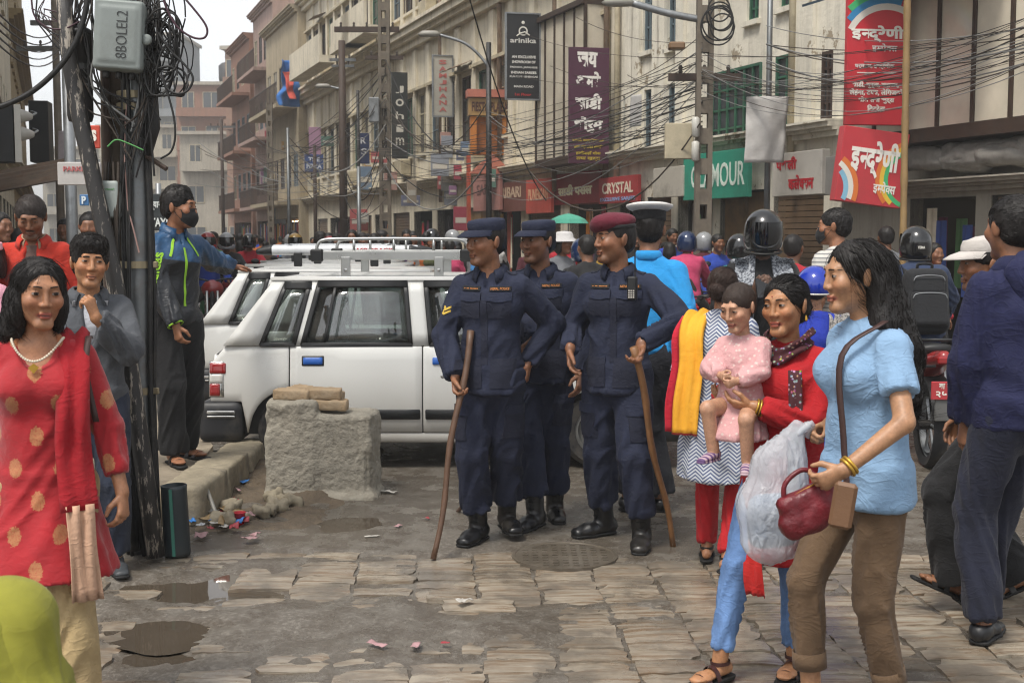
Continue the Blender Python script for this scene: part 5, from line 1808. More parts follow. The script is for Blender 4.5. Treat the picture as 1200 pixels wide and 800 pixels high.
# bay with rose curtains beside the purple sign, and projecting balcony rooms further on
u0, u1, z0, z1 = h3.rect(712, 190, 653, 15)
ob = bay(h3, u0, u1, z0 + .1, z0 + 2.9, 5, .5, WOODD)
for i in range(5):
 x = u0 + (u1 - u0) * (i + .5) / 5
 X, Z = np.meshgrid(np.linspace(-.13, .13, 9), np.linspace(0, 2.6, 6), indexing='ij')
 link('curtain', grid_mesh('curtain', X + x, .40 + .02 * np.sin(X * 70), Z + z0 + .15), cloth('rose_curtain', '#b07a66'), ob)
for (pxa, pxb, pya, pyb) in ((470, 440, 62, 5), (412, 372, 80, 18), (450, 425, 70, -5)):
 u0, u1, z0, z1 = h3.rect(pxa, pya, pxb, pyb)
 bo = h3.box('balcony', u0, u1, .55, 1.15, 7.75, 8.0)
 h3.box('balcony_wall', u0 + .01, u1 - .01, 1.05, 1.13, 8.0, 8.75, None, bo)
h3.finish()

# -- further houses of the row, each different
def far_house(s0, s1, h, mt, label, storeys, roofmat=None, balc=True, seed=1, out=0.0, name='tall_house'):
 H_ = House(s0, s1, h, mt, label, name, out)
 gg = np.random.default_rng(seed)
 n = max(2, int((s1 - s0) / 1.5))
 for st in range(1, storeys):
  z0 = 3.0 + (h - 3.2) * (st - 1) / (storeys - 1) + .8
  for i in range(n):
   u = (s1 - s0) * (i + .5) / n
   H_.window(u - .5, u + .5, z0, z0 + 1.35, (WOODD, CREAMW, BLUEW)[gg.integers(3)], rows=2, cols=2, sill=False, deep=.07)
  if balc and st >= 1:
   b = H_.box('balcony', .3, s1 - s0 - .3, .0, .9, z0 - .78, z0 - .62)
   m = MB()
   x = .32
   m.box(.3, s1 - s0 - .3, .84, .88, z0 + .2, z0 + .24)
   while x < s1 - s0 - .32: m.box(x, x + .025, .85, .875, z0 - .62, z0 + .2); x += .22
   m.build('railing', WOODD, b)
 H_.shop(.4, s1 - s0 - .4, 2.5, 1.5, None, (1, .6, .3), seed + 200)
 H_.cornice(h - .3, .35, .3, 'parapet')
 H_.finish()
 return H_
s_ = sF(362)
far_house(s_, s_ + 8, 11.2, plaster('sand_plaster', '#a89a80', .55), 'sand coloured house with stacked balcony rooms next to the long front', 3, seed=2, out=.35)
far_house(s_ + 8, s_ + 14, 13.0, PINK, 'pink plastered house with a railed roof terrace', 4, seed=3)
far_house(s_ + 14, s_ + 21, 12.2, plaster('dull_brick', '#86604e', .5), 'dull brick house with long balconies where the row ends', 4, seed=4, out=.2)
# blocks that close the view, turned to face us
def end_block(px0, px1, pyt, Y, mt, label, storeys, seed, rz=0.0, depth=9.0):
 a = at(px0, 280, Y); b = at(px1, 280, Y); top = at((px0 + px1) / 2, pyt, Y).z
 w = b.x - a.x
 r_ = empty('distant_block', ((a.x + b.x) / 2, Y, 0), rz, label, 'building')
 gg = np.random.default_rng(seed)
 MB().box(-w / 2, w / 2, 0, depth, 0, top).build('wall', mt, r_)
 n = max(2, int(w / 2.2))
 for st in range(storeys):
  z0 = top * (st + .35) / storeys
  for i in range(n):
   if gg.uniform() < .15: continue
   x = -w / 2 + w * (i + .5) / n; ww = gg.uniform(.45, .8)
   m = MB(); m.box(x - ww - .06, x + ww + .06, -.06, .05, z0 - .06, z0 - .001); m.box(x - ww - .06, x + ww + .06, -.06, .05, z0 + 1.401, z0 + 1.46)
   m.box(x - ww - .06, x - ww - .001, -.06, .05, z0, z0 + 1.4); m.box(x + ww + .001, x + ww + .06, -.06, .05, z0, z0 + 1.4); m.box(x - .03, x + .03, -.05, .04, z0, z0 + 1.4)
   wo = m.build('window', CREAMW, r_)
   MB().box(x - ww, x + ww, -.02, .02, z0, z0 + 1.4).build('pane', GLASS, wo)
  if gg.uniform() < .75:
   bo = MB().box(-w / 2 + .2, w / 2 - .2, -1.0, -.01, z0 - .9, z0 - .72).build('balcony', mt, r_)
   MB().box(-w / 2 + .2, w / 2 - .2, -1.0, -.9, z0 - .72, z0 - .1).build('parapet', mt, bo)
 MB().box(-w / 2 - .3, w / 2 + .3, -.4, depth, top, top + .3).build('roof', GREYP, r_)
 return r_
eb = end_block(210, 292, 100, 118, BRICKW, 'brick topped block closing the street with a roof tank', 5, 11)
MB().lathe([(.8, 0), (.85, .3), (.85, 1.5), (.5, 1.8), (.001, 1.85)], 16).build('water_tank', mat('tank_black', '#1c1c1e', .5), eb, smooth=True, loc=(1.0, 2.5, at(250, 100, 118).z + .6))
end_block(213, 285, 158, 110, plaster('pale_render', '#a39c8e', .5), 'pale lower house in front of the brick topped block', 3, 12)
end_block(176, 214, 42, 134, plaster('tower_grey', '#7e8285', .4), 'tall plain grey tower behind the street end', 8, 13)
end_block(120, 214, 150, 126, plaster('old_white', '#aaa392', .5), 'old white house below the grey tower', 4, 14)
end_block(266, 318, 58, 104, plaster('brown_render', '#8a6a58', .5), 'brown house with roof parapet standing by the bend', 5, 15, -.2)
end_block(52, 128, 175, 140, plaster('haze_render', '#9a9488', .4), 'distant low house seen past the tangle of cables', 3, 16)

# -- near row on our own side, seen along its front
LD, LN = FD, -FN
LO = Vector((-1.0 - .372 * 8, 8, 0))
class LHouse(House):
 def __init__(s, s0, s1, h, mt, label, name='terraced_house'):
  p = LO + LD * s1
  s.root = empty(name, p, FRZ + math.pi, label, 'building')
  s.s0, s.L, s.h, s.mt, s.out, s.depth = s0, s1 - s0, h, mt, 0, 6
  s.holes = []
for k, (a, b, h, mt_, lb, st) in enumerate(((2, 12, 12, plaster('umber_plaster', '#7d6f5b', .5), 'umber plastered house behind the sign boxes and tin awning', 3), (12, 30, 14, CREAM, 'cream house with timber lintels beyond the sign boxes', 4), (30, 55, 13, plaster('ochre_plaster', '#9a8660', .5), 'ochre house further along the same side as the sign boxes', 4))):
 L_ = LHouse(a, b, h, mt_, lb)
 n = int((b - a) / 1.7)
 for q in range(1, st):
  for i in range(n):
   u = (b - a) * (i + .5) / n; z0 = 3.8 + (h - 4.2) * (q - 1) / (st - 1)
   L_.window(u - .4, u + .4, z0, z0 + 1.5, (WOODD, GREENW)[(i + q) % 2], rows=2, cols=2)
 u = .5; kk = 0
 while u < b - a - 2.2:
  L_.shop(u, u + 1.9, 2.5, 1.5, (None, 'shutter', None)[kk % 3], None, 90 + kk + 10 * k); u += 2.4; kk += 1
 for z in (3.1, 3.1 + (h - 3.4) / 2): L_.cornice(z, .4, .3, 'ledge')
 L_.finish()

# ------------------------------------------------------------------ signs
F_FACE = math.atan2(FN.y, FN.x) + math.pi / 2          # board flat on the far facade
F_ACROSS = math.atan2(-FD.y, -FD.x) + math.pi / 2      # board across the street line, facing us
WHITE_L = mat('letter_white', '#d9d6cc', .5, var=.06, bump=0)
def lm(col): return mat('letter_' + col.strip('#'), col, .5, var=.06, bump=0)
def sign(label, px0, py0, px1, py1, Y, rz, col, texts=(), thick=.06, name='shop_sign', rough=.45, roll=0.0, dirt=.3, frame=None, cat='sign', group=None, var=.08, post=False):
 c = at((px0 + px1) / 2, (py0 + py1) / 2, Y)
 n = Vector((math.sin(rz), -math.cos(rz), 0))
 u = Vector((math.cos(rz), math.sin(rz), 0))
 o = Vector((0, 0, CAMZ))
 def hit(px, py):
  d = ray(px, py); return o + d * ((c - o).dot(n) / d.dot(n))
 cy = (py0 + py1) / 2; cx = (px0 + px1) / 2
 w = (hit(px1, cy) - hit(px0, cy)).dot(u); h = hit(cx, py0).z - hit(cx, py1).z
 r_ = empty(name, c, rz, label, cat, group)
 r_.rotation_euler = (0, roll, rz)
 mt = mat('board_' + str(col).strip('#') + ('d' if dirt > .35 else ''), col, rough, var=var, scale=3, bump=.08, bscale=30, dirt=dirt)
 MB().bbox((0, thick / 2, 0), (abs(w) / 2, thick / 2, h / 2), .006).build('panel', mt, r_)
 if frame:
  m = MB(); t = .03
  for (a, b, c_, d) in ((-w / 2 - t, w / 2 + t, h / 2 + .001, h / 2 + t), (-w / 2 - t, w / 2 + t, -h / 2 - t, -h / 2 - .001), (-w / 2 - t, -w / 2 - .001, -h / 2, h / 2), (w / 2 + .001, w / 2 + t, -h / 2, h / 2)):
   m.box(a, b, -.02, thick + .01, c_, d)
  m.build('frame', frame, r_)
 for tx in texts:
  s_, fx, fy, fw, fh, tc = tx[:6]
  lettering(s_, w * fw, h * fh, lm(tc), r_, Matrix.Translation(((fx - .5) * w, -.003, (.5 - fy) * h)), bold=tx[6] if len(tx) > 6 else .02, depth=.006)
 r_['_w'], r_['_h'] = w, h
 return r_, w, h

# red rainbow sign, upright, and its twin leaning below it
r_, w, h = sign('tall red sign with rainbow top and white Devanagari lettering', 993, -24, 1063, 147, 14.6, R(6), '#c02430', [
 ('इन्द्रेणी', .5, .375, .88, .115, '#e8e4da', .035), ('इम्पेक्स', .62, .47, .42, .06, '#dcd2cc'), ('धर्मपथ, इन्द्रचौक', .46, .595, .66, .045, '#dcd2cc'),
 ('साडी, कुर्ता, सलवार,', .48, .725, .78, .05, '#e8e4da', .03), ('लेहंगा, टप्स, लेिगजको', .5, .775, .9, .05, '#e8e4da', .03), ('थोक तथा खुद्रा', .5, .83, .6, .048, '#e8e4da', .03), ('िवक्रेता', .5, .885, .3, .048, '#e8e4da', .03)], thick=.09, dirt=.12)
def arcs(root, cx, cz, r0, cols, a0, a1, wd, xlim=None):
 for i, c_ in enumerate(cols):
  m = MB(); n = 20
  for k in range(n):
   p = [a0 + (a1 - a0) * q / n for q in (k, k + 1)]
   P = [(cx + math.cos(a) * rr, -.004 - .0006 * i, cz + math.sin(a) * rr) for a, rr in ((p[0], r0 + i * wd), (p[1], r0 + i * wd), (p[1], r0 + (i + 1) * wd), (p[0], r0 + (i + 1) * wd))]
   if all(abs(q[0]) <= xlim[0] + .02 and abs(q[2]) <= xlim[1] + .0 for q in P): m.quad(*P)
  if m.f: m.build('rainbow_band', lm(c_), root)
arcs(r_, w * .15, h * .02, h * .27, ['#d8d2c8', '#2f7fb0', '#3fa86a', '#d8b23a', '#d07030'], 0, math.pi, h * .045, (w / 2, h / 2))
MB().box(-w * .33, w * .33, -.005, -.0005, h * -.145, h * -.138).build('rule_line', WHITE_L, r_)
r_, w, h = sign('leaning red box sign with rainbow corners under the tall red one', 984, 152, 1061, 240, 14.2, R(8), '#b8323a', [('इन्द्रेणी', .52, .40, .74, .5, '#e4dfd6', .035), ('इम्पेक्स', .72, .76, .34, .17, '#e4dfd6', .02)], thick=.16, roll=R(7), dirt=.25)
arcs(r_, w * .62, -h * .1, h * .34, ['#3fa86a', '#d8b23a', '#d07030'], math.pi * .4, math.pi * 1.4, h * .06, (w / 2, h / 2))
arcs(r_, -w * .72, -h * .35, h * .30, ['#7fb0c8', '#d8d2c8', '#d07030'], -.6, 1.6, h * .07, (w / 2, h / 2))
# across the whitewashed house
sign('teal fabric shop board reading GLAMOUR under the green shutters', 799, 178, 874, 233, 19.6, F_FACE, '#2f8f78', [('GLAMOUR', .55, .5, .82, .5, '#d8e4da', .01)], thick=.08)
r_, w, h = sign('white fascia board with raised red Devanagari letters', 904, 178, 962, 229, 16.9, F_FACE, '#b9b4ab', [('पशली', .30, .25, .42, .30, '#b0202c', .04), ('कलेक्सन', .60, .70, .5, .34, '#b0202c', .04)], thick=.12)
sign('blank weathered white board hung next to the teal one', 765, 196, 800, 231, 21, F_FACE, '#b8b2a6', [], thick=.08, dirt=.6)
sign('grey metal fascia continuing from the white board', 960, 183, 993, 228, 16.2, F_FACE, '#8c8a86', [], thick=.1)
sign('maroon shop board reading CRYSTAL with a blue lower stripe', 701, 207, 746, 238, 23.2, F_FACE, '#9c3436', [('CRYSTAL', .5, .42, .8, .42, '#d8ccb8', .02), ('EXCLUSIVE SAREES', .5, .84, .9, .14, '#8fa0c8')], thick=.08)
r_, w, h = sign('deep red box sign with lit white and yellow lettering', 646, 202, 701, 239, 25.4, F_FACE, '#8f1f2a', [('साडी पसल', .5, .55, .72, .36, '#f4eed0', .05)], thick=.5)
sign('orange red board with thin capitals', 616, 210, 645, 250, 27, F_FACE, '#b0483c', [('PUNERSAN', .5, .45, .8, .35, '#d0a080')], thick=.08)
sign('brown board with capital letters beside the orange red one', 584, 213, 617, 248, 28.6, F_FACE, '#6a4038', [('RIBARI', .45, .35, .7, .36, '#b8a088')], thick=.08)
sign('dusty pink board with faded letters near the red frame', 554, 205, 585, 247, 30, F_FACE, '#a07068', [('SAREE', .5, .4, .7, .3, '#6a4a46')], thick=.08)
# hung across the line of the street
sign('purple sign with large white Devanagari words', 667, 56, 714, 192, 23.4, F_ACROSS * .6, '#4a2138', [
 ('जय', .45, .105, .5, .13, '#e4e0da', .045), ('अम्बे', .47, .275, .62, .135, '#e4e0da', .045), ('साडी', .48, .465, .66, .14, '#e4e0da', .045), ('शोरुम', .48, .665, .72, .14, '#e4e0da', .045),
 ('बनारसी, काञ्चिपुरम साडी', .48, .80, .8, .035, '#c0a83a'), ('तथा लेहंगाको लागि', .48, .855, .72, .035, '#c0a83a'), ('हामीकहाँ थोक', .48, .91, .62, .035, '#c0a83a'), ('तथा खुद्रा', .48, .96, .6, .035, '#c0a83a')], thick=.08, dirt=.12)
r_, w, h = sign('black sign with a white figure emblem and list of sarees', 594, 17, 632, 116, 26, F_ACROSS * .6, '#16171a', [
 ('arinika', .5, .31, .8, .06, '#d0cec8'), ('AN EXCLUSIVE', .52, .505, .74, .032, '#d8d6d0', .03), ('SHOWROOM OF', .52, .565, .72, .032, '#d8d6d0', .03), ('FRENCH, JAPANESE', .52, .63, .84, .026, '#d8d6d0'), ('INDIAN SAREES', .52, .69, .78, .03, '#d8d6d0', .03), ('KURTHAS, LEHENGAS', .52, .74, .86, .026, '#d8d6d0'), ('MAIN ROAD', .52, .855, .6, .026, '#d8d6d0'), ('1st Floor', .5, .95, .5, .032, '#b03030')], thick=.07, dirt=.1, frame=STEEL)
m = MB(); m.lathe([(w * .10, -.002), (w * .14, -.002), (w * .14, .002), (w * .10, .002)], 18, M=Matrix.Translation((0, -.006, h * .30)) @ Matrix.Rotation(R(90), 4, 'X'), cap=False)
m.lathe([(.001, -.003), (w * .05, -.003), (.001, .003)], 12, M=Matrix.Translation((0, -.008, h * .40)) @ Matrix.Rotation(R(90), 4, 'X'), cap=False)
m.tube([(-w * .2, -.008, h * .24), (-w * .1, -.008, h * .27), (w * .05, -.008, h * .29), (w * .2, -.008, h * .25)], w * .02, 5)
m.build('emblem', WHITE_L, r_)['kind'] = 'stuff'
r_, w, h = sign('pale board with red capitals SAMJHANA set upright', 508, 66, 530, 136, 33, F_ACROSS * .6, '#a8a498', [(ch, .5, .10 + .113 * i, .40, .075, '#b0605a', .03) for i, ch in enumerate('SAMJHANA')], thick=.08, dirt=.2, frame=STEEL)
sign('black upright sign with white script letters beside the lattice pole', 459, 85, 478, 186, 36, F_ACROSS * .6, '#20221f', [(ch, .5, .2 + .15 * i, .5, .085, '#c8c4b8', .01) for i, ch in enumerate('Johim')], thick=.08)
sign('navy upright sign with white letters near the thin lamp post', 420, 156, 433, 192, 38, F_ACROSS * .6, '#232f55', [('R', .45, .25, .5, .2, '#c8c8cc'), ('S', .5, .6, .5, .2, '#c8c8cc')], thick=.06)
sign('blue sign reading THE PIZZA above the far crowd', 357, 181, 379, 202, 46, F_ACROSS * .6, '#2c4478', [('THE', .5, .28, .6, .24, '#c8ccd4', .03), ('PIZZA', .5, .66, .8, .26, '#c8ccd4', .03)], thick=.06)
sign('faded lilac upright sign above the pizza board', 362, 149, 376, 182, 47, F_ACROSS * .6, '#a07a92', [], thick=.06)
# orange gateway
fc = at(573, 150, 29.6)
r_ = empty('shop_gateway', (fc.x, fc.y, 0), F_ACROSS * .45, 'orange framed gateway with FIESTA PLAZA lettering over it', 'gateway')
OR = mat('orange_board', '#b5702c', .6, var=.15, dirt=.3); WH2 = mat('pale_red_frame', '#b06a58', .6, dirt=.3)
z = lambda py: at(573, py, 29.6).z
sc = 29.6 / FPX
MB().box(-22 * sc, -15 * sc, -.1, .1, z(182), z(137)).build('side_panel', OR, r_); MB().box(14 * sc, 22 * sc, -.1, .1, z(182), z(137)).build('side_panel', OR, r_)
MB().box(-15 * sc, 14 * sc, .0, .06, z(182), z(137)).build('back_panel', mat('orange_dark', '#8f5320', .7, dirt=.3), r_)
MB().box(-24 * sc, 24 * sc, -.14, .14, z(136), z(116)).build('lintel', mat('tan_board', '#a08050', .6, dirt=.3), r_)
MB().box(-26 * sc, 26 * sc, -.2, .2, z(115), z(106)).build('cap_moulding', WH2, r_)
lettering('FIESTA PLAZA', 42 * sc, 11 * sc, lm('#4a2a20'), r_, Matrix.Translation((0, -.15, z(126))), .03)
for (a, b, c_, d) in ((-26, -22, 182, 252), (22, 26, 182, 252)): MB().box(a * sc, b * sc, -.1, .1, 0, z(182)).build('post', mat('red_frame', '#a8482f', .6, dirt=.3), r_)
MB().prism([(-26 * sc, z(205)), (0, z(181)), (26 * sc, z(205))], -.5, -.3).build('gable', WH2, r_)

# paper and cloth banners
def banner(label, px0, py0, px1, py1, Y, col, wave=.05, rz=0.0, texts=(), seed=1, cat='banner'):
 c = at((px0 + px1) / 2, (py0 + py1) / 2, Y); w = (px1 - px0) * Y / FPX; h = (py1 - py0) * Y / FPX
 X, Z = np.meshgrid(np.linspace(-w / 2, w / 2, 14), np.linspace(-h / 2, h / 2, 18), indexing='ij')
 P = np.stack([X * 2.2, Z * 1.4, np.zeros_like(X) + seed], -1)
 Yy = fbm(P, seed, 3) * wave * 2
 Xs = X + fbm(P + 9, seed, 2) * wave
 o = link('hanging_banner', grid_mesh('hanging_banner', Xs, Yy, Z), cloth('banner_' + col.strip('#'), col, .1, fold=.2), loc=c, rot=(0, 0, rz))
 o.modifiers.new('solid', 'SOLIDIFY').thickness = .004
 return tag(o, label, cat)
banner('wrinkled white cloth banner tied to the thin metal pole', 875, 114, 921, 190, 16.4, '#b5b2ae', .06)
banner('white notice sheet covering a narrow window of the whitewashed house', 735, 112, 755, 148, 22, '#b0adab', .02, F_FACE * .8)
banner('faded white banner tied between poles past the cable tangle', 68, 154, 81, 202, 20, '#b8aeb2', .03)
banner('bright blue tarpaulin bulging off a far balcony', 328, 72, 350, 124, 51, '#2f6ab0', .35, .3, seed=5, cat='tarpaulin')
banner('red and blue cloth hung beside the blue tarpaulin', 336, 84, 345, 116, 50.5, '#b8483a', .3, .3, seed=7, cat='tarpaulin')
banner('striped red and blue fabric lengths shown in a first floor opening', 619, 148, 650, 196, 26.6, '#4a3a78', .05, F_FACE, seed=8)
banner('bright red fabric length beside the striped ones', 630, 150, 639, 195, 26.3, '#a82a30', .05, F_FACE, seed=9)
# many small boards far down the street
gg = np.random.default_rng(77)
cols = ['#b05a5a', '#8a8f98', '#a89a88', '#6a7f98', '#b08a80', '#9a4050', '#a8a8a4', '#587a6c', '#8f6a8a', '#c09a60', '#70748a']
words_ = ['a pinkish', 'a grey', 'a sand coloured', 'a slate blue', 'a salmon', 'a crimson', 'an off-white', 'a sea green', 'a mauve', 'an amber', 'an indigo']
for i in range(30):
 px = gg.uniform(285, 575); py = gg.uniform(150, 250)
 sw_ = gg.uniform(8, 22); sh_ = gg.uniform(10, 30)
 Yf = 12 + FD.y * sF(px) - gg.uniform(1.0, 3.0)
 k = i % len(cols)
 r_, w, h = sign(words_[k][2:].strip() + ' small signboard jutting out over the distant shops', px, py, px + sw_, py + sh_, Yf, F_ACROSS * gg.uniform(.2, 1), cols[k], [], thick=.06, name='hanging_sign', group='small signboards over the distant shops')
 MB().box(-w * .4, w * .4, -.006, -.001, -h * .18, h * .05).build('painted_stripe', lm('#c4bfb4'), r_)

# ---- our side: sign boxes, round lamps, tin awning, parking and taxi boards
r_, w, h = sign('black sign box with white edge on the near house', -6, 122, 16, 190, 13.0, R(20), '#15171a', [], thick=.3)
MB().box(w * .5 + .01, w * .5 + .07, -.02, .3, -h * .5, h * .5).build('edge_strip', WHITE_L, r_)
sign('black slatted sign box beyond the round lamps', 34, 118, 57, 190, 15.0, R(10), '#17191b', [], thick=.3)
for k, (px, py) in enumerate(((24, 136), (26, 157))):
 p = at(px, py, 13.2)
 r_ = empty('spot_lamp', p, R(-50), ('upper' if k == 0 else 'lower') + ' round white spot lamp clamped to the sign box', 'lamp')
 M = Matrix.Rotation(R(90), 4, 'X')
 MB().lathe([(.03, -.12), (.05, -.08), (.075, .0), (.085, .05), (.08, .055), (.06, .02), (.001, .02)], 18, M=M).build('lamp_housing', mat('lamp_white', '#a8a49c', .5), r_, smooth=True)
 MB().tube([(0, .1, 0), (-.1, .2, .05), (-.25, .2, .08)], .012, 6).build('bracket', STEEL, r_)
p = at(22, 196, 13.6)
m = MB(); nn = 14
for i in range(nn):
 x0, x1 = -.6 + 1.1 * i / nn, -.6 + 1.1 * (i + 1) / nn
 z0, z1 = .02 * math.sin(i * 2.2), .02 * math.sin((i + 1) * 2.2)
 m._add([(x0, -.5, z0 - .22), (x1, -.5, z1 - .22), (x1, .5, z1), (x0, .5, z0), (x0, -.5, z0 - .232), (x1, -.5, z1 - .232), (x1, .5, z1 - .012), (x0, .5, z0 - .012)], [(0, 1, 2, 3), (7, 6, 5, 4), (0, 4, 5, 1), (3, 2, 6, 7)])
o = m.build('tin_awning', RUST, loc=p, rot=(0, R(14), R(-70)))
tag(o, 'sagging rusty tin awning under the sign boxes', 'awning')
sign('black taxi board with white lettering on the pole', 174, 227, 199, 270, 8.9, R(-4), '#1d2426', [('ट्याक्सी', .5, .3, .8, .3, '#c8ccc8', .03), ('TAXI', .5, .78, .8, .24, '#c8ccc8', .03)], thick=.03)
sign('red and yellow poster with a white dragon shape', 103, 147, 117, 174, 9.0, R(0), '#b8402a', [('S', .5, .45, .5, .5, '#e4dcd0', .06)], thick=.02)
sign('white notice board with red letters behind the leaning pipe', 67, 190, 118, 217, 9.4, R(0), '#b0aca8', [('PARKING', .5, .3, .7, .22, '#b06060')], thick=.03)
sign('small blue parking sign with a white letter', 93, 228, 104, 241, 10.5, R(0), '#3a6a98', [('P', .5, .5, .45, .7, '#d0d8dc', .04)], thick=.02)
m = MB(); p = at(85, 280, 11.0); m.tube([(p.x, p.y, 0), (p.x, p.y, 3.6)], .05, 12)
o = m.build('sign_post', STEEL, smooth=True); tag(o, 'plain grey steel post behind the leaning pipe', 'post')
m = MB(); p = at(187, 280, 9.0); m.tube([(p.x, p.y, 0.19), (p.x, p.y, 2.0)], .02, 10)
tag(m.build('sign_post', STEEL, smooth=True), 'thin steel post carrying the black taxi board', 'post')

# ------------------------------------------------------------------ poles
BLK_RUB = mat('black_rubber', '#141414', .55, var=.2, scale=20, bump=.15, dirt=.35, dirtcol=(.10, .09, .075))
POLE_ST = mat('worn_steel_pole', '#6f7375', .42, .55, .2, 5, .25, 60, dirt=.7, dirtcol=(.10, .065, .04))
POLE_W = mat('weathered_wood_pole', '#4f4336', .85, var=.3, scale=12, bump=.6, bscale=40, dirt=.5)
CONCP = mat('concrete_pole', '#6f665a', .9, var=.22, scale=6, bump=.5, bscale=40, dirt=.5)
PY = 6.25
pb = gnd(165, 652)
pb.y = PY
pole = empty('utility_pole', (pb.x, PY, 0), 0, 'thick steel utility pole wrapped in conduits at the kerb', 'utility pole')
def L(px, py, dy=0.0): 
 q = at(px, py, PY + dy); return (q.x - pb.x, q.y - PY, q.z)
top = 6.5
def stretch(a, b, zt):
 a, b = Vector(a), Vector(b); t = (zt - b.z) / (a.z - b.z); return tuple(b + (a - b) * t)
a, b = L(160, 90), L(166, 655)
MB().tube([stretch(a, b, z) for z in np.linspace(-.05, top, 14)], .062, 22).build('steel_tube', POLE_ST, pole, smooth=True)
a, b = L(132, 90, .08), L(140, 640, .08)
MB().tube([stretch(a, b, z) for z in np.linspace(-.05, top, 12)], .06, 16).build('timber_pole', POLE_W, pole, smooth=True)
for k, (pa, pb_, r, dy, mt_) in enumerate((((170, 0), (181, 650), .014, -.04, BLK_RUB), ((175, 90), (186, 655), .010, -.02, BLK_RUB), ((142, 0), (150, 652), .013, -.06, BLK_RUB), ((123, 90), (133, 640), .02, .0, WOODD), ((150, 100), (156, 652), .010, -.085, BLK_RUB))):
 a, b = L(*pa, dy), L(*pb_, dy)
 pts = [Vector(stretch(a, b, z)) + Vector((.006 * math.sin(z * 5 + k), 0, 0)) for z in np.linspace(.0, 4.5, 24)]
 MB().tube(pts, r, 8).build('conduit', mt_, pole, smooth=True)
for py in (112, 126, 310, 457):
 a, b = L(160, 90), L(166, 655); c = Vector(stretch(a, b, L(160, py)[2]))
 m = MB(); m.lathe([(.085, -.018), (.089, -.018), (.089, .018), (.085, .018)], 24, M=Matrix.Translation(c + Vector((-.012, .01, 0))), cap=False); m.bbox(c + Vector((.085, -.03, 0)), (.02, .012, .016), .003)
 m.build('clamp_band', mat('brass_band', '#8a7f66', .4, .6, dirt=.3), pole)['kind'] = 'stuff'
pl = [L(165, 88, -.06), L(170, 120, -.07), L(176, 160, -.07), L(181, 178, -.07), L(172, 188, -.06), L(168, 150, -.06)]
MB().tube([L(168, -20, -.05), L(170, 60, -.06), L(174, 110, -.07), L(178, 150, -.07), L(174, 188, -.06)], [.03, .04, .045, .04, .01], 10).build('cable_sheath', BLK_RUB, pole, smooth=True)
MB().tube([L(172, 183, -.06), L(195, 198, -.10)], .014, 6).build('steel_arm', WOODD, pole)
m = MB(); MB().tube([L(152, 90, -.08), L(147, 140, -.085), L(146, 190, -.09), L(150, 245, -.09), L(158, 275, -.09), L(163, 296, -.09)], .004, 5).build('loose_wire', mat('wire_pink', '#a08078', .6), pole)
# leaning black pipe with worn white paint, splice cylinder, short pipe
t = NT('worn_black_pipe'); v = t.co('Object'); n_ = t.noise(t.co('Object', (9, 9, 2.2)), 3, 6, .7)
PIPEM = t.fin(t.mix(t.ramp(n_, .54, .60), (.022, .020, .019), (.34, .30, .25)), .5, t.bump(n_, .5, .01))
pts = [at(x, y, 6.08) for x, y in ((70, -60), (80, 60), (92, 130), (103, 180), (118, 250), (133, 320), (147, 400), (158, 470), (169, 550), (183, 652))]
m = MB(); m.tube(pts, [.036, .038, .04, .04, .041, .042, .043, .044, .045, .045], 14)
tag(m.build('leaning_pipe', PIPEM, smooth=True), 'leaning black pipe with flaking white paint against the utility pole', 'pipe')
for k, (ps, r) in enumerate(((((129, 380), (137, 470), (146, 560), (158, 645)), .026), (((141, 460), (150, 540), (160, 600), (171, 650)), .02), (((121, 340), (128, 420), (139, 520), (152, 640)), .012))):
 m = MB(); m.tube([at(x, y, 6.14 + .03 * k) for x, y in ps], r, 8)
 tag(m.build('rubber_conduit', BLK_RUB, smooth=True), ('thick', 'middling', 'thin')[k] + ' black rubber conduit slanting to the foot of the pole', 'conduit', 'slanting conduits at the pole')
c = at(93, 88, 6.15)
r_ = empty('cable_splice_case', c, 0, 'dark cylindrical cable splice case hanging by the utility pole', 'splice case')
MB().lathe([(.02, -.235), (.055, -.225), (.062, -.20), (.062, .19), (.07, .19), (.07, .21), (.058, .22), (.03, .235), (.001, .236)], 22).build('case', mat('splice_black', '#1a1a1b', .5, bump=.1), r_, smooth=True)
MB().lathe([(.063, .02), (.066, .02), (.066, .05), (.063, .05)], 22, cap=False).build('collar', mat('splice_ring', '#2a2a2a', .5), r_)
p = gnd(203, 655); p.y = 6.18
m = MB(); m.lathe([(.001, 0), (.062, 0), (.066, .02), (.064, .34), (.066, .36), (.058, .362), (.056, .30), (.001, .30)], 24)
PVC = mat('dark_pvc', '#232c30', .4, var=.15, dirt=.4)
r_ = m.build('pipe_stub', PVC, smooth=True, loc=(p.x, p.y, 0), rot=(0, R(-2), 0))
tag(r_, 'short black plastic pipe stub standing at the kerb', 'pipe')
MB().box(-.008, .008, -.0685, -.064, .01, .35).build('green_line', mat('pvc_green', '#2f6a5c', .5), r_)
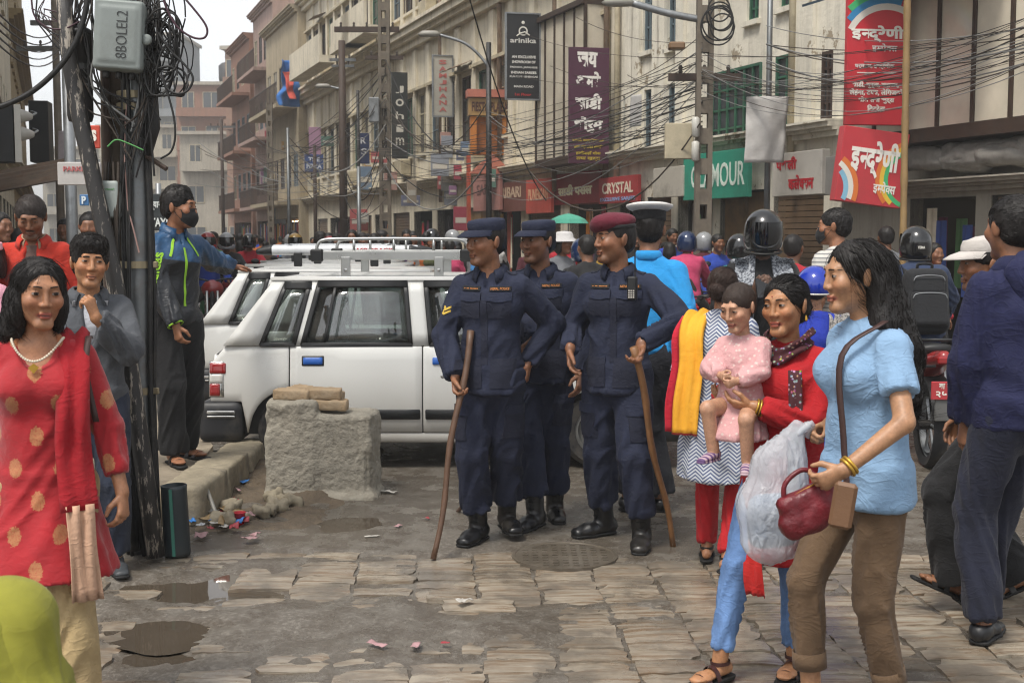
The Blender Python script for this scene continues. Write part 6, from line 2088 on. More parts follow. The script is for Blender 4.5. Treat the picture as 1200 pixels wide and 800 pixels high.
# junction box
c = at(141, 43, 6.02)
r_ = empty('junction_box', c, R(4), 'grey moulded junction box with handwriting fixed to the pole', 'junction box')
r_.rotation_euler = (0, R(3.5), R(6))
JB = mat('box_grey', '#7f8683', .5, var=.08, scale=5, dirt=.3)
V, F = blob([bx3((0, 0, 0), (.118, .05, .168), None, .028)], .009, 0); link('box_body', np_mesh('box_body', V, F), JB, r_)
V, F = blob([bx3((0, -.052, 0), (.112, .012, .162), None, .010), bx3((0, -.060, 0), (.088, .010, .13), None, .01)], .008, .012); link('lid', np_mesh('lid', V, F), JB, r_)
m = MB(); m.lathe([(.006, -.012), (.024, -.012), (.027, 0), (.024, .012), (.006, .012)], 18, M=Matrix.Translation((.128, -.03, -.01)) @ Matrix.Rotation(R(90), 4, 'X')); m.build('hasp', JB, r_, smooth=True)
lettering('8BOLEL2', .22, .05, lm('#2a2c2c'), r_, Matrix.Translation((.02, -.072, 0)) @ Matrix.Rotation(R(-90), 4, 'Y'), bold=-.016, depth=.002)
for dx in (-.06, 0, .06): MB().lathe([(.012, -.03), (.016, -.028), (.016, 0), (.012, .002)], 10, M=Matrix.Translation((dx, 0, -.17))).build('cable_gland', BLK_RUB, r_, smooth=True)
c = at(129, 234, 6.16)
r_ = empty('meter_box', c, R(3), 'small white plastic box on the pole beside the leaning pipe', 'junction box')
V, F = blob([bx3((0, 0, 0), (.05, .035, .092), None, .012)], .008, 0); link('box_body', np_mesh('box_body', V, F), mat('box_pale', '#98a09c', .45, dirt=.3), r_)
lettering('nepal', .05, .012, lm('#4a8a4a'), r_, Matrix.Translation((.005, -.037, .05)), depth=.001)

# cables hung, looped and coiled at the pole
WIREM = mat('cable_black', '#141312', .6, var=.3, scale=9, bump=0)
WIRER = mat('cable_plum', '#3a1a28', .55, bump=0); WIREG = mat('cable_grey', '#7a7a78', .6, bump=0); WIREGN = mat('cable_green', '#4a8a4a', .6, bump=0); WIREB = mat('cable_brown', '#3c332b', .7, bump=0)
def wire(pts, r=.005, mt_=None, name='cable', label='', group=None, n=5):
 m = MB(); m.tube(pts, r, n, cap=False)
 return tag(m.build(name, mt_ or WIREM, smooth=True), label, 'cable', group)
gg = np.random.default_rng(21)
wire(catmull([at(x, y, 6.0) for x, y in ((-20, 128), (4, 124), (40, 106), (72, 76), (92, 42), (103, 0), (108, -50))]), .014, None, 'cable', 'thick black cable sweeping from the houses up to the pole')
wire(catmull([at(x, y, 5.95) for x, y in ((200, -20), (228, 12), (242, 32), (240, 44), (226, 44), (208, 32), (196, 12), (188, -12))]), .0055, WIRER, 'cable', 'plum coloured cable loop standing out beside the pole')
wire(catmull([at(x, y, 6.0) for x, y in ((185, 38), (200, 60), (218, 78), (226, 92), (220, 106), (208, 110), (196, 104), (190, 88))]), .006, None, 'cable', 'black cable loop bending out below the plum one')
wire(catmull([at(x, y, 6.0) for x, y in ((190, 92), (198, 115), (204, 140), (205, 162), (200, 178), (188, 186))]), .0055, None, 'cable', 'black cable hanging down past the steel arm')
wire(catmull([at(x, y, 6.05) for x, y in ((36, -10), (40, 18), (55, 32), (75, 34), (92, 26))]), .0045, WIRER, 'cable', 'plum cable looping over to the splice case')
for i in range(26):      # coil of spare cable at the pole top
 cx_, cy_ = gg.normal(192, 10), gg.normal(58, 30); rx_, ry_ = gg.uniform(10, 26), gg.uniform(22, 60); ph = gg.uniform(-.4, .4)
 P = []
 for k in range(13):
  a_ = 2 * math.pi * k / 12 + gg.normal(0, .05)
  P.append(at(cx_ + rx_ * math.cos(a_) + ph * ry_ * math.sin(a_) * .5, min(cy_ + ry_ * math.sin(a_), 112), 6.06 + .05 * math.sin(a_ * 1 + i)))
 wire(catmull(P, 3), gg.uniform(.0028, .0055), None, 'cable_coil', 'black loop of spare cable in the tangle on the pole', 'spare cable loops on the pole')
for i in range(34):      # bundle dropping along the pole behind the box
 x0 = gg.choice([gg.uniform(150, 185), gg.uniform(78, 112), gg.uniform(172, 186)])
 P = [at(x0 + gg.normal(0, 8), -70, 6.15), at(x0 + gg.normal(0, 5), 0, 6.1 + gg.normal(0, .03)), at(x0 + gg.normal(0, 5), 50, 6.1), at(x0 * .8 + 30 + gg.normal(0, 6), 100 + gg.uniform(-20, 30), 6.1), at(160 + gg.normal(0, 9), 150 + gg.uniform(-30, 60), 6.12)]
 wire(catmull(P, 4), gg.uniform(.0025, .006), (None, None, WIREB, None, WIREG)[i % 5], 'cable', 'dark cable running down the pole in the bundle', 'cables bundled down the pole')
for i in range(12):
 P = [at(gg.uniform(36, 70), gg.uniform(-15, 20), 6.1)]
 P += [at(gg.uniform(45, 75), gg.uniform(15, 45), 6.1), at(gg.uniform(70, 90), gg.uniform(20, 60), 6.1), at(gg.uniform(85, 110), gg.uniform(-20, 40), 6.12)]
 wire(catmull(P, 5), gg.uniform(.002, .004), (None, WIRER, WIREB)[i % 3], 'cable', 'thin loose cable curling beside the splice case', 'loose cables by the splice case')
for i in range(6):      # cables falling down the lower pole
 x0 = gg.uniform(122, 150)
 P = [at(x0, 190, 6.15), at(x0 + gg.normal(0, 6), 300, 6.12), at(x0 + gg.normal(4, 6), 430, 6.12), at(x0 + gg.normal(6, 6), 560, 6.12), at(min(x0 + 15, 185), 650, 6.25)]
 wire(catmull(P, 5), gg.uniform(.004, .009), (None, WIREB)[i % 2], 'cable', 'cable strapped down the lower pole', 'cables strapped down the lower pole')
wire(catmull([at(x, y, 6.03) for x, y in ((126, 172), (136, 164), (150, 168), (168, 176))]), .004, WIREGN, 'cable', 'green wire tied round the steel pole')

# street poles across the way
def tower(label, px, Y, ztop, r, kind='tube', arms=(), mt_=None, base=None):
 p = at(px, 280, Y)
 o = empty('street_pole', (p.x, Y, 0), 0, label, 'pole')
 if kind == 'tube':
  MB().tube([(0, 0, -.05), (0, 0, ztop)], r, 12, r2=r * .75).build('shaft', mt_ or POLE_ST, o, smooth=True)
 else:      # concrete pole with slots
  m = MB(); w = r
  m.box(-w, -w * .45, -w * .7, w * .7, -.05, ztop); m.box(w * .45, w, -w * .7, w * .7, -.05, ztop)
  z = .4
  while z < ztop:
   m.box(-w * .45, w * .45, -w * .62, w * .62, z, z + .22); z += .42
  m.build('shaft', CONCP, o)
 for (z, a, b, rr) in arms:
  MB().box(a, b, -.04, .04, z, z + rr).build('crossarm', POLE_ST if kind == 'tube' else WOODD, o)
  n = max(2, int((b - a) / .3))
  for i in range(n):
   x = a + (b - a) * (i + .5) / n
   MB().lathe([(.02, 0), (.035, .02), (.02, .05), (.035, .08), (.015, .12)], 8, M=Matrix.Translation((x, 0, z + rr))).build('insulator', WIREB, o, smooth=True)
 return o
def lamp_arm(o, pts, r=.03, head=True, side=-1):
 MB().tube(catmull(pts, 5), r, 8).build('lamp_arm', STEEL, o, smooth=True)
 e = Vector(pts[-1])
 h_ = MB().lathe([(.001, -.06), (.09, -.05), (.11, 0), (.07, .06), (.001, .07)], 14, 2.2, .9, Matrix.Translation(e + Vector((side * .15, 0, 0)))).build('lamp_head', mat('lamp_grey', '#8f8c84', .5), o, smooth=True)
z_ = lambda px, py, Y: at(px, py, Y).z
o1 = tower('slotted concrete pole with a long lamp arm before the whitewashed house', 823, 17.5, 7.5, .115, 'slot', [(z_(823, 95, 17.5), -.5, .5, .1)])
lamp_arm(o1, [(0, 0, z_(823, 24, 17.5)), (-.5, 0, z_(790, 16, 17.5)), (-1.05, 0, z_(738, 3, 17.5))], .05)
MB().bbox((-.42, -.2, z_(790, 57, 17.5)), (.11, .10, .05), .02).build('flood_lamp', mat('lamp_brown', '#7a5f44', .5), o1, rot=(0, 0, 0))
for py in (150, 178): MB().lathe([(.03, -.14), (.055, -.12), (.055, .12), (.03, .14)], 12, M=Matrix.Translation((-.13, -.12, z_(813, py, 17.5)))).build('fuse_carrier', mat('porcelain', '#b8b6ae', .3), o1, smooth=True)
MB().bbox((-.33, .1, z_(800, 165, 17.5)), (.2, .06, .25), .01).build('meter_cabinet', CREAMW, o1)
tower('thin grey metal pole carrying the white cloth banner', 898, 16.8, 6.5, .045)
o3 = tower('black post with a curved street lamp arm near the gateway', 573, 25.5, z_(573, 50, 25.5), .07, mt_=BLK_RUB)
lamp_arm(o3, [(0, 0, z_(573, 90, 25.5)), (-.05, 0, z_(570, 75, 25.5)), (-.45, 0, z_(548, 52, 25.5)), (-1.05, 0, z_(512, 40, 25.5))], .03)
o4 = tower('dark timber pole with two short crossarms far along the street', 403, 36, z_(403, 48, 36), .13, mt_=WOODD, arms=[(z_(403, 72, 36), -.35, .4, .08), (z_(403, 79, 36), -.3, .35, .07)])
lamp_arm(o4, [(0, 0, z_(403, 105, 36)), (-.3, 0, z_(396, 102, 36)), (-.4, 0, z_(388, 101, 36))], .03)
o5 = tower('tall slotted concrete pole with a transformer crossarm', 452, 33, z_(452, -20, 33), .15, 'slot', [(z_(452, 38, 33), -1.3, .4, .14), (z_(452, 70, 33), -.5, .5, .1)])
MB().bbox((-.25, -.2, z_(442, 130, 33)), (.14, .1, .32), .02).build('transformer_box', STEEL, o5)
tower('thin dark lamp post behind the timber pole', 421, 37, z_(421, 106, 37), .06, mt_=BLK_RUB)
tower('slender grey lamp post among the far riders', 339, 32, z_(339, 150, 32), .05)
tower('plain galvanised post above the taxi roofs', 421, 24, z_(421, 195, 24), .05)
tower('leaning old pole near the far bend', 262, 62, z_(262, 140, 62), .1, mt_=WOODD, arms=[(z_(262, 150, 62), -.7, .7, .1)])
tower('old pole with stacked insulators past the sign boxes', 72, 26, z_(72, -30, 26), .09, mt_=CONCP, arms=[(z_(72, 60, 26), -.8, .5, .1), (z_(72, 30, 26), -.5, .5, .1)])
tower('far concrete pole below the long cornice', 318, 50, z_(318, 120, 50), .12, 'slot')
tower('dark far pole beside the blue tarpaulin', 370, 44, z_(370, 170, 44), .08, mt_=WOODD)
# bamboo
p = at(1058, 350, 12.6); q = at(1064, -40, 12.6)
m = MB(); pts, rs = [], []
for i in range(40):
 t_ = i / 39; pts.append(Vector((p.x, p.y, 0)).lerp(Vector((q.x, q.y, q.z)), t_)); rs.append(.034 + (.005 if i % 5 == 0 else 0))
m.tube(pts, rs, 10)
tag(m.build('bamboo_pole', mat('bamboo', '#8a7048', .55, var=.2, dirt=.3), smooth=True), 'tall bamboo pole propping the red rainbow signs', 'pole')

# overhead wires between the poles: sagging spans
def span(a, b, sag, r, mt_, label, group, n=14):
 a, b = Vector(a), Vector(b)
 pts = [a.lerp(b, i / n) - Vector((0, 0, sag * 4 * (i / n) * (1 - i / n))) for i in range(n + 1)]
 return wire(pts, r, mt_, 'overhead_wire', label, group, 4)
G1 = 'wires slung between the concrete poles'
for i in range(30):
 y0 = gg.uniform(55, 150)
 tgt = [(452, gg.uniform(120, 215), 33), (573, gg.uniform(120, 235), 25.5), (403, gg.uniform(150, 215), 36)][i % 3]
 span(at(823, y0, 17.4), at(*tgt), gg.uniform(.15, .8), gg.uniform(.004, .009), (WIREB, WIREG, WIREM)[i % 3], 'wire sagging from the slotted concrete pole down the street', G1)
for i in range(20):
 span(at(823, gg.uniform(60, 120), 17.4), at(1260, gg.uniform(-10, 60), 11.5), gg.uniform(.1, .6), gg.uniform(.003, .006), (WIREB, WIREG, WIREM)[i % 3], 'wire running from the slotted concrete pole past the red signs', 'wires past the red signs')
for i in range(8):
 span(at(898, gg.uniform(20, 100), 16.7), at(1230, gg.uniform(20, 70), 11.8), gg.uniform(.1, .4), gg.uniform(.005, .010), (WIREG, WIREB)[i % 2], 'wire running from the thin metal pole past the red signs', 'wires from the thin metal pole')
for i in range(26):
 a = (452, gg.uniform(60, 235), 32.8); b = [(300 + gg.uniform(-40, 60), gg.uniform(150, 250), 55), (403, gg.uniform(130, 240), 36), (573, gg.uniform(100, 240), 25.5), (339, gg.uniform(160, 240), 32)][i % 4]
 span(at(*a), at(*b), gg.uniform(.2, 1.3), gg.uniform(.008, .018), (WIREB, WIREM, WIREG)[i % 3], 'wire in the dense tangle round the far concrete pole', 'wires round the far concrete pole')
for i in range(14):
 span(at(gg.uniform(225, 300), gg.uniform(165, 225), 50), at(403, gg.uniform(150, 220), 36), gg.uniform(.2, .8), .012, (WIREB, WIREG)[i % 2], 'wire crossing the far end of the street', 'wires crossing the far street')
for i in range(6):
 span(at(823, gg.uniform(40, 110), 17.4), at(735 - 30 * i, gg.uniform(20, 120), 22 + i), .15, .006, WIREB, 'service wire from the slotted pole to the house fronts', 'service wires to the houses')
for i in range(6):
 P = []
 cx_, cy_, rr = 842 + gg.normal(0, 4), 22 + gg.normal(0, 5), gg.uniform(12, 20)
 for k in range(11): a_ = 2 * math.pi * k / 10; P.append(at(cx_ + rr * math.cos(a_), cy_ + rr * 1.1 * math.sin(a_), 17.3))
 wire(catmull(P, 3), .012, None, 'cable_coil', 'black cable coil hung on the slotted concrete pole', 'cable coils on the slotted pole')
wire(catmull([at(600, 0, 15), at(700, 60, 15), at(760, 130, 15), at(815, 190, 15), at(830, 170, 15.5)]), .012, WIREG, 'cable', 'grey cable swinging loosely before the whitewashed house') if False else None
span(at(545, -20, 14), at(640, 235, 20), .3, .010, WIREM, 'black cable slanting across the gateway front', None)
span(at(620, 200, 20), at(820, 145, 17.3), .9, .014, WIREB, 'drooping brown cable below the purple sign', None)
for i in range(5):
 span(at(72, 30 + i * 8, 25.8), at(-60, -60 + 10 * i, 12), .5, .012, WIREB, 'wire from the insulator pole toward the near houses', 'wires of the insulator pole')

# ------------------------------------------------------------------ small white hatchback taxis
def car_glass():
 t = NT('car_glass'); t.n.remove(t.b)
 lw = t.new('ShaderNodeLayerWeight'); lw.inputs['Blend'].default_value = .35
 tr = t.new('ShaderNodeBsdfTransparent'); tr.inputs[0].default_value = (.70, .76, .74, 1)
 gl = t.new('ShaderNodeBsdfGlossy'); gl.inputs['Roughness'].default_value = .03
 n = t.noise(t.world(), 6, 4); df = t.new('ShaderNodeBsdfDiffuse'); df.inputs[0].default_value = (.4, .38, .34, 1)
 mx = t.new('ShaderNodeMixShader'); t.l.new(t.ramp(lw.outputs['Fresnel'], 0, 1, .10, .9), mx.inputs[0])
 t.l.new(tr.outputs[0], mx.inputs[1]); t.l.new(gl.outputs[0], mx.inputs[2])
 m2 = t.new('ShaderNodeMixShader'); t.l.new(t.ramp(n, .45, .75, .03, .13), m2.inputs[0])
 t.l.new(mx.outputs[0], m2.inputs[1]); t.l.new(df.outputs[0], m2.inputs[2])
 t.l.new(m2.outputs[0], t.n['Material Output'].inputs['Surface'])
 return t.m
CGLASS = car_glass()
def car_paint():
 t = NT('car_white')
 v = t.co('Object'); n1 = t.noise(v, 2.2, 5, .6); n2 = t.noise(v, 30, 4, .65)
 z = t.sep(t.world())[2]
 low = t.ramp(z, .75, .2)
 dust = t.math('MULTIPLY', t.math('ADD', t.math('MULTIPLY', n1, .7), .15), low)
 c = t.mix(t.math('MULTIPLY', n2, .12), (.60, .60, .575), (.48, .475, .445))
 c = t.mix(t.math('MULTIPLY', dust, .9), c, (.32, .28, .22))
 return t.fin(c, t.ramp(n1, .3, .7, .24, .40), None, Coat_Weight=.35, Coat_Roughness=.12)
CW = car_paint()
CBLK = mat('bumper_black', '#1b1c20', .55, var=.15, bump=.1, dirt=.45, dirtcol=(.13, .115, .09))
CTRIM = mat('trim_black', '#101113', .5, bump=.05, dirt=.2)
CHROME = mat('chrome_trim', '#b8b8b6', .18, .9, .05, bump=0)
ALU = mat('rack_aluminium', '#a5a6a4', .32, .75, .08, bump=.03, dirt=.2)
REDL = mat('lamp_red', '#8a1214', .2, bump=0, var=.05, Coat_Weight=.6); CLRL = mat('lamp_clear', '#b8b6b0', .2, bump=0, Coat_Weight=.6); AMBL = mat('lamp_amber', '#b04a18', .2, bump=0, Coat_Weight=.6)
TYRE = mat('tyre_rubber', '#17171a', .85, var=.2, bump=.4, bscale=60, dirt=.6, dirtcol=(.12, .105, .085))
SEATM = cloth('car_seat', '#3a3436'); SEATR = cloth('car_seat_maroon', '#5a2028')
def hw(z):
 if z < .86: return .70 + .022 * math.sin(min(1, max(0, (z - .2) / .66)) * math.pi) - .012 * max(0, (z - .5) / .36)
 return .690 - .105 * ((z - .86) / .47) ** 1.15
def taper(x): return 1 - .045 * abs((x - 1.66) / 1.66) ** 4
def archz(x, base):
 z = base
 for xc in (.60, 2.72):
  if abs(x - xc) < .315: z = max(z, .26 + math.sqrt(.315 ** 2 - (x - xc) ** 2) * .98)
 return z
def side_panel(name, mt, parent, x0, x1, bot, top, sg, nx=16, nz=7, off=0.0, thick=.02):
 xs_ = [x0 + (x1 - x0) * i / (nx - 1) for i in range(nx)]
 vs = []
 for i, x in enumerate(xs_):
  b, t_ = (bot(x) if callable(bot) else bot), (top(x) if callable(top) else top)
  b = min(b, t_ - .004)
  for j in range(nz):
   z = b + (t_ - b) * j / (nz - 1); vs.append((x, sg * (hw(z) * taper(x) + off), z))
 fs = [(i * nz + j, (i + 1) * nz + j, (i + 1) * nz + j + 1, i * nz + j + 1) for i in range(nx - 1) for j in range(nz - 1)]
 me = bpy.data.meshes.new(name); me.from_pydata(vs, [], fs if sg < 0 else [f[::-1] for f in fs]); me.shade_smooth()
 o = link(name, me, mt, parent)
 md = o.modifiers.new('solid', 'SOLIDIFY'); md.thickness = thick; md.offset = -1
 bv = o.modifiers.new('soft', 'BEVEL'); bv.width = .006; bv.segments = 1; bv.limit_method = 'ANGLE'
 return o
def strip4(name, mt, parent, b0, b1, t0, t1, zb, zt, sg, off=0.0, thick=.03, n=6):
 """pillar or pane on the greenhouse: bottom b0..b1, top t0..t1"""
 vs = []
 for j in range(n):
  k = j / (n - 1); z = zb + (zt - zb) * k
  for i in range(4):
   a, b = b0 + (t0 - b0) * k, b1 + (t1 - b1) * k
   vs.append((a + (b - a) * i / 3, sg * (hw(z) + off), z))
 fs = [(j * 4 + i, j * 4 + i + 1, (j + 1) * 4 + i + 1, (j + 1) * 4 + i) for j in range(n - 1) for i in range(3)]
 me = bpy.data.meshes.new(name); me.from_pydata(vs, [], fs if sg < 0 else [f[::-1] for f in fs]); me.shade_smooth()
 o = link(name, me, mt, parent)
 md = o.modifiers.new('solid', 'SOLIDIFY'); md.thickness = thick; md.offset = -1
 return o
def wheel(parent, x, y, sg):
 o = MB().lathe([(.17, -.075), (.235, -.08), (.262, -.06), (.268, -.03), (.268, .03), (.262, .06), (.235, .08), (.17, .075)], 36, M=Matrix.Translation((x, y, .268)) @ Matrix.Rotation(R(90), 4, 'X'), cap=False).build('wheel', TYRE, parent, auto=40)
 m = MB(); M = Matrix.Translation((x, y + sg * .055, .268)) @ Matrix.Rotation(R(90 * sg * -1), 4, 'X')
 m.lathe([(.172, -.02), (.172, .012), (.15, .014), (.14, -.012), (.07, -.02), (.065, .012), (.03, .022), (.001, .022)], 30, M=M)
 m.build('rim', mat('wheel_steel', '#7a7a78', .45, .6, dirt=.5), o, auto=40)
def make_car(label, loc):
 r_ = empty('taxi_car', loc, 0, label, 'car', 'white hatchback taxis parked side by side')
 body = MB().box(.12, 3.15, -.64, .64, .24, .78).build('body', CTRIM, r_)
 MB().box(.9, 2.4, -.6, .6, .20, .238).build('floor_pan', CTRIM, body)
 belt = lambda x: .862 - .012 * max(0, x - 2.4)
 def rearline(x): return belt(x) if x > .12 else .74 + (x - .02) * 1.2
 for sg in (-1, 1):
  side_panel('quarter_panel', CW, r_, .015, .565, lambda x: archz(x, .475 if x < .27 else .25), rearline, sg)
  d = side_panel('door', CW, r_, .572, 1.488, lambda x: archz(x, .262), belt, sg)
  side_panel('door_handle', mat('handle_blue', '#2458a8', .35, bump=0), d, .665, .80, .735, .785, sg, 6, 3, .012, .02)
  side_panel('handle_recess', CTRIM, d, .655, .81, .725, .795, sg, 6, 3, .004, .008)
  side_panel('moulding', CTRIM, d, 1.0, 1.475, .355, .425, sg, 6, 3, .012, .012)
  d = side_panel('door', CW, r_, 1.495, 2.45, .262, belt, sg)
  side_panel('door_handle', mat('handle_blue', '#2458a8', .35, bump=0), d, 1.56, 1.695, .735, .785, sg, 6, 3, .012, .02)
  side_panel('moulding', CTRIM, d, 1.51, 2.44, .355, .425, sg, 6, 3, .012, .012)
  m = MB(); m.lathe([(.001, 0), (.012, 0), (.014, .006), (.006, .008), (.001, .008)], 12, M=Matrix.Translation((1.63, sg * .71, .655)) @ Matrix.Rotation(R(90 * -sg), 4, 'X')); m.build('lock', CHROME, d)
  side_panel('fender', CW, r_, 2.457, 3.24, lambda x: archz(x, .25), lambda x: .85 - .05 * (x - 2.45), sg)
  side_panel('sill', CW, r_, .90, 2.42, .19, .258, sg, 8, 3, -.006)
  # greenhouse
  strip4('pillar', CW, r_, .11, .37, .45, .535, .865, 1.315, sg)
  strip4('pillar', CW, r_, .605, .655, .705, .765, .865, 1.315, sg, -.002)
  strip4('pillar', CW, r_, 1.415, 1.545, 1.375, 1.50, .865, 1.315, sg, -.002)
  strip4('pillar', CW, r_, 2.40, 2.50, 2.02, 2.10, .865, 1.315, sg, -.002)
  for k, (b0, b1, t0, t1) in enumerate(((.375, .60, .535, .705), (.66, 1.41, .77, 1.37), (1.55, 2.395, 1.505, 2.015))):
   zt = 1.275 if k else 1.262
   q = strip4('side_window', CGLASS, r_, b0, b1, t0, t1, .875, zt, sg, -.014, .004)
   for (a, b, c_, d_, z0, z1) in ((b0 - .012, b1 + .012, b0 - .012 + .012, b1, .858, .885), (b0 - .016, b0 + .018, t0 - .014, t0 + .02, .87, zt + .03), (b1 - .018, b1 + .014, t1 - .02, t1 + .012, .87, zt + .03), (t0 - .01, t1 + .01, t0 - .01, t1 + .01, zt - .01, zt + .045)):
    strip4('window_frame', CTRIM, q, a, b, c_, d_, z0, z1, sg, .004, .018)
   if k == 1: strip4('window_frame', CTRIM, q, .80, .822, .87, .892, .885, zt, sg, .002, .012)
  strip4('drip_rail', CW, r_, .43, 2.11, .43, 2.11, 1.313, 1.338, sg, .008, .03)
  # lamps
  m = MB(); 
  for k, (z0, z1, mt_) in enumerate(((.515, .60, REDL), (.605, .665, CLRL), (.67, .745, AMBL if False else REDL))):
   side_panel('tail_lamp', mt_, r_, .012, .085 + .02 * k, z0, z1, sg, 5, 4, .010, .03)
  side_panel('lamp_surround', CHROME, r_, .006, .115, .505, .755, sg, 6, 5, .004, .02)
  for x in (.60, 2.72): wheel(r_, x, sg * .60, sg)
 # roof, bonnet, hatch, screens
 X, Y = np.meshgrid(np.linspace(.42, 2.12, 14), np.linspace(-1, 1, 15), indexing='ij')
 hwid = .592
 Z = 1.322 + .030 * (1 - np.abs(Y) ** 2.6) - .03 * np.clip((X - 1.7) / .42, 0, 1) ** 2 - .03 * np.clip((.75 - X) / .33, 0, 1) ** 2
 o = link('roof', grid_mesh('roof', X, Y * hwid, Z), CW, r_); md = o.modifiers.new('solid', 'SOLIDIFY'); md.thickness = .025; md.offset = -1
 X, Y = np.meshgrid(np.linspace(2.47, 3.26, 10), np.linspace(-1, 1, 11), indexing='ij')
 o = link('bonnet', grid_mesh('bonnet', X, Y * .66 * (1 - .02 * (X - 2.4)), .868 - .03 * (X - 2.45) ** 1.5 * 2 + .03 * (1 - Y ** 2)), CW, r_); o.modifiers.new('solid', 'SOLIDIFY').thickness = .02
 def plane(name, mt_, x0, z0, x1, z1, w0, w1, par=None, th=.006):
  X, Y = np.meshgrid(np.linspace(0, 1, 5), np.linspace(-1, 1, 9), indexing='ij')
  W = w0 + (w1 - w0) * X
  bow = .04 * (1 - Y ** 2) * (1 if x1 < x0 else -1)
  o = link(name, grid_mesh(name, x0 + (x1 - x0) * X + bow, Y * W, z0 + (z1 - z0) * X), mt_, par or r_); o.modifiers.new('solid', 'SOLIDIFY').thickness = th; return o
 plane('windscreen', CGLASS, 2.49, .885, 2.10, 1.315, .64, .565)
 h_ = plane('tailgate', CW, .012, .50, .045, .80, .66, .67, None, .03)
 plane('rear_window', CGLASS, .13, .86, .42, 1.30, .60, .53, h_)
 plane('tailgate_rim', CTRIM, .04, .79, .135, .865, .66, .64, h_, .02)
 plane('front_panel', CW, 3.25, .48, 3.24, .82, .66, .64)
 for sg in (-1, 1): MB().bbox((3.255, sg * .48, .66), (.025, .14, .09), .02).build('headlamp', CLRL, r_)
 # bumpers
 for (xa, xb, xs_) in ((-.07, .245, .0), (3.06, 3.37, .0)):
  V, F = blob([bx3(((xa + xb) / 2, 0, .335), ((xb - xa) / 2, .735, .145), None, .055)], .025, 0)
  b = link('bumper', np_mesh('bumper', V, F), CBLK, r_)
  for sg in (-1, 1):
   MB().bbox(((xa + xb) / 2 + .01, sg * .737, .405), ((xb - xa) / 2 - .06, .006, .011), .004).build('chrome_strip', CHROME, b)
   MB().bbox(((xa + xb) / 2 + .01, sg * .737, .375), ((xb - xa) / 2 - .06, .006, .008), .004).build('chrome_strip', CHROME, b)
 # inside
 for (x, mt_) in ((.95, SEATM), (1.75, SEATM)):
  for y in (-.33, .33):
   V, F = blob([bx3((x, y, .60), (.22, .22, .09), None, .05), bx3((x - .20, y, .83), (.07, .21, .26), rotm(0, 0, -12), .05)], .03, .03)
   st = link('seat', np_mesh('seat', V, F), mt_, r_)
   V, F = blob([bx3((x - .26, y, 1.14), (.05, .13, .085), None, .04)], .02, 0)
   link('headrest', np_mesh('headrest', V, F), SEATR, st)
 m = MB(); m.lathe([(.165, -.012), (.18, 0), (.165, .012)], 24, M=Matrix.Translation((2.12, .33, .92)) @ Matrix.Rotation(R(65), 4, 'Y'), cap=False); m.build('steering_wheel', CTRIM, r_, smooth=True)
 MB().box(2.25, 2.45, -.6, .6, .72, .92).build('dashboard', CTRIM, r_)
 return r_
CARY = 8.5
def car_x(px, Y): return (px - 600) * Y / FPX
car1 = make_car('white hatchback taxi with silver roof rack parked behind the officers', (car_x(240, CARY), CARY + .72, 0))
# silver roof rack with feet
def rack_silver(car):
 q = empty('roof_rack', (0, 0, 0), 0, parent=car)
 for y in (-.50, .50):
  MB().bbox((1.265, y, 1.485), (.54, .018, .032), .006).build('rack_channel', ALU, q)
  MB().tube(catmull([(.74, y, 1.50), (.745, y, 1.56), (.80, y, 1.595), (1.0, y, 1.60), (1.265, y, 1.602), (1.55, y, 1.60), (1.74, y, 1.595), (1.795, y, 1.56), (1.80, y, 1.50)], 4), .012, 8).build('rack_tube', ALU, q, smooth=True)
  for x in (1.0, 1.28, 1.56): MB().tube([(x, y, 1.51), (x, y, 1.60)], .010, 8).build('rack_upright', ALU, q, smooth=True)
  for x in (.74, 1.79): MB().bbox((x, y, 1.485), (.045, .03, .045), .012).build('rack_end', CTRIM, q)
  for x in (.95, 1.60):
   f_ = MB().bbox((x, y * 1.14, 1.40), (.032, .012, .075), .004).build('rack_foot', ALU, q)
   MB().lathe([(.001, 0), (.010, 0), (.012, .006), (.001, .007)], 10, M=Matrix.Translation((x, y * 1.14 - .012 * (1 if y > 0 else -1) * -1, 1.385)) @ Matrix.Rotation(R(90 if y < 0 else -90), 4, 'X')).build('rack_lock', CHROME, q)
 for x in (.78, 1.02, 1.28, 1.54, 1.76): MB().tube([(x, -.5, 1.49), (x, .5, 1.49)], .012, 8).build('rack_bar', ALU, q, smooth=True)
 return q
rack_silver(car1)
def rack_white(car, txt=True):
 q = empty('roof_rack', (0, 0, 0), 0, parent=car)
 RW = mat('rack_white', '#c4c6c8', .3, bump=.02, dirt=.12)
 for y in (-.5, .5):
  V, F = blob([rc((.72, y, 1.50), .042, (1.92, y, 1.50), .042)], .014, 0)
  b = link('rack_tube', np_mesh('rack_tube', V, F), RW, q)
  for x, sg in ((.70, -1), (1.94, 1)):
   V, F = blob([rc((x + sg * .0, y, 1.50), .046, (x + sg * .10, y, 1.49), .03)], .012, 0); link('rack_end', np_mesh('rack_end', V, F), CTRIM, q)
  for x in (.95, 1.62): MB().bbox((x, y * 1.1, 1.42), (.035, .02, .06), .006).build('rack_foot', CTRIM, q)
  if txt: lettering('AERORACK', .34, .035, lm('#b02a30'), q, Matrix.Translation((1.62, y - .044, 1.505)), .03, .002)
 return q
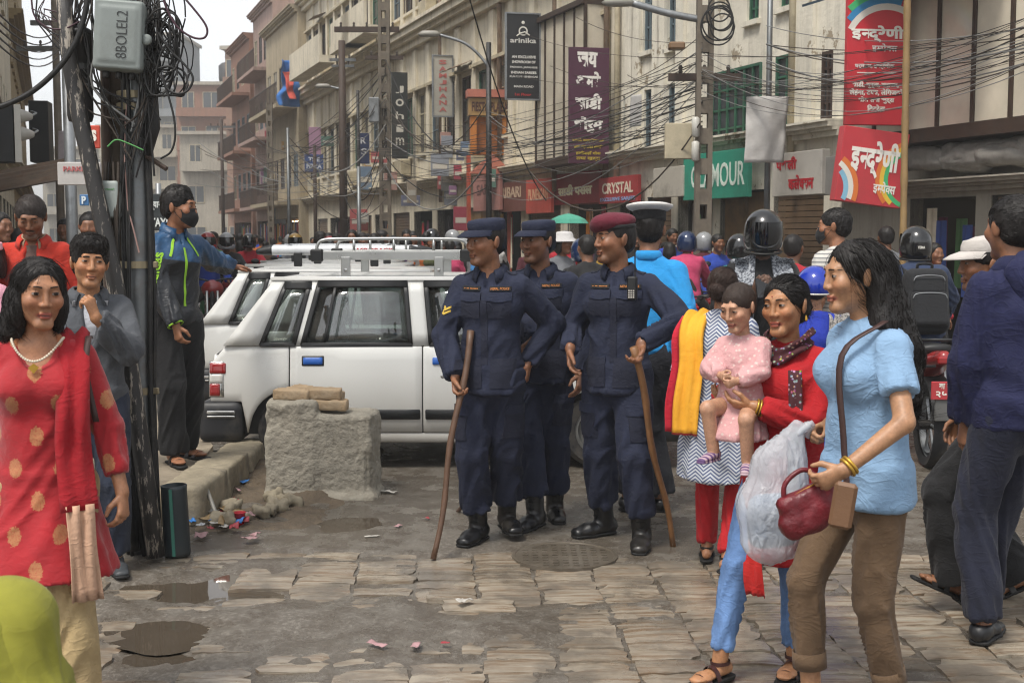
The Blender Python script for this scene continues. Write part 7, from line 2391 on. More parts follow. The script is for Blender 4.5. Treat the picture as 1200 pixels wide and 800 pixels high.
for k, (px, Y, lb) in enumerate(((217, 10.7, 'white hatchback taxi with white tube rack parked second in the row'), (236, 12.9, 'white hatchback taxi parked third in the row with white rack'), (262, 15.2, 'white hatchback taxi parked last in the row by the crowd'))):
 c = copy_tree(car1, None, (car_x(px, Y), Y + .72, 0)); c['label'] = lb
 for ch in list(c.children):
  if ch.name.startswith('roof_rack'):
   for g_ in list(ch.children): 
    for g2 in list(g_.children): bpy.data.objects.remove(g2)
    bpy.data.objects.remove(g_)
   bpy.data.objects.remove(ch)
 rack_white(c)

# ------------------------------------------------------------------ motorbikes (forward = +y)
def make_bike(label, loc, rz, colour, full=True, group=None, plate=None):
 r_ = empty('motorbike', loc, rz, label, 'motorbike', group)
 PM = paint('bike_' + colour.strip('#'), colour, .3, .4); DK = mat('engine_dark', '#2b2825', .5, .5, .2, 9, .3, dirt=.5)
 for y in (0, 1.28):
  w = MB().lathe([(.225, -.035), (.285, -.05), (.302, -.02), (.302, .02), (.285, .05), (.225, .035)], 32, M=Matrix.Translation((0, y, .30)) @ Matrix.Rotation(R(90), 4, 'Y'), cap=False).build('wheel', TYRE, r_, auto=40)
  MB().lathe([(.228, -.02), (.228, .02), (.20, .02), (.20, -.02)], 28, M=Matrix.Translation((0, y, .30)) @ Matrix.Rotation(R(90), 4, 'Y'), cap=False).build('rim', STEEL, w, auto=40)
  for k in range(6):
   a = k * math.pi / 3; MB().tube([(0, y, .30), (0, y + math.cos(a) * .215, .30 + math.sin(a) * .215)], .010, 5).build('spoke', STEEL, w)
  MB().tube([(-.09, y, .30), (.09, y, .30)], .035, 10).build('hub', DK, w)
 MB().bbox((0, .62, .42), (.13, .2, .17), .04).build('engine', DK, r_)
 MB().tube(catmull([(0, .05, .80), (0, .5, .72), (0, .95, .88), (0, 1.05, .95), (0, 1.2, .55)]), .03, 8).build('frame', CTRIM, r_, smooth=True)
 V, F = blob([ec((0, .55, .88), (.10, .08), (0, .98, .92), (.15, .13), (1, 0, 0))], .02, 0); link('fuel_tank', np_mesh('fuel_tank', V, F), PM, r_)
 V, F = blob([ec((0, -.12, .845), (.12, .04), (0, .55, .80), (.14, .05), (1, 0, 0))], .018, 0); link('saddle', np_mesh('saddle', V, F), mat('vinyl_black', '#141415', .5), r_)
 V, F = blob([ec((0, -.30, .80), (.05, .05), (0, .1, .72), (.13, .09), (1, 0, 0)), ec((0, .1, .72), (.13, .09), (0, .4, .68), (.12, .10), (1, 0, 0))], .018, .03); link('tail_cowl', np_mesh('tail_cowl', V, F), PM, r_)
 t = MB().bbox((0, -.335, .785), (.055, .02, .025), .01).build('tail_lamp', REDL, r_)
 for sg in (-1, 1):
  m = MB(); m.tube([(sg * .05, -.28, .74), (sg * .16, -.30, .74)], .010, 6); o = m.build('indicator_stalk', CTRIM, r_)
  V, F = blob([el((sg * .18, -.30, .74), (.035, .022, .022))], .008, 0); link('indicator', np_mesh('indicator', V, F), AMBL, o)
  MB().tube([(sg * .11, .02, .32), (sg * .12, .14, .68)], .022, 10).build('shock_absorber', CHROME, r_, smooth=True)
  MB().tube([(sg * .07, 1.28, .30), (sg * .07, 1.12, .90)], .022, 8).build('fork', CHROME, r_, smooth=True)
  MB().tube(catmull([(0, 1.02, 1.02), (sg * .18, 1.0, 1.06), (sg * .35, .90, 1.05)]), .013, 8).build('handlebar', CTRIM, r_, smooth=True)
  MB().tube([(sg * .28, .93, 1.06), (sg * .36, .87, 1.05)], .018, 8).build('grip', BLK_RUB, r_)
  m = MB(); m.tube([(sg * .24, .96, 1.06), (sg * .32, .98, 1.25)], .006, 6); o = m.build('mirror_stalk', CTRIM, r_)
  V, F = blob([el((sg * .34, .97, 1.28), (.06, .018, .04))], .009, 0); link('mirror', np_mesh('mirror', V, F), CTRIM, o)
  MB().tube([(sg * .12, .5, .30), (sg * .24, .5, .30)], .012, 6).build('footrest', BLK_RUB, r_)
 MB().tube(catmull([(.14, .6, .30), (.16, .2, .28), (.17, -.18, .36)]), [.03] * 12 + [.045], 12).build('exhaust', STEEL, r_, smooth=True) if False else MB().tube([(.14, .6, .30), (.16, .2, .28), (.17, -.18, .36)], [.025, .045, .05], 12).build('exhaust', STEEL, r_, smooth=True)
 MB().tube(catmull([(-.13, .25, .84), (-.14, -.1, .90), (-.10, -.30, .92), (.10, -.30, .92), (.14, -.1, .90), (.13, .25, .84)]), .011, 8).build('grab_rail', CTRIM, r_, smooth=True)
 m = MB(); nn = 8
 for i in range(nn):
  a, b = R(100 + 62 * i / nn), R(100 + 62 * (i + 1) / nn)
  m._add([(x, -.0 + rr * math.cos(q), .30 + rr * math.sin(q)) for q in (a, b) for rr in (.34, .352) for x in (-.075, .075)], [(0, 1, 5, 4), (2, 6, 7, 3), (0, 4, 6, 2), (1, 3, 7, 5)])
 m.build('mudguard', CTRIM, r_)
 pl = MB().bbox((0, -.375, .585), (.10, .006, .062), .004).build('number_plate', mat('plate_red', '#a83238', .4, dirt=.3), r_, rot=None)
 if plate:
  lettering(plate[0], .10, .042, WHITE_L, pl, Matrix.Translation((0, -.382, .614)), .03, .001); lettering(plate[1], .14, .045, WHITE_L, pl, Matrix.Translation((0, -.382, .560)), .03, .001)
 MB().bbox((0, -.36, .46), (.07, .008, .085), .02).build('mud_flap', mat('flap_grey', '#5c5c5a', .6), r_)
 return r_
bk = gnd(1106, 556)
bike1 = make_bike('red motorbike with black backpacked rider seen from behind', (bk.x, bk.y + .30, 0), R(-4), '#8f2a2a', plate=('बा २५', '२५ प'))

# ------------------------------------------------------------------ the people
HB = hair_mat('hair_14100e', '#14100e')
NAVY = cloth('uniform_navy', '#181e33', .14, sheen=.0); NAVYP = cloth('uniform_navy_pocket', '#131729', .1, sheen=.0)
BOOT = mat('boot_leather', '#0f0f11', .34, var=.2, scale=14, bump=.25, dirt=.25, dirtcol=(.10, .085, .065)); SOLE = mat('sole_rubber', '#0b0b0b', .7)
GOLD = mat('brass_gold', '#b8923c', .35, .7, bump=0); YEL = mat('thread_yellow', '#b89a3c', .7, bump=0); ORG = mat('thread_orange', '#b06a28', .7, bump=0)
BLACKC = cloth('black_cloth', '#121214', .2); STICKM = mat('stick_wood', '#5a4232', .5, var=.25, scale=16, bump=.3)
STICKT = mat('stick_tan', '#7d5838', .45, var=.25, scale=16, bump=.3)

def police_kit(p, name_tapes=True, rank=None, freq=15):
 J, Q = p.J, p.Rt
 p.top(NAVY, 'shirt', .017, 1.0, -.13, .012, amp=1.7, seed=p.seed, vneck=(.085, .055), freq=freq)
 p.legs(NAVY, 'trousers', .016, .10, .014, amp=2.1, seed=p.seed + 3, knee=.008)
 p.shoe(BOOT, 'boot', SOLE)
 p.collar(NAVY, .05, .066, .026, 1.25)
 n = p.Rt @ A3((0, -1, 0))
 b = p.topb()
 for sg in (-1, 1):
  c = J['Ch'] + Q @ A3((sg * .078, -.12, -.005))
  pk = p.patch(NAVYP, 'chest_pocket', c, .115, .125, n, b, off=.006)
  p.patch(NAVY, 'pocket_flap', c + Q @ A3((0, 0, .048)), .122, .042, n, b, off=.012, parent=pk, shape=lambda a, b_, w, h: (a, b_ - (abs(a) < w * .2) * (b_ < 0) * .006))
  t_ = p.patch(BLACKC, 'name_tape', c + Q @ A3((0, 0, .088)), .105, .022, n, b, off=.010, nv=3)
  if sg > 0: p.cloth_text('NEPAL POLICE', ORG, c + Q @ A3((0, 0, .088)), .09, .012, n, b, .012, parent=t_)
  else: p.cloth_text('- -- ------', ORG, c + Q @ A3((0, 0, .088)), .085, .004, n, b, .012, parent=t_)
  lc = J['P'] + A3((sg * .085, -.12, -.015))
  p.patch(NAVYP, 'lower_pocket', lc, .125, .15, (0, -1, 0), b, off=.005)
  # shoulder strap
  s0 = J['S' + ('r' if sg < 0 else 'l')]; 
  p.patch(NAVYP, 'shoulder_strap', (J['N'] * .42 + s0 * .58) + A3((0, 0, .03)), .10, .045, (0, -.15, 1), b, off=.006, nu=6, nv=4)
 bl = p.bvh(p.legV, p.legF)
 for q, sg in (('r', -1), ('l', 1)):
  c = J['H' + q] * .45 + J['K' + q] * .55
  p.patch(NAVYP, 'cargo_pocket', c + A3((sg * .05, -.05, -.02)), .12, .17, (sg * .75, -.66, 0), bl, off=.008)
  p.patch(NAVY, 'cargo_flap', c + A3((sg * .05, -.05, .05)), .13, .05, (sg * .75, -.66, 0), bl, off=.014)
 # front placket and buttons
 p.patch(NAVYP, 'placket', J['Ch'] + Q @ A3((0, -.12, -.14)), .035, .33, n, b, off=.004, nu=3, nv=14)
 if rank:
  for k in range(2):
   c = J['Sr'] * .55 + J['Er'] * .45 + A3((0, -.02, -.02 * k))
   nn = (-.55, -.8, 0)
   p.patch(YEL, 'chevron', c, .055, .012, nn, b, off=.006, nu=7, nv=3, shape=lambda a, b_, w, h: (a, b_ + abs(a) * .5 - .01))

def stick(label, a, b, r, mt_, bend=.01):
 a, b = Vector(a), Vector(b); m = MB()
 pts = [a.lerp(b, i / 16) + Vector((bend * math.sin(i * .6), bend * math.cos(i * .5), 0)) for i in range(17)]
 m.tube(pts, [r * (1.1 - .25 * i / 16 + .12 * (i % 4 == 0)) for i in range(17)], 9)
 return tag(m.build('walking_stick', mt_, smooth=True), label, 'stick')

# officer with peaked field cap, looking aside, stick in hand
q = gnd(576, 637)
p1 = Person('police officer in navy field cap gripping a dark stick, sleeve chevrons', (q.x, q.y, 0), -12, 1.69, 'm', '#8a5c40', dict(
 head=(-42, 2, 0), twist=-4, lean=1, hrW=(533, 440, 6.28), er=(-.8, .5, 0), fr=(.22, -.25, -.95), nr=(.9, -.3, .2), cr=.75,
 hlW=(619, 425, 6.42), el=(.7, .6, 0), fl=(-.1, -.2, -1), nl=(-1, 0, 0), arW=(561, 632), alW=(594, 624), fdr=-14, fdl=28, hs=1.04), gaze=-.3)
p1.seed = 3
p1.brows(HB, .0048); p1.hair('crop', hide_top=.085); police_kit(p1, rank=True)
p1.cap(NAVY, tilt=4, crown=.052)
sb = gnd(508, 655); gp = p1.toW(p1.J['Wrr'] + p1.J['fr'] * .075 + p1.J['nr'] * .026); st = gp + (gp - sb).normalized() * .30
stick('dark brown stick held upright by the officer with chevrons', (st.x, st.y, st.z), (sb.x, sb.y, 0), .016, STICKM)
# officer behind, between the two
q = gnd(634, 612)
p2 = Person('police officer in navy field cap standing behind, gold watch on wrist', (q.x, q.y, 0), -14, 1.69, 'm', '#7d5238', dict(
 head=(-30, 0, 0), hrW=(626, 398, 6.55), er=(-.5, .8, -.2), fr=(-.55, -.55, -.55), cr=.5, arW=(628, 616), alW=(650, 606), fdr=-16, fdl=20, hs=1.04), gaze=-.3)
p2.seed = 9
p2.brows(HB, .0048); p2.hair('crop', hide_top=.085); police_kit(p2); p2.cap(NAVY, tilt=4, crown=.052)
p2.ring('r', GOLD, 'wrist_watch', .032, .008, .03)
# officer with maroon beret
q = gnd(722, 637)
p3 = Person('police officer in maroon beret with radio, hand resting on a tan stick', (q.x, q.y, 0), -24, 1.70, 'm', '#84573c', dict(
 head=(-42, 0, 0), twist=8, lean=-1, hlW=(752, 402, 6.12), el=(1, .25, -.1), fl=(-.15, -.45, -.85), nl=(-.3, -.8, .3), cl=.55,
 hrW=(668, 408, 6.3), er=(-.4, .9, 0), fr=(.1, -.2, -1), arW=(708, 626), alW=(752, 640), fdr=-38, fdl=14, hs=1.05, stubble=.3), gaze=-.2)
p3.seed = 14
p3.brows(HB, .005); p3.hair('crop', hide_top=.09); police_kit(p3)
BERET = cloth('beret_maroon', '#5a1426', .12)
M = p3.hM()
V, F = blob([el((0, .014, .082), (.092, .112, .048)), el((-.05, .005, .078), (.068, .092, .040)), el((.02, -.05, .095), (.06, .055, .034))], .008, .04)
V = V + normals(V, F) * (fbm(V * 22, 3, 2) * .003)[:, None]
me = np_mesh('beret', V, F); me.transform(M @ Matrix.Rotation(R(8), 4, 'X') @ Matrix.Rotation(R(-6), 4, 'Y')); bo = link('beret', me, BERET, p3.root)
m = MB(); m.lathe([(.081, .055), (.085, .057), (.085, .073), (.081, .075)], 30, 1, 1.2, M @ Matrix.Translation((0, .012, 0)) @ Matrix.Rotation(R(5), 4, 'X'), cap=False); m.build('band', BLACKC, bo, smooth=True)
m = MB(); m.lathe([(.001, .006), (.010, .004), (.014, 0)], 14, 1, 1.3, M @ Matrix.Translation((.03, -.098, .098)) @ Matrix.Rotation(R(80), 4, 'X')); m.build('badge', GOLD, bo, smooth=True)
n = p3.Rt @ A3((0, -1, 0))
rb = empty('chest_radio', (0, 0, 0), 0, parent=p3.root)
rcn = p3.J['Ch'] + p3.Rt @ A3((.105, -.165, .075))
RT = Matrix.Translation(Vector([float(a_) for a_ in rcn]))
MB().bbox((0, 0, 0), (.024, .016, .058), .006, M=RT).build('radio_body', CTRIM, rb)
MB().tube([RT @ Vector((.014, 0, .055)), RT @ Vector((.012, 0, .20))], .004, 6).build('aerial', CTRIM, rb)
for i in range(3):
 for j in range(4): MB().bbox((-.012 + .012 * i, -.017, -.012 - .011 * j), (.0042, .002, .0036), .001, M=RT).build('key', mat('key_pale', '#a8a49a', .5, bump=0), rb)
sb = gnd(789, 640); gp = p3.toW(p3.J['Wrl'] + p3.J['fl'] * .07 + p3.J['nl'] * .022); st = gp + (gp - sb).normalized() * .035
stick('tan bamboo stick under the hand of the bereted officer', (st.x, st.y, st.z), (sb.x, sb.y, 0), .017, STICKT)
stick('short dark stick leaning behind the legs of the chevron officer', at(552, 560, 6.7), gnd(537, 599), .013, STICKM)
# traffic officer from behind
q = gnd(757, 600)
p4 = Person('traffic officer seen from behind in bright blue shirt and white peaked cap', (q.x, q.y, 0), 166, 1.76, 'm', '#8a5c40', dict(
 head=(8, 0, 0), hlW=(731, 440, 7.1), hrW=(786, 420, 7.1), er=(-.6, .6, 0), arW=(735, 598), alW=(772, 598), fdr=-12, fdl=20, hs=1.04), eyes=False)
p4.seed = 5
p4.hair('crop', hide_top=.08, strands=700)
SKYB = cloth('shirt_sky_blue', '#1f86c4', .08)
p4.top(SKYB, 'shirt', .02, 1.0, .0, .0, amp=1.6, seed=5); p4.collar(SKYB, .05, .062, .012, .6)
p4.legs(cloth('trouser_black_navy', '#15171f', .15), 'trousers', .034, .02, .01, amp=1.6, waist=.05); p4.shoe(BOOT, 'shoe', SOLE)
M = p4.hM() @ Matrix.Translation((0, .012, 0)) @ Matrix.Rotation(R(5), 4, 'X')
co = MB().lathe([(.084, .050), (.088, .056), (.090, .100), (.088, .104)], 30, 1, 1.18, M, cap=False).build('peaked_cap', BLACKC, p4.root, smooth=True)
MB().lathe([(.088, .102), (.118, .118), (.128, .128), (.126, .136), (.10, .144), (.04, .148), (.001, .149)], 36, 1, 1.14, M).build('crown', cloth('cap_white', '#c9c6c2', .05), co, smooth=True)
wt = MB().box(-.135, .135, -.004, .004, -.02, .02)
# man with black mask leaning on the taxi
q = gnd(207, 540, .2)
m1 = Person('man in black face mask and blue sports jacket leaning a hand on the taxi roof', (q.x, q.y, .2), 42, 1.70, 'm', '#946244', dict(
 head=(38, 2, 0), twist=6, lean=4, hlW=(300, 331, 8.75), el=(.3, .6, -.8), fl=(.95, .1, -.1), nl=(0, .0, -1), cl=.1,
 hrW=(207, 384, 7.5), er=(-.7, .7, -.2), fr=(.1, -.2, -1), cr=.5, arW=(203, 542), alW=(217, 534), fdr=-10, fdl=20, hs=1.05, stubble=0), gaze=.3)
m1.brows(HB, .005); m1.hair('short', strands=1100, extra=[((0, -.02, .085), .05, (0, .03, .09), .05)]); m1.mask(BLACKC)
t = NT('sports_jacket'); v = t.co('Object'); zz = t.sep(v)[2]; n1 = t.noise(v, 14, 3)
blue = t.mix(t.ramp(n1, .3, .7), (.010, .048, .12), (.018, .075, .17))
band = t.math('ADD', t.sep(v)[2], t.math('MULTIPLY', t.sep(v)[0], .12))
JK = t.fin(t.mix(t.ramp(band, 1.262, 1.268), (.012, .014, .018), blue), .42, t.bump(t.noise(t.co('Object', (1, 1, 1.8)), 30, 4, .5, .5), .5, .012))
m1.top(JK, 'jacket', .024, 1.0, -.05, .0, amp=2.0, seed=22, vneck=(.07, .04)); m1.collar(JK, .03, .072, .012, .9, stand=.02)
LIME = cloth('lime_trim', '#8fc234', .08); b = m1.topb(); n = m1.Rt @ A3((0, -1, 0))
m1.patch(LIME, 'zip', m1.J['Ch'] + m1.Rt @ A3((.0, -.12, -.10)), .012, .36, n, b, off=.006, nu=3, nv=18)
for sg in (-1, 1): m1.patch(LIME, 'piping', m1.J['Ch'] + m1.Rt @ A3((sg * .07, -.12, .09)), .012, .14, n, b, off=.006, nu=3, nv=8, rot=sg * 28)
m1.cloth_text('adidas', LIME, m1.J['Sr'] * .42 + m1.J['Er'] * .58 + A3((-.02, -.05, 0)), .21, .052, (-.75, -.66, 0), b, .007, rot=84, bold=.03)
c_ = m1.J['cuffr']; m1.ring('r', LIME, 'cuff', .047, .006, -.002)
m1.legs(cloth('track_pants', '#131315', .15), 'trousers', .028, .0, .02, amp=1.6); m1.shoe(mat('sandal_brown', '#2a1d18', .5), 'sandal', SOLE)

# seated-looking man with hand on chin, grey jacket
q = gnd(104, 676)
m2 = Person('young man in grey jacket resting chin on hand beside the pole', (q.x, q.y + .1, 0), 16, 1.58, 'm', '#a8744f', dict(
 head=(10, -2, 4), twist=8, lean=2, hlW=(112, 372, 5.62), el=(.5, -.2, -1), fl=(-.30, -.1, .95), nl=(-.8, .6, .1), cl=.85, hr=(-.2, -.2, .9), hs=1.08, stubble=.05, open=1.05), gaze=.45)
m2.brows(HB, .0055, arch=.002); m2.hair('quiff', shag=.007, strands=1500)
GJ = cloth('jacket_charcoal', '#4a4d52', .12)
m2.top(GJ, 'jacket', .026, 1.0, -.10, .0, amp=2.0, seed=31, vneck=(.24, .10)); m2.collar(GJ, .05, .07, .03, 1.5)
m2.patch(cloth('tee_white', '#b4b6bc', .05), 'undershirt', m2.J['Ch'] + m2.Rt @ A3((0, -.10, .03)), .17, .22, m2.Rt @ A3((0, -1, 0)), m2.bvh(), off=.010, dist=.06)
m2.legs(cloth('jeans_dark', '#232a3a', .2), 'trousers', .022, .02, amp=1.4); m2.shoe(mat('shoe_grey', '#3a3d40', .5), 'shoe', SOLE)
# man in red jacket looking down
q = gnd(52, 556, .2)
m3 = Person('older man in open red jacket looking down behind the others', (q.x, 7.25, .2), 8, 1.64, 'm', '#80543a', dict(head=(6, 24, 0), hs=1.05, stubble=.35, open=.5))
m3.brows(HB, .005, moustache=.004); m3.hair('short', '#2a2320', strands=900)
RJ = cloth('jacket_red', '#b8301f', .1)
m3.top(RJ, 'jacket', .026, 1.0, -.1, amp=1.8, seed=41, vneck=(.22, .10)); m3.collar(RJ, .05, .07, .03, 1.5)
m3.patch(cloth('shirt_brown', '#5a4640', .1), 'undershirt', m3.J['Ch'] + m3.Rt @ A3((0, -.10, .02)), .18, .24, m3.Rt @ A3((0, -1, 0)), m3.bvh(), off=.010)
m3.collar(cloth('shirt_cream', '#b09a80', .1), .04, .062, .02, 1.2); m3.legs(cloth('jeans_dark', '#232a3a'), amp=1.2); m3.shoe(BOOT, 'shoe', SOLE)
# girl with pink clip
q = gnd(4, 560, .2)
g1 = Person('girl in pink shirt with a pink hair clip at the house side', (q.x, 6.9 + .15, .2), 150, 1.36, 'f', '#946648', dict(head=(30, 8, 0), hs=1.12), eyes=False)
g1.hair('bob', extra=[((0, .08, .0), .07, (0, .11, -.10), .05)])
PKC = cloth('girl_pink', '#c890a0'); g1.top(PKC, 'shirt', .02, .55, -.08, amp=1.4); g1.skirt(cloth('girl_blue', '#2b3f9a'), hem=-.42, w1=(.24, .2)); g1.shoe(BOOT, 'shoe', SOLE)
MB().bbox(g1.hd((-.06, .06, .09)), (.03, .02, .03), .01).build('hair_clip', mat('clip_pink', '#d8a0ac', .4), g1.root)

# woman in red kurta with gold motifs
def motif_mat(name, base, mot, px, pz, rx, rz, x0=0.0):
 t = NT(name); v = t.co('Object'); s_ = t.sep(v)
 row = t.math('FLOOR', t.math('DIVIDE', s_[2], pz))
 xs_ = t.math('ADD', t.math('ADD', t.math('DIVIDE', s_[0], px), x0), t.math('MULTIPLY', t.math('MODULO', row, 2.0), .5))
 fx = t.math('MULTIPLY', t.math('SUBTRACT', t.math('FRACT', t.math('ADD', xs_, 50.0)), .5), px / rx)
 fz = t.math('MULTIPLY', t.math('SUBTRACT', t.math('FRACT', t.math('DIVIDE', s_[2], pz)), .5), pz / rz)
 d = t.math('SQRT', t.math('ADD', t.math('MULTIPLY', fx, fx), t.math('MULTIPLY', fz, fz)))
 d = t.math('ADD', d, t.math('MULTIPLY', t.math('SUBTRACT', t.noise(v, 150, 2), .5), .9))
 leaf = t.math('ADD', t.ramp(d, .95, 1.0, .8, 0), 0)
 w = t.math('ADD', t.math('MULTIPLY', t.noise(t.co('Object', (1, 1, .5)), 260, 2), 1.0), 0)
 n1 = t.noise(v, 9, 4)
 c = t.mix(t.ramp(n1, .3, .7), mul(base, .85), mul(base, 1.1))
 c = t.mix(t.math('MULTIPLY', leaf, t.ramp(w, .36, .5, .55, 1)), c, C(mot))
 return t.fin(c, .8, t.bump(t.noise(t.co('Object', (1, 1, 1.5)), 24, 4, .5, .6), .35, .012), Sheen_Weight=.2)
KUR = motif_mat('kurta_red_gold', C('#9a0a18'), C('#a8784c'), .155, .115, .024, .034)
q = at(43, 280, 4.0); q.z = 0
w1 = Person('woman in red kurta with gold leaf motifs and pearl necklace', (q.x, q.y, 0), 12, 1.52, 'f', '#a06e4e', dict(
 head=(22, 4, 2), twist=0, hl=(.295, -.06, .80), el=(.3, .95, 0), fl=(.05, -.25, -.95), nl=(-.85, .4, 0), cl=.45, ar=(-.09, .12, .12), al=(.10, -.16, .08), fpr=20, hs=1.10, lips='#8a2a2c'), gaze=.2, fine=.0036)
w1.brows(HB, .0034, arch=.006); w1.hair('bob', strands=1600, shag=.004, extra=[((-.05, .05, -.02), .05, (-.07, .07, -.13), .045), ((.05, .05, -.02), .05, (.06, .08, -.12), .04)])
w1.top(KUR, 'kurta', .009, .86, -.13, .01, amp=1.3, chest=.02, seed=51, scoop=(.105, .080), belly=.02, skirt=(-.37, (.25, .245), (0, -.02)))
m = MB(); m.lathe([(.245, 0), (.247, 0), (.247, .03), (.245, .03)], 30, 1, .72, cap=False)
w1.legs(cloth('salwar_beige', '#a8926a', .12), 'trousers', .014, .03, .03, amp=2.2); w1.shoe(mat('sandal_brown', '#2a1d18', .5), 'sandal', SOLE)
RD = cloth('dupatta_red', '#920a18', .1, sheen=.02); PCH = cloth('dupatta_peach', '#c09a80', .1)
Jn = w1.J
w1.drape('dupatta', RD, [Jn['N'] + A3((.11, .10, .0)), Jn['Sl'] + A3((-.02, .02, .075)), Jn['Sl'] + A3((-.01, -.10, -.02)), Jn['Ch'] + A3((.13, -.16, -.10)), Jn['W'] + A3((.13, -.17, -.05)), Jn['P'] + A3((.15, -.21, -.10))], [(.10, 0, 0), (.10, .06, 0), (.11, .0, 0), (.11, .03, 0), (.12, .04, 0), (.12, .05, 0)], folds=2, amp=.010)
w1.drape('dupatta_end', PCH, [Jn['P'] + A3((.15, -.21, -.08)), Jn['P'] + A3((.16, -.23, -.22)), Jn['P'] + A3((.17, -.23, -.42))], [(.09, .04, 0), (.09, .04, 0), (.10, .04, 0)], folds=2.5, amp=.012)
m = MB()
for i in range(34):
 a_ = math.pi * (1.02 + .96 * i / 33)
 c = Jn['N'] + A3((math.cos(a_) * .088, .0 + math.sin(a_) * .105 - .022, -.005 - .075 * abs(math.sin(a_)) ** 2))
 m.lathe([(.001, -.0055), (.0052, -.002), (.0052, .002), (.001, .0055)], 6, M=Matrix.Translation(Vector([float(x) for x in c])))
m.build('pearl_necklace', mat('pearl', '#cfc4b0', .25, bump=0), w1.root, smooth=True)['kind'] = 'stuff'
MB().prism([(0, -.022), (.018, 0), (0, .014), (-.018, 0)], -.004, .004, Matrix.Translation(Vector([float(x) for x in Jn['N'] + A3((0, -.135, -.10))]))).build('pendant', GOLD, w1.root)
bs = w1.drape('bag_strap', mat('strap_brown', '#3a2420', .6), [Jn['Sl'] + A3((.03, .06, .05)), Jn['Sl'] + A3((.035, -.04, .055)), Jn['Sl'] + A3((.03, -.09, -.06)), Jn['Ch'] + A3((.20, -.10, -.14))], [(.022, 0, 0)] * 4, n=3, amp=0)

# lime cloth: a person bent forward close by, mostly below the frame
l1 = Person('person bending forward in loose lime green clothes at the paving edge', (-1.09, 2.45, 0), -62, 1.42, 'f', '#946648', dict(
 hip=(0, .08, -.12), lean=68, head=(0, 50, 0), hr=(-.14, -.72, .42), hl=(.14, -.72, .42), er=(-.4, .5, -.3), el=(.4, .5, -.3)), eyes=False)
LG = cloth('lime_cloth', '#83812a', .14, fold=.12)
l1.hair('pulled'); l1.top(LG, 'kurta', .03, 1.0, -.14, .02, amp=1.0, seed=61, skirt=(-.46, (.27, .23))); l1.legs(LG, 'trousers', .04, .02, .02, amp=2); l1.shoe(BOOT, 'sandal', SOLE)

# woman in red carrying the child
JEAN = cloth('jeans_light', '#5f7fae', .25, fold=.3, sheen=.0)
REDW = cloth('kurta_scarlet', '#9e0a14', .10, sheen=.02)
q = gnd(916, 795)
w2 = Person('woman in scarlet tunic and light jeans carrying a baby on her arm', (q.x, q.y, 0), -38, 1.45, 'f', '#a87550', dict(
 head=(-4, 2, -3), twist=6, lean=-3, hlW=(884, 476, 4.26), el=(.9, .5, -.5), fl=(-.95, -.2, .05), nl=(.1, .5, .8), cl=.35,
 hrW=(868, 468, 4.42), er=(-.7, .2, -.8), fr=(-.7, -.5, .1), nr=(.2, .6, .7), cr=.4, arW=(842, 798), alW=(930, 786), fdr=-12, fdl=10, hs=1.10, lips='#8a2a2c'), gaze=-.4, fine=.0036)
w2.brows(HB, .0034, arch=.006); w2.hair('pulled', strands=1500, shag=.003)
w2.top(REDW, 'tunic', .014, .93, -.12, .01, amp=1.6, chest=.02, belly=.02, seed=71, skirt=(-.40, (.20, .165)))
w2.legs(JEAN, 'jeans', .004, .05, -.004, amp=1.5, thick=1.02); w2.shoe(mat('sandal_maroon', '#3a1c1a', .5), 'wedge', SOLE)
w2.ring('l', GOLD, 'bangle', .031, .005, .01, 3)
Jn = w2.J
t = NT('scarf_print'); v = t.co('Object'); vc = t.vor(v, 60, 'F1', 'Color')
SCF = t.fin(t.mix(t.ramp(t.vor(v, 55), .25, .35), t.mix(.6, vc, (.10, .03, .05)), (.05, .008, .012)), .85)
w2.drape('scarf', SCF, [Jn['N'] + A3((-.09, .03, .035)), Jn['N'] + A3((-.08, -.07, .0)), Jn['N'] + A3((0, -.115, -.05)), Jn['N'] + A3((.08, -.07, .0)), Jn['N'] + A3((.09, .03, .035))], [(0, .03, .07)] * 5, folds=1.5, amp=.01)
w2.drape('scarf_end', SCF, [Jn['Ch'] + A3((.10, -.15, .07)), Jn['Ch'] + A3((.12, -.18, -.10)), Jn['W'] + A3((.12, -.17, -.06)), Jn['P'] + A3((.12, -.17, -.16))], [(.05, .02, 0)] * 4, n=5, folds=1.2, amp=.008)
m = MB(); m.lathe([(.001, .002), (.0035, 0), (.001, -.002)], 8, M=w2.hM() @ Matrix.Translation((0, -.096, .045)) @ Matrix.Rotation(R(90), 4, 'X')); m.build('forehead_mark', mat('tika_red', '#8a1018', .6, bump=0), w2.root)
for sg in (-1, 1): MB().lathe([(.001, -.016), (.006, -.010), (.004, 0), (.002, .008)], 8, M=w2.hM() @ Matrix.Translation((sg * .082, .012, -.044))).build('earring', GOLD, w2.root)
FRG = cloth('fringe_red', '#b8201c', .1)
w2.drape('fringed_hem', FRG, [Jn['P'] + A3((-.06, -.17, -.36)), Jn['P'] + A3((-.05, -.18, -.45)), Jn['P'] + A3((-.04, -.17, -.54))], [(.085, 0, 0)] * 3, folds=3, amp=.008)
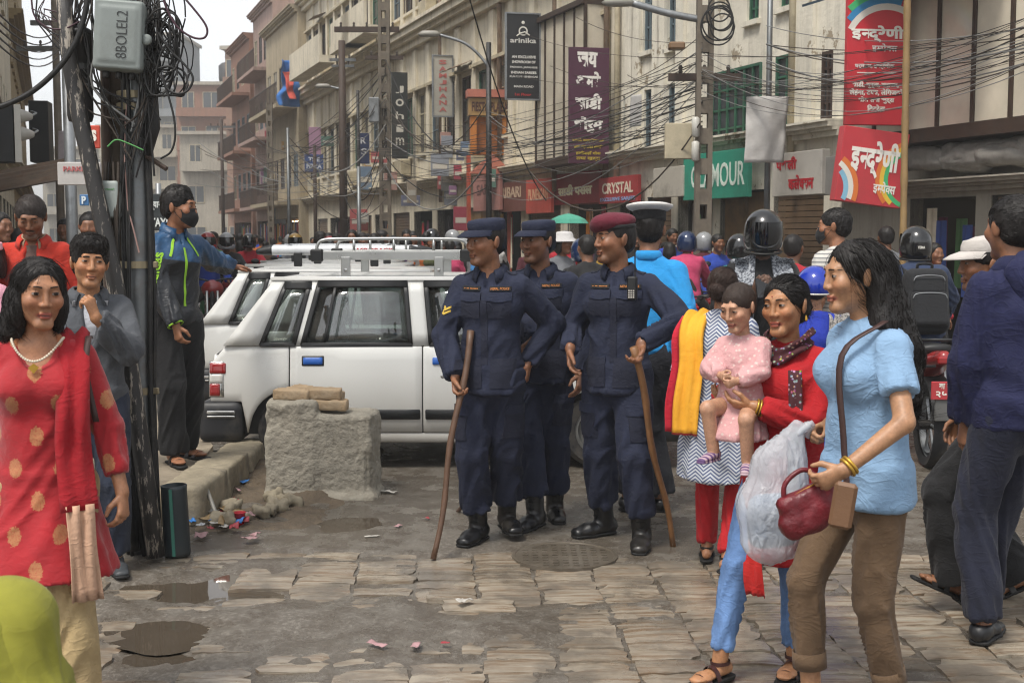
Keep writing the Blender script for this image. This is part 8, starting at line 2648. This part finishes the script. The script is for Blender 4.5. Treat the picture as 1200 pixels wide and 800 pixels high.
# the baby, seated on her arm
bb = at(872, 466, 4.38)
bb_ = Person('baby in pink jacket and striped shoes carried on the arm', (bb.x - .01, bb.y, bb.z - .41), -30, .80, 'm', '#b8886a', dict(
 hip=(0, 0, -.10), lean=-2, head=(-14, 18, 0), hs=1.50, hoff=(0, 0, .035), limb=.78, hr=(-.09, -.22, 1.06), hl=(.06, -.24, 1.03), er=(-.8, .3, -.5), el=(.8, .3, -.5), cr=.8, cl=.8, handscale=.95,
 ar=(-.12, -.26, .50), al=(.14, -.24, .44), kr=(-.2, -1, .6), kl=(.2, -1, .6), fat=1.35, fdr=-10, fdl=15, stubble=0, lips='#a05048'), gaze=-.2, fine=.006, hand_fine=.008, build=.92, name='baby')
bb_.brows(hair_mat('hair_3a2a20', '#3a2a20'), .0028); bb_.hair('crop', '#2c2019', shag=.002, strands=500)
t = NT('baby_floral'); v = t.co('Object'); d_ = t.vor(v, 26, 'F1', 'Distance'); vc = t.vor(v, 26, 'F1', 'Color')
PKB = t.fin(t.mix(t.ramp(d_, .22, .30, .6, 0), (.55, .30, .30), (.62, .56, .50)), .9, t.bump(t.noise(v, 20, 4), .4, .02))
bb_.top(PKB, 'jacket', .035, 1.0, -.12, .03, amp=2.0, belly=.03, seed=81, step=.018)
bb_.skirt(PKB, 'dress', top=.02, hem=-.26, w0=(.17, .15), w1=(.24, .21), amp=.02, step=.018, sweep=(0, -.10))
t = NT('stripe_shoes'); v = t.co('Object'); STR = t.fin(t.mix(t.ramp(t.math('FRACT', t.math('MULTIPLY', t.sep(v)[1], 22)), .45, .5), (.10, .05, .14), (.42, .30, .34)), .7)
bb_.shoe(STR, 'shoe', STR)

# woman in pale blue top with long hair
q = at(1022, 280, 3.95); q.z = 0
TEE = cloth('tee_pale_blue', '#7c9ab8', .08, fold=.45, sheen=.03)
w3 = Person('young woman in pale blue top and brown cropped trousers with long black hair', (q.x, q.y, 0), -72, 1.58, 'f', '#a87a58', dict(
 head=(-10, 4, 0), twist=0, lean=2, hlW=(990, 550, 3.66), el=(.75, .9, -.2), fl=(-.25, -.8, -.5), nl=(-1, .1, .2), cl=.7,
 hrW=(972, 496, 4.12), er=(-.5, .8, -.3), fr=(.05, -.85, -.3), nr=(.7, .0, -.7), cr=.85, al=(.08, .09, .078), ar=(-.08, -.15, .10), fpr=-6, fpl=4, hs=1.08, lips='#9a4a44'), gaze=0, fine=.0036)
w3.brows(HB, .0036, arch=.004)
w3.hair('long', shag=.0035, strands=0, extra=[((0, .06, .02), .078, (0, .10, -.10), .075), ((0, .10, -.10), .075, (.03, .13, -.25), .075), ((.03, .13, -.25), .072, (.04, .145, -.40), .050), ((.05, .06, -.02), .045, (.075, .06, -.16), .042), ((.075, .06, -.16), .042, (.08, .02, -.32), .03), ((-.05, .06, -.02), .045, (-.07, .05, -.16), .04)])
hv = [o for o in w3.root.children if o.name.startswith('hair')][0]
co_ = np.empty(len(hv.data.vertices) * 3, np.float32); hv.data.vertices.foreach_get('co', co_); co_ = co_.reshape(-1, 3)
fv = np.empty(len(hv.data.polygons) * 4, np.int32); hv.data.polygons.foreach_get('vertices', fv)
w3.strands(co_, normals(co_, fv.reshape(-1, 4)), 3200, HB, hv, 'long', L=.13, r=.0011)
w3.top(TEE, 'top', .020, .36, -.12, .03, amp=2.0, chest=.012, belly=.0, seed=91, freq=11, sw=-.012)
KHA = cloth('trouser_brown', '#5f4a35', .12, fold=.3)
w3.legs(KHA, 'cropped_trousers', .006, 0, .0, amp=1.3, cutabs=.30, waist=.10); w3.shoe(mat('sandal_brown', '#2a1d18', .5), 'sandal', SOLE)
for q_ in 'rl':
 e = w3.J['K' + q_] + nz(w3.J['A' + q_] - w3.J['K' + q_]) * .28
 dn = nz(w3.J['A' + q_] - w3.J['K' + q_]); u = nz(np.cross(dn, A3((1, .1, 0)))); v_ = np.cross(dn, u)
 m = MB(); m.tube([tuple(e - dn * .03), tuple(e + dn * .03)], .060, 20, cap=False); o = m.build('turn_up', KHA, w3.root, smooth=True); o.modifiers.new('solid', 'SOLIDIFY').thickness = .004
w3.ring('l', GOLD, 'bracelet', .031, .006, .012, 2)
Jn = w3.J
# plastic carrier bag, red handbag, brown clutch
hnd = w3.toW(Jn['Wrr'] + Jn['fr'] * .09)
t = NT('carrier_plastic'); n1 = t.noise(t.co('Object', (1, 1, .5)), 14, 5, .6, .6)
PLB = t.fin((.62, .64, .68), .18, t.bump(t.math('ABSOLUTE', t.math('SUBTRACT', n1, .5)), .9, .03), Alpha=.5)
bgc = at(913, 575, 4.08)
P = [ec((0, 0, .10), (.085, .055), (-.01, 0, -.06), (.125, .085), (1, 0, 0)), ec((-.01, 0, -.06), (.125, .085), (-.03, 0, -.17), (.10, .075), (1, 0, 0)), ec((.06, 0, .22), (.028, .02), (.0, 0, .08), (.085, .05), (1, 0, 0))]
V, F = blob(P, .009, .05)
N = normals(V, F); th = np.arctan2(V[:, 1], V[:, 0])
V = V + N * ((np.abs(fbm(np.stack([np.cos(th) * 4, np.sin(th) * 4, V[:, 2] * 3], 1), 5, 3)) - .2) * .022)[:, None]
hb = empty('carrier_bag', bgc, 0, 'translucent white plastic carrier bag held by the woman in pale blue', 'bag')
link('bag_film', np_mesh('bag_film', V, F), PLB, hb)
hl_ = hnd - bgc
MB().tube(catmull([(.05, -.01, .19), (.10, -.02, .23), (hl_.x - .01, hl_.y - .01, hl_.z + .0), (hl_.x + .01, hl_.y + .02, hl_.z - .01), (.10, .03, .22), (.06, .02, .19)], 5), .012, 7).build('handle', PLB, hb, smooth=True)
V, F = blob([bx3((-.02, 0, -.10), (.085, .05, .09), rotm(20), .04)], .015, 0); link('contents', np_mesh('contents', V, F), cloth('bag_contents', '#6a7f98'), hb)
c = at(950, 592, 3.72)
V, F = blob([bx3((0, 0, 0), (.095, .030, .062), None, .024), bx3((-.02, 0, -.03), (.10, .038, .04), None, .03)], .009, .03)
V = V + normals(V, F) * (fbm(V * 14, 7, 3) * .014)[:, None]
BR = mat('bag_red', '#62101a', .45, var=.35, scale=14, bump=.6, bscale=40, bdist=.01)
rb_ = empty('red_handbag', c, 0, 'soft dark red handbag held at the hip', 'bag'); rb_.rotation_euler = (0, R(-28), R(8))
link('bag_body', np_mesh('bag_body', V, F), BR, rb_)
MB().tube(catmull([(-.07, 0, .05), (-.04, 0, .10), (.03, 0, .11), (.07, 0, .05)], 5), .008, 7).build('handle', BR, rb_, smooth=True)
MB().tube([(-.08, -.012, .058), (.08, -.012, .058)], .003, 5).build('zip', GOLD, rb_)
c = at(988, 592, 3.60)
o = MB().bbox((0, 0, 0), (.034, .012, .07), .01).build('clutch_purse', mat('purse_brown', '#6a4c34', .55, bump=.3), loc=c, rot=(0, R(8), R(-20))); tag(o, 'brown clutch purse under the wrist with gold bangles', 'purse')
bs = w3.drape('bag_strap', mat('strap_brown', '#3a2420', .6), [Jn['Sl'] + A3((.0, -.03, .075)), Jn['Ch'] + A3((.10, -.165, .06)), Jn['W'] + A3((.11, -.165, -.02)), Jn['P'] + A3((.13, -.16, -.06))], [(.02, .01, 0)] * 4, n=3, amp=0)

# man in navy hooded jacket, back turned
q = gnd(1178, 748)
NVJ = cloth('jacket_navy', '#14183c', .12, fold=.45, sheen=0)
r1 = Person('man in navy hooded jacket walking away from us', (q.x + .02, q.y, 0), -158, 1.75, 'm', '#8a5c40', dict(
 head=(-6, 0, 0), lean=3, hlW=(1130, 500, 4.92), el=(.9, .3, 0), fl=(0, -.1, -1), nl=(-.9, .2, 0), cl=.3, al=(.12, -.02, .078), ar=(-.10, -.26, .10), fdl=-60, hs=1.05), eyes=False)
r1.hair('short', strands=1000); r1.top(NVJ, 'jacket', .032, 1.0, -.10, .0, amp=2.2, seed=101, freq=12); r1.collar(NVJ, .06, .075, .03, .8, stand=.01)
Jn = r1.J
V, F = blob([el(Jn['N'] + A3((0, .085, -.02)), (.13, .065, .10)), el(Jn['N'] + A3((0, .10, -.10)), (.10, .05, .09))], .012, .05)
V = V + normals(V, F) * (fbm(V * 12, 8, 3) * .02)[:, None]
link('hood', np_mesh('hood', V, F), NVJ, r1.root)
r1.legs(cloth('jeans_navy', '#161a2c', .2), 'jeans', .018, .01, .008, amp=1.7); r1.shoe(mat('shoe_black', '#121316', .45), 'shoe', SOLE)
bv = r1.bvh(r1.legV, r1.legF); r1.patch(mat('label_pale', '#a89a90', .6), 'jeans_label', Jn['P'] + A3((-.04, .13, .06)), .04, .022, (0, 1, 0), bv, off=.005, nu=3, nv=3)
# man in white cap with sandals
q = gnd(1172, 716)
r2 = Person('man in white cap, black flared trousers and sandals mid stride', (q.x, q.y + .12, 0), -88, 1.62, 'm', '#84583c', dict(
 head=(0, 2, 0), ar=(-.09, .16, .12), alW=(1122, 712, .06), fpl=-24, fdl=0, fpr=25, hip=(0, -.02, -.03), hs=1.04), gaze=0)
r2.brows(HB); r2.hair('short', hide_top=.08); r2.cap(cloth('cap_offwhite', '#b8b2ac', .06), 'cap', True, .065, 4, flat=False, peak=.08)
r2.top(cloth('shirt_slate', '#4a5058'), 'shirt', .022, 1.0, -.1, amp=1.6, seed=111); r2.legs(BLACKC, 'flared_trousers', .022, .0, .045, amp=1.5); r2.shoe(mat('sandal_black', '#1a1614', .5), 'sandal', SOLE)

# rider on the red motorbike
rd = Person('rider in dark blue jacket and black helmet on the red motorbike', (bk.x, bk.y + .62, 0), 178, 1.66, 'm', '#84583c', dict(
 hip=(0, .05, .02), lean=16, head=(0, -4, 0), hr=(-.31, -.42, 1.06), hl=(.31, -.42, 1.06), er=(-.8, .3, -.5), el=(.8, .3, -.5), fr=(0, -1, 0), fl=(0, -1, 0), nr=(0, 0, -1), nl=(0, 0, -1), cr=.8, cl=.8,
 ar=(-.20, -.12, .36), al=(.20, -.12, .36), kr=(-.5, -1, .3), kl=(.5, -1, .3)), eyes=False)
HELB = paint('helmet_black', '#131416', .18, .6, dirt=.1); VIS = mat('visor_dark', '#0c0d10', .08, bump=0, Coat_Weight=.5)
ho = rd.helmet(HELB, VIS, BLK_RUB, sz=.95); rd.top(cloth('jacket_blue_grey', '#27344f', .12), 'jacket', .03, 1.0, -.08, amp=2.0, seed=121); rd.legs(BLACKC, 'trousers', .024, .02, amp=1.5); rd.shoe(BOOT, 'shoe', SOLE)
Mh = rd.hM(); lettering('YEMA', .055, .020, WHITE_L, ho, Mh @ Matrix.Translation((0, .153, .0)) @ Matrix.Rotation(math.pi, 4, 'Z'), .03, .002)
bp = empty('backpack', (0, 0, 0), 0, 'black padded backpack with zip pockets on the rider', 'backpack')
bp.location = rd.toW(rd.J['Ch'] + A3((0, .20, -.10))); bp.rotation_euler = (R(14), 0, rd.yaw)
BPM = cloth('backpack_black', '#17181b', .15, fold=.2)
V, F = blob([bx3((0, 0, 0), (.155, .085, .235), None, .07)], .014, 0); link('pack_body', np_mesh('pack_body', V, F), BPM, bp)
V, F = blob([bx3((0, .085, -.07), (.125, .035, .125), None, .03)], .012, 0); fp = link('front_pocket', np_mesh('front_pocket', V, F), BPM, bp)
V, F = blob([bx3((0, .075, .10), (.115, .03, .06), None, .025)], .012, 0); link('upper_pocket', np_mesh('upper_pocket', V, F), BPM, bp)
for (x0, x1, z) in ((-.12, .12, .03), (-.11, .11, .155)): MB().tube(catmull([(x0, .11, z - .03), (x0 * .8, .118, z), (0, .122, z + .008), (x1 * .8, .118, z), (x1, .11, z - .03)], 4), .004, 5).build('zip', STEEL, bp, smooth=True)
MB().tube(catmull([(-.05, .0, .225), (-.045, .02, .265), (.045, .02, .265), (.05, .0, .225)], 5), .011, 7).build('handle', BPM, bp, smooth=True)
for sg in (-1, 1): MB().tube(catmull([(sg * .10, -.04, .21), (sg * .125, -.17, .26), (sg * .14, -.30, .14), (sg * .15, -.24, -.12), (sg * .13, -.05, -.18)], 5), .018, 7).build('shoulder_strap', BPM, bp, smooth=True)

# striped T-shirt man, helmeted man with knit vest, blue helmet woman, woman with yellow shawl
t = NT('striped_tee'); v = t.co('Object'); f_ = t.math('FRACT', t.math('MULTIPLY', t.sep(v)[2], 36)); STEE = t.fin(t.mix(t.ramp(f_, .62, .68), (.52, .50, .46), (.20, .20, .20)), .9, t.bump(t.noise(v, 18, 4), .4, .015), Sheen_Weight=.1)
q = at(985, 280, 8.9)
s1 = Person('man in cream striped tee and black face mask seen from behind', (q.x, 8.9, 0), -150, 1.80, 'm', '#946244', dict(head=(36, 0, 0), hs=1.04), gaze=0)
s1.hair('short', strands=700); s1.mask(BLACKC); s1.top(STEE, 'tee', .024, .5, -.1, amp=1.4, seed=131); s1.legs(cloth('jeans_dark', '#232a3a'), amp=1.2); s1.shoe(BOOT, 'shoe', SOLE)
q = at(893, 280, 7.8)
h1p = Person('man in black helmet and grey knit vest looking at a phone', (q.x, 7.8, 0), -4, 1.74, 'm', '#5a3d2c', dict(head=(0, 8, 0), hrW=(884, 345, 7.45), hlW=(905, 345, 7.45), er=(-.8, .3, -.6), el=(.8, .3, -.6), fr=(.3, -.6, .6), fl=(-.3, -.6, .6), nr=(.6, .6, .3), nl=(-.6, .6, .3), cr=.6, cl=.6, hs=1.04), eyes=False)
h1p.helmet(HELB, VIS, BLK_RUB, sz=.93); h1p.mask(BLACKC); h1p.top(BLACKC, 'shirt', .02, 1.0, -.12, amp=1.6, seed=141); h1p.legs(BLACKC, amp=1.2); h1p.shoe(BOOT, 'shoe', SOLE)
t = NT('grey_knit'); v = t.co('Object'); KN = t.fin(t.mix(t.ramp(t.noise(v, 70, 3), .4, .6), (.06, .065, .08), (.36, .38, .41)), .95, t.bump(t.noise(v, 70, 3), .8, .01))
for sg in (-1, 1):
 Jn = h1p.J; h1p.patch(KN, 'knit_vest', Jn['Ch'] + A3((sg * .115, -.1, -.03)), .12, .40, (sg * .2, -1, 0), h1p.topb(), off=.014, nu=7, nv=12)
 h1p.patch(KN, 'vest_shoulder', Jn['N'] * .4 + Jn['S' + ('r' if sg < 0 else 'l')] * .6 + A3((0, 0, .02)), .14, .15, (sg * .2, -.2, 1), h1p.topb(), off=.014)
c = at(893, 338, 7.36); o = MB().bbox((0, 0, 0), (.036, .005, .072), .004).build('mobile_phone', mat('phone_black', '#101114', .2, bump=0), loc=c, rot=(R(-35), 0, 0)); tag(o, 'dark mobile phone in the helmeted man hands', 'phone')
q = at(957, 280, 6.7)
b1 = Person('person in glossy blue helmet and blue clothes between the two women', (q.x, 6.7, 0), 176, 1.42, 'f', '#a06e4e', dict(hs=1.02), eyes=False)
b1.helmet(paint('helmet_blue', '#14309a', .15, .6, dirt=.05), None, WHITE_L, full=False); b1.hair('short'); b1.top(cloth('blouse_blue', '#1a2f94', .1), 'blouse', .02, .5, -.1, amp=1.4, scoop=None, neckcut=.03); b1.skirt(_mc['blouse_blue'], hem=-.7, w1=(.26, .22)); b1.shoe(BOOT, 'shoe', SOLE)
t = NT('scarf_grey'); v = t.co('Object'); SG = t.fin(t.mix(t.ramp(t.noise(v, 40, 4, .6, 1.0), .42, .58), (.05, .05, .05), (.30, .28, .26)), .9)
b1.drape('scarf', SG, [b1.J['Sr'] + A3((.0, -.03, .06)), b1.J['Sr'] + A3((.0, .07, .03)), b1.J['Ch'] + A3((-.12, .16, -.05)), b1.J['W'] + A3((-.12, .16, -.1))], [(.12, 0, 0)] * 4)
q = at(846, 280, 5.95)
t = NT('wave_print'); v = t.co('Object'); wv = t.math('FRACT', t.math('ADD', t.math('MULTIPLY', t.sep(v)[2], 48), t.math('MULTIPLY', t.math('PINGPONG', t.sep(v)[0], .045), 40)))
WV = t.fin(t.mix(t.ramp(wv, .48, .56), (.45, .47, .50), (.07, .09, .17)), .9, t.bump(t.noise(v, 16, 4), .3, .015))
y1 = Person('woman in wave print tunic with yellow and red shawl walking away', (q.x, 5.95, 0), 158, 1.46, 'f', '#a06e4e', dict(head=(-10, 0, 0), ar=(-.08, .12, .1), al=(.09, -.12, .09)), eyes=False)
y1.hair('pulled', '#2a1a12', strands=800); y1.top(WV, 'tunic', .026, .55, -.12, .03, amp=1.3, seed=151, belly=.02, skirt=(-.42, (.235, .205))); y1.legs(cloth('leggings_red', '#a01018'), 'leggings', .006, .02, amp=1.5); y1.shoe(BOOT, 'sandal', SOLE)
t = NT('shawl_stripes'); v = t.co('Object'); zz = t.sep(v)[2]; st_ = t.math('FRACT', t.math('MULTIPLY', zz, 42)); low_ = t.ramp(zz, .80, .79)
SH = t.fin(t.mix(t.math('MULTIPLY', low_, t.ramp(st_, .5, .55)), (.72, .34, .02), (.45, .03, .03)), .85, t.bump(t.noise(v, 20, 4), .4, .015))
MG = cloth('shawl_magenta', '#b0142c', .1)
Jn = y1.J
y1.drape('shawl', SH, [Jn['N'] + A3((.06, -.10, -.02)), Jn['Sl'] + A3((-.02, -.01, .08)), Jn['Sl'] + A3((.0, .12, -.02)), Jn['Ch'] + A3((.13, .16, -.12)), Jn['P'] + A3((.15, .17, .02)), Jn['P'] + A3((.16, .17, -.16))], [(.13, 0, 0), (.13, .04, 0), (.14, .0, 0), (.14, .0, 0), (.15, 0, 0), (.15, 0, 0)], folds=2.5, amp=.012)
y1.drape('shawl_edge', MG, [Jn['Sl'] + A3((.05, .02, .06)), Jn['Sl'] + A3((.085, .11, -.05)), Jn['Ch'] + A3((.22, .13, -.12)), Jn['P'] + A3((.25, .14, .02)), Jn['P'] + A3((.25, .14, -.15))], [(.05, .02, 0)] * 5, n=5, folds=1.3, amp=.008)

# ------------------------------------------------------------------ the crowd further off: a handful of figures, copied and re-dressed
SKINS = SKINMAT
def base_man(style, hat=None, pose=None, skirt=False, sex='m'):
 p = Person('x', (0, -50, 0), 0, 1.68, sex, '#7d5238', pose or dict(hs=1.05), fine=.011, hand_fine=.014, eyes=False, name='person')
 p.top(cloth('crowd_shirt', '#50586a'), 'shirt', .022, 1.0, -.1, amp=1.6, step=.02)
 if skirt: p.skirt(cloth('crowd_shirt', '#50586a'), 'skirt', hem=-.5, step=.025)
 p.legs(cloth('crowd_trousers', '#22242c'), 'trousers', .022, .03, amp=1.4, step=.022)
 if hat == 'helmet': p.helmet(HELB, VIS)
 else: p.hair(style, '#15110f', step=.011)
 return p
wpose = dict(hs=1.05, ar=(-.09, .22, .12), al=(.09, -.22, .09), hr=(-.22, -.2, .9), hl=(.22, .12, .92))
rpose = dict(hs=1.05, hip=(0, .05, .02), lean=14, hr=(-.30, -.42, 1.06), hl=(.30, -.42, 1.06), er=(-.8, .3, -.5), el=(.8, .3, -.5), ar=(-.20, -.12, .36), al=(.20, -.12, .36), kr=(-.5, -1, .3), kl=(.5, -1, .3))
BASES = dict(man=base_man('short'), walker=base_man('short', pose=wpose), woman=base_man('bob', skirt=True, sex='f'), bun=base_man('pulled', skirt=True, sex='f', pose=dict(hs=1.05, ar=(-.09, .15, .1), al=(.09, -.15, .09))), rider=base_man('short', 'helmet', rpose), helm=base_man('short', 'helmet'))
COLS = {'crimson': '#9a1c2a', 'pink': '#b03a5e', 'sky blue': '#3a78b0', 'teal': '#1f6a70', 'black': '#18181a', 'white': '#a8a6a2', 'maroon': '#4a1420', 'olive green': '#4a5030', 'orange': '#b0602a', 'royal blue': '#23409a', 'grey': '#64666a', 'mustard': '#a08030', 'purple': '#4a2a5e', 'brown': '#54382a', 'cream': '#a89878', 'green': '#2f6a40'}
PANTS = ['#1d2030', '#2a2724', '#3a4250', '#4a3f34', '#16161a']
used = set()
def crowd(kind, colour, px, Y, label, yaw=180, H=1.64, z=0.0, pyt=None, hel=None, group='people in the street crowd'):
 b = BASES[kind]
 c = copy_tree(b.root)
 q = at(px, 280, Y)
 c.location = (q.x, Y, z); c.rotation_euler = (0, 0, R(yaw))
 k = H / 1.70; c.scale = (k, k, k)
 c['label'] = label; c['group'] = group
 cm = cloth('crowd_' + colour.replace(' ', '_'), COLS[colour]); i = (int(px) + int(Y * 3)) % 5; pm = cloth('pants_%d' % i, PANTS[i])
 for ch in c.children:
  n_ = ch.name.split('.')[0]
  mt_ = cm if n_ in ('shirt', 'skirt') else pm if n_ == 'trousers' else (hel if n_ == 'helmet' and hel else None)
  if mt_: ch.material_slots[0].link = 'OBJECT'; ch.material_slots[0].material = mt_
 return c
HBL = paint('helmet_navy', '#16284a', .15, .6, dirt=.05); HSI = paint('helmet_silver', '#8a8c8e', .25, .4); HRD = paint('helmet_red', '#8a1a1c', .2, .5); HYL = paint('helmet_yellow', '#8a6a20', .25, .4)
# riders
for k, (px, Y, colour, hel, lb, bcol) in enumerate(((806, 15.2, 'pink', HBL, 'rider in bright pink jacket with dark blue helmet riding away', '#20242a'), (826, 16.6, 'maroon', HSI, 'rider in maroon with grey helmet beside the pink one', '#3a1a1a'), (244, 17.5, 'royal blue', HRD, 'rider in purple blue jacket with red helmet behind the taxis', '#20242a'), (266, 18.5, 'black', HSI, 'rider in black with silver helmet behind the taxis', '#202020'), (346, 20.5, 'grey', HYL, 'rider with gold patterned helmet past the roof racks', '#2a2a2a'), (292, 21.5, 'crimson', HELB, 'rider in crimson with black helmet among the far crowd', '#5a1a1a'))):
 q = at(px, 280, Y); yaw = 178 if k < 2 else 10
 crowd('rider', colour, px, Y, lb, yaw, 1.64, 0, hel=hel, group='riders in the street')
 by = Y - .30 if k < 2 else Y + .30
 c = copy_tree(bike1, None, (q.x, by, 0), R(0 if k < 2 else 192)); c['label'] = ('motorbike under the ' + lb.split(' riding')[0].replace('rider in ', 'rider in ').replace('rider with', 'rider with'))[:100]; c['group'] = 'motorbikes in the street'
# people singled out behind the officers and along the shops
bh = crowd('woman', 'grey', 657, 13.5, 'woman in white bucket hat behind the capped officers', 40, 1.66)
m = MB(); m.lathe([(.155, .018), (.15, .026), (.098, .062), (.092, .10), (.075, .125), (.001, .135)], 24, 1, 1.12, BASES['woman'].hM()); m.build('bucket_hat', cloth('hat_white', '#b8b6b4', .05), bh, smooth=True)
crowd('man', 'grey', 1040, 13.6, 'man in grey shirt with back turned at the clothes shop', 182, 1.72)
crowd('bun', 'black', 1020, 14.3, 'woman in black standing by the clothes shop door', 170, 1.6)
crowd('woman', 'crimson', 1092, 12.4, 'woman in crimson at the shuttered shop', 20, 1.55)
crowd('man', 'crimson', 928, 10.5, 'man in crimson behind the knit vest man', 150, 1.62)
crowd('helm', 'black', 682, 12.5, 'person in black with blue helmet behind the beret officer', 170, 1.56, hel=HBL)
crowd('man', 'black', 690, 11.4, 'man in black cap and jacket beyond the beret officer', 200, 1.62)
crowd('woman', 'sky blue', 20, 12, 'woman in sky blue past the man in red jacket', 180, 1.5, .19)
crowd('walker', 'black', 107, 9.6, 'man in black walking behind the leaning pipe', 10, 1.60, .19)
crowd('bun', 'purple', -4, 9.4, 'woman in purple standing beside the shop', 60, 1.6, .19)
crowd('man', 'cream', 78, 14, 'man in cream shirt farther along the footway', 0, 1.62, .19)
crowd('helm', 'teal', 868, 12.2, 'person in teal with black helmet beyond the thin pole', 190, 1.6)
um = at(666, 256, 20)
uo = empty('umbrella', um, 0, 'teal umbrella held open above the distant crowd', 'umbrella')
MB().lathe([(.33, -.08), (.27, -.01), (.17, .04), (.06, .07), (.001, .08)], 8, cap=False).build('canopy', cloth('umbrella_teal', '#4a9a84', .08), uo)
MB().tube([(0, 0, .1), (0, 0, -.7)], .01, 6).build('shaft', STEEL, uo)
crowd('woman', 'pink', 664, 20, 'woman in pink under the teal umbrella', 180, 1.55)
gg = np.random.default_rng(9)
kinds = ['man', 'walker', 'woman', 'bun', 'walker', 'man', 'helm']
nouns = dict(man='man standing', walker='man walking', woman='woman with loose hair', bun='woman with tied hair', helm='person with helmet')
cl = list(COLS)
seen = {}
for i in range(120):
 px = gg.uniform(225, 585) if i % 8 else gg.uniform(590, 860); Y = gg.uniform(19, 50) if i % 8 else gg.uniform(16, 22)
 q = at(px, 280, Y)
 if (q - FO).dot(FN) < 1.0 or (q - LO).dot(-FN) < 1.0: Y = 20
 kd = kinds[i % 7]; colr = cl[(i * 5 + i // 7) % len(cl)]
 dist = 'in the middle of the street crowd' if Y < 28 else 'far down the crowded street'
 crowd(kd, colr, px, Y, '%s in %s %s' % (nouns[kd], colr, dist), gg.choice([0, 180, 170, 20, 90, 200]), gg.uniform(1.5, 1.74), hel=(None, HSI, HRD)[i % 3])
for b in BASES.values():
 for ch in list(b.root.children):
  for c2 in list(ch.children): bpy.data.objects.remove(c2)
  bpy.data.objects.remove(ch)
 bpy.data.objects.remove(b.root)

# ------------------------------------------------------------------ street haze
hz = MB().box(-410, 410, -70, 510, -1.5, 26.5).build('haze', None)
hz['kind'] = 'stuff'
t = NT('street_haze'); t.n.remove(t.b)
pv = t.new('ShaderNodeVolumePrincipled')
pv.inputs['Color'].default_value = (.93, .93, .92, 1)
pv.inputs['Density'].default_value = .0023
pv.inputs['Anisotropy'].default_value = .2
t.l.new(pv.outputs[0], t.n['Material Output'].inputs['Volume'])
hz.data.materials.append(t.m)
print('BUILD', round(time.time() - T0, 1), 's', len(SC.objects), 'objects', sum(sum(len(q.vertices) - 2 for q in me.polygons) for me in {o.data for o in SC.objects if o.type == 'MESH'}), 'tris')
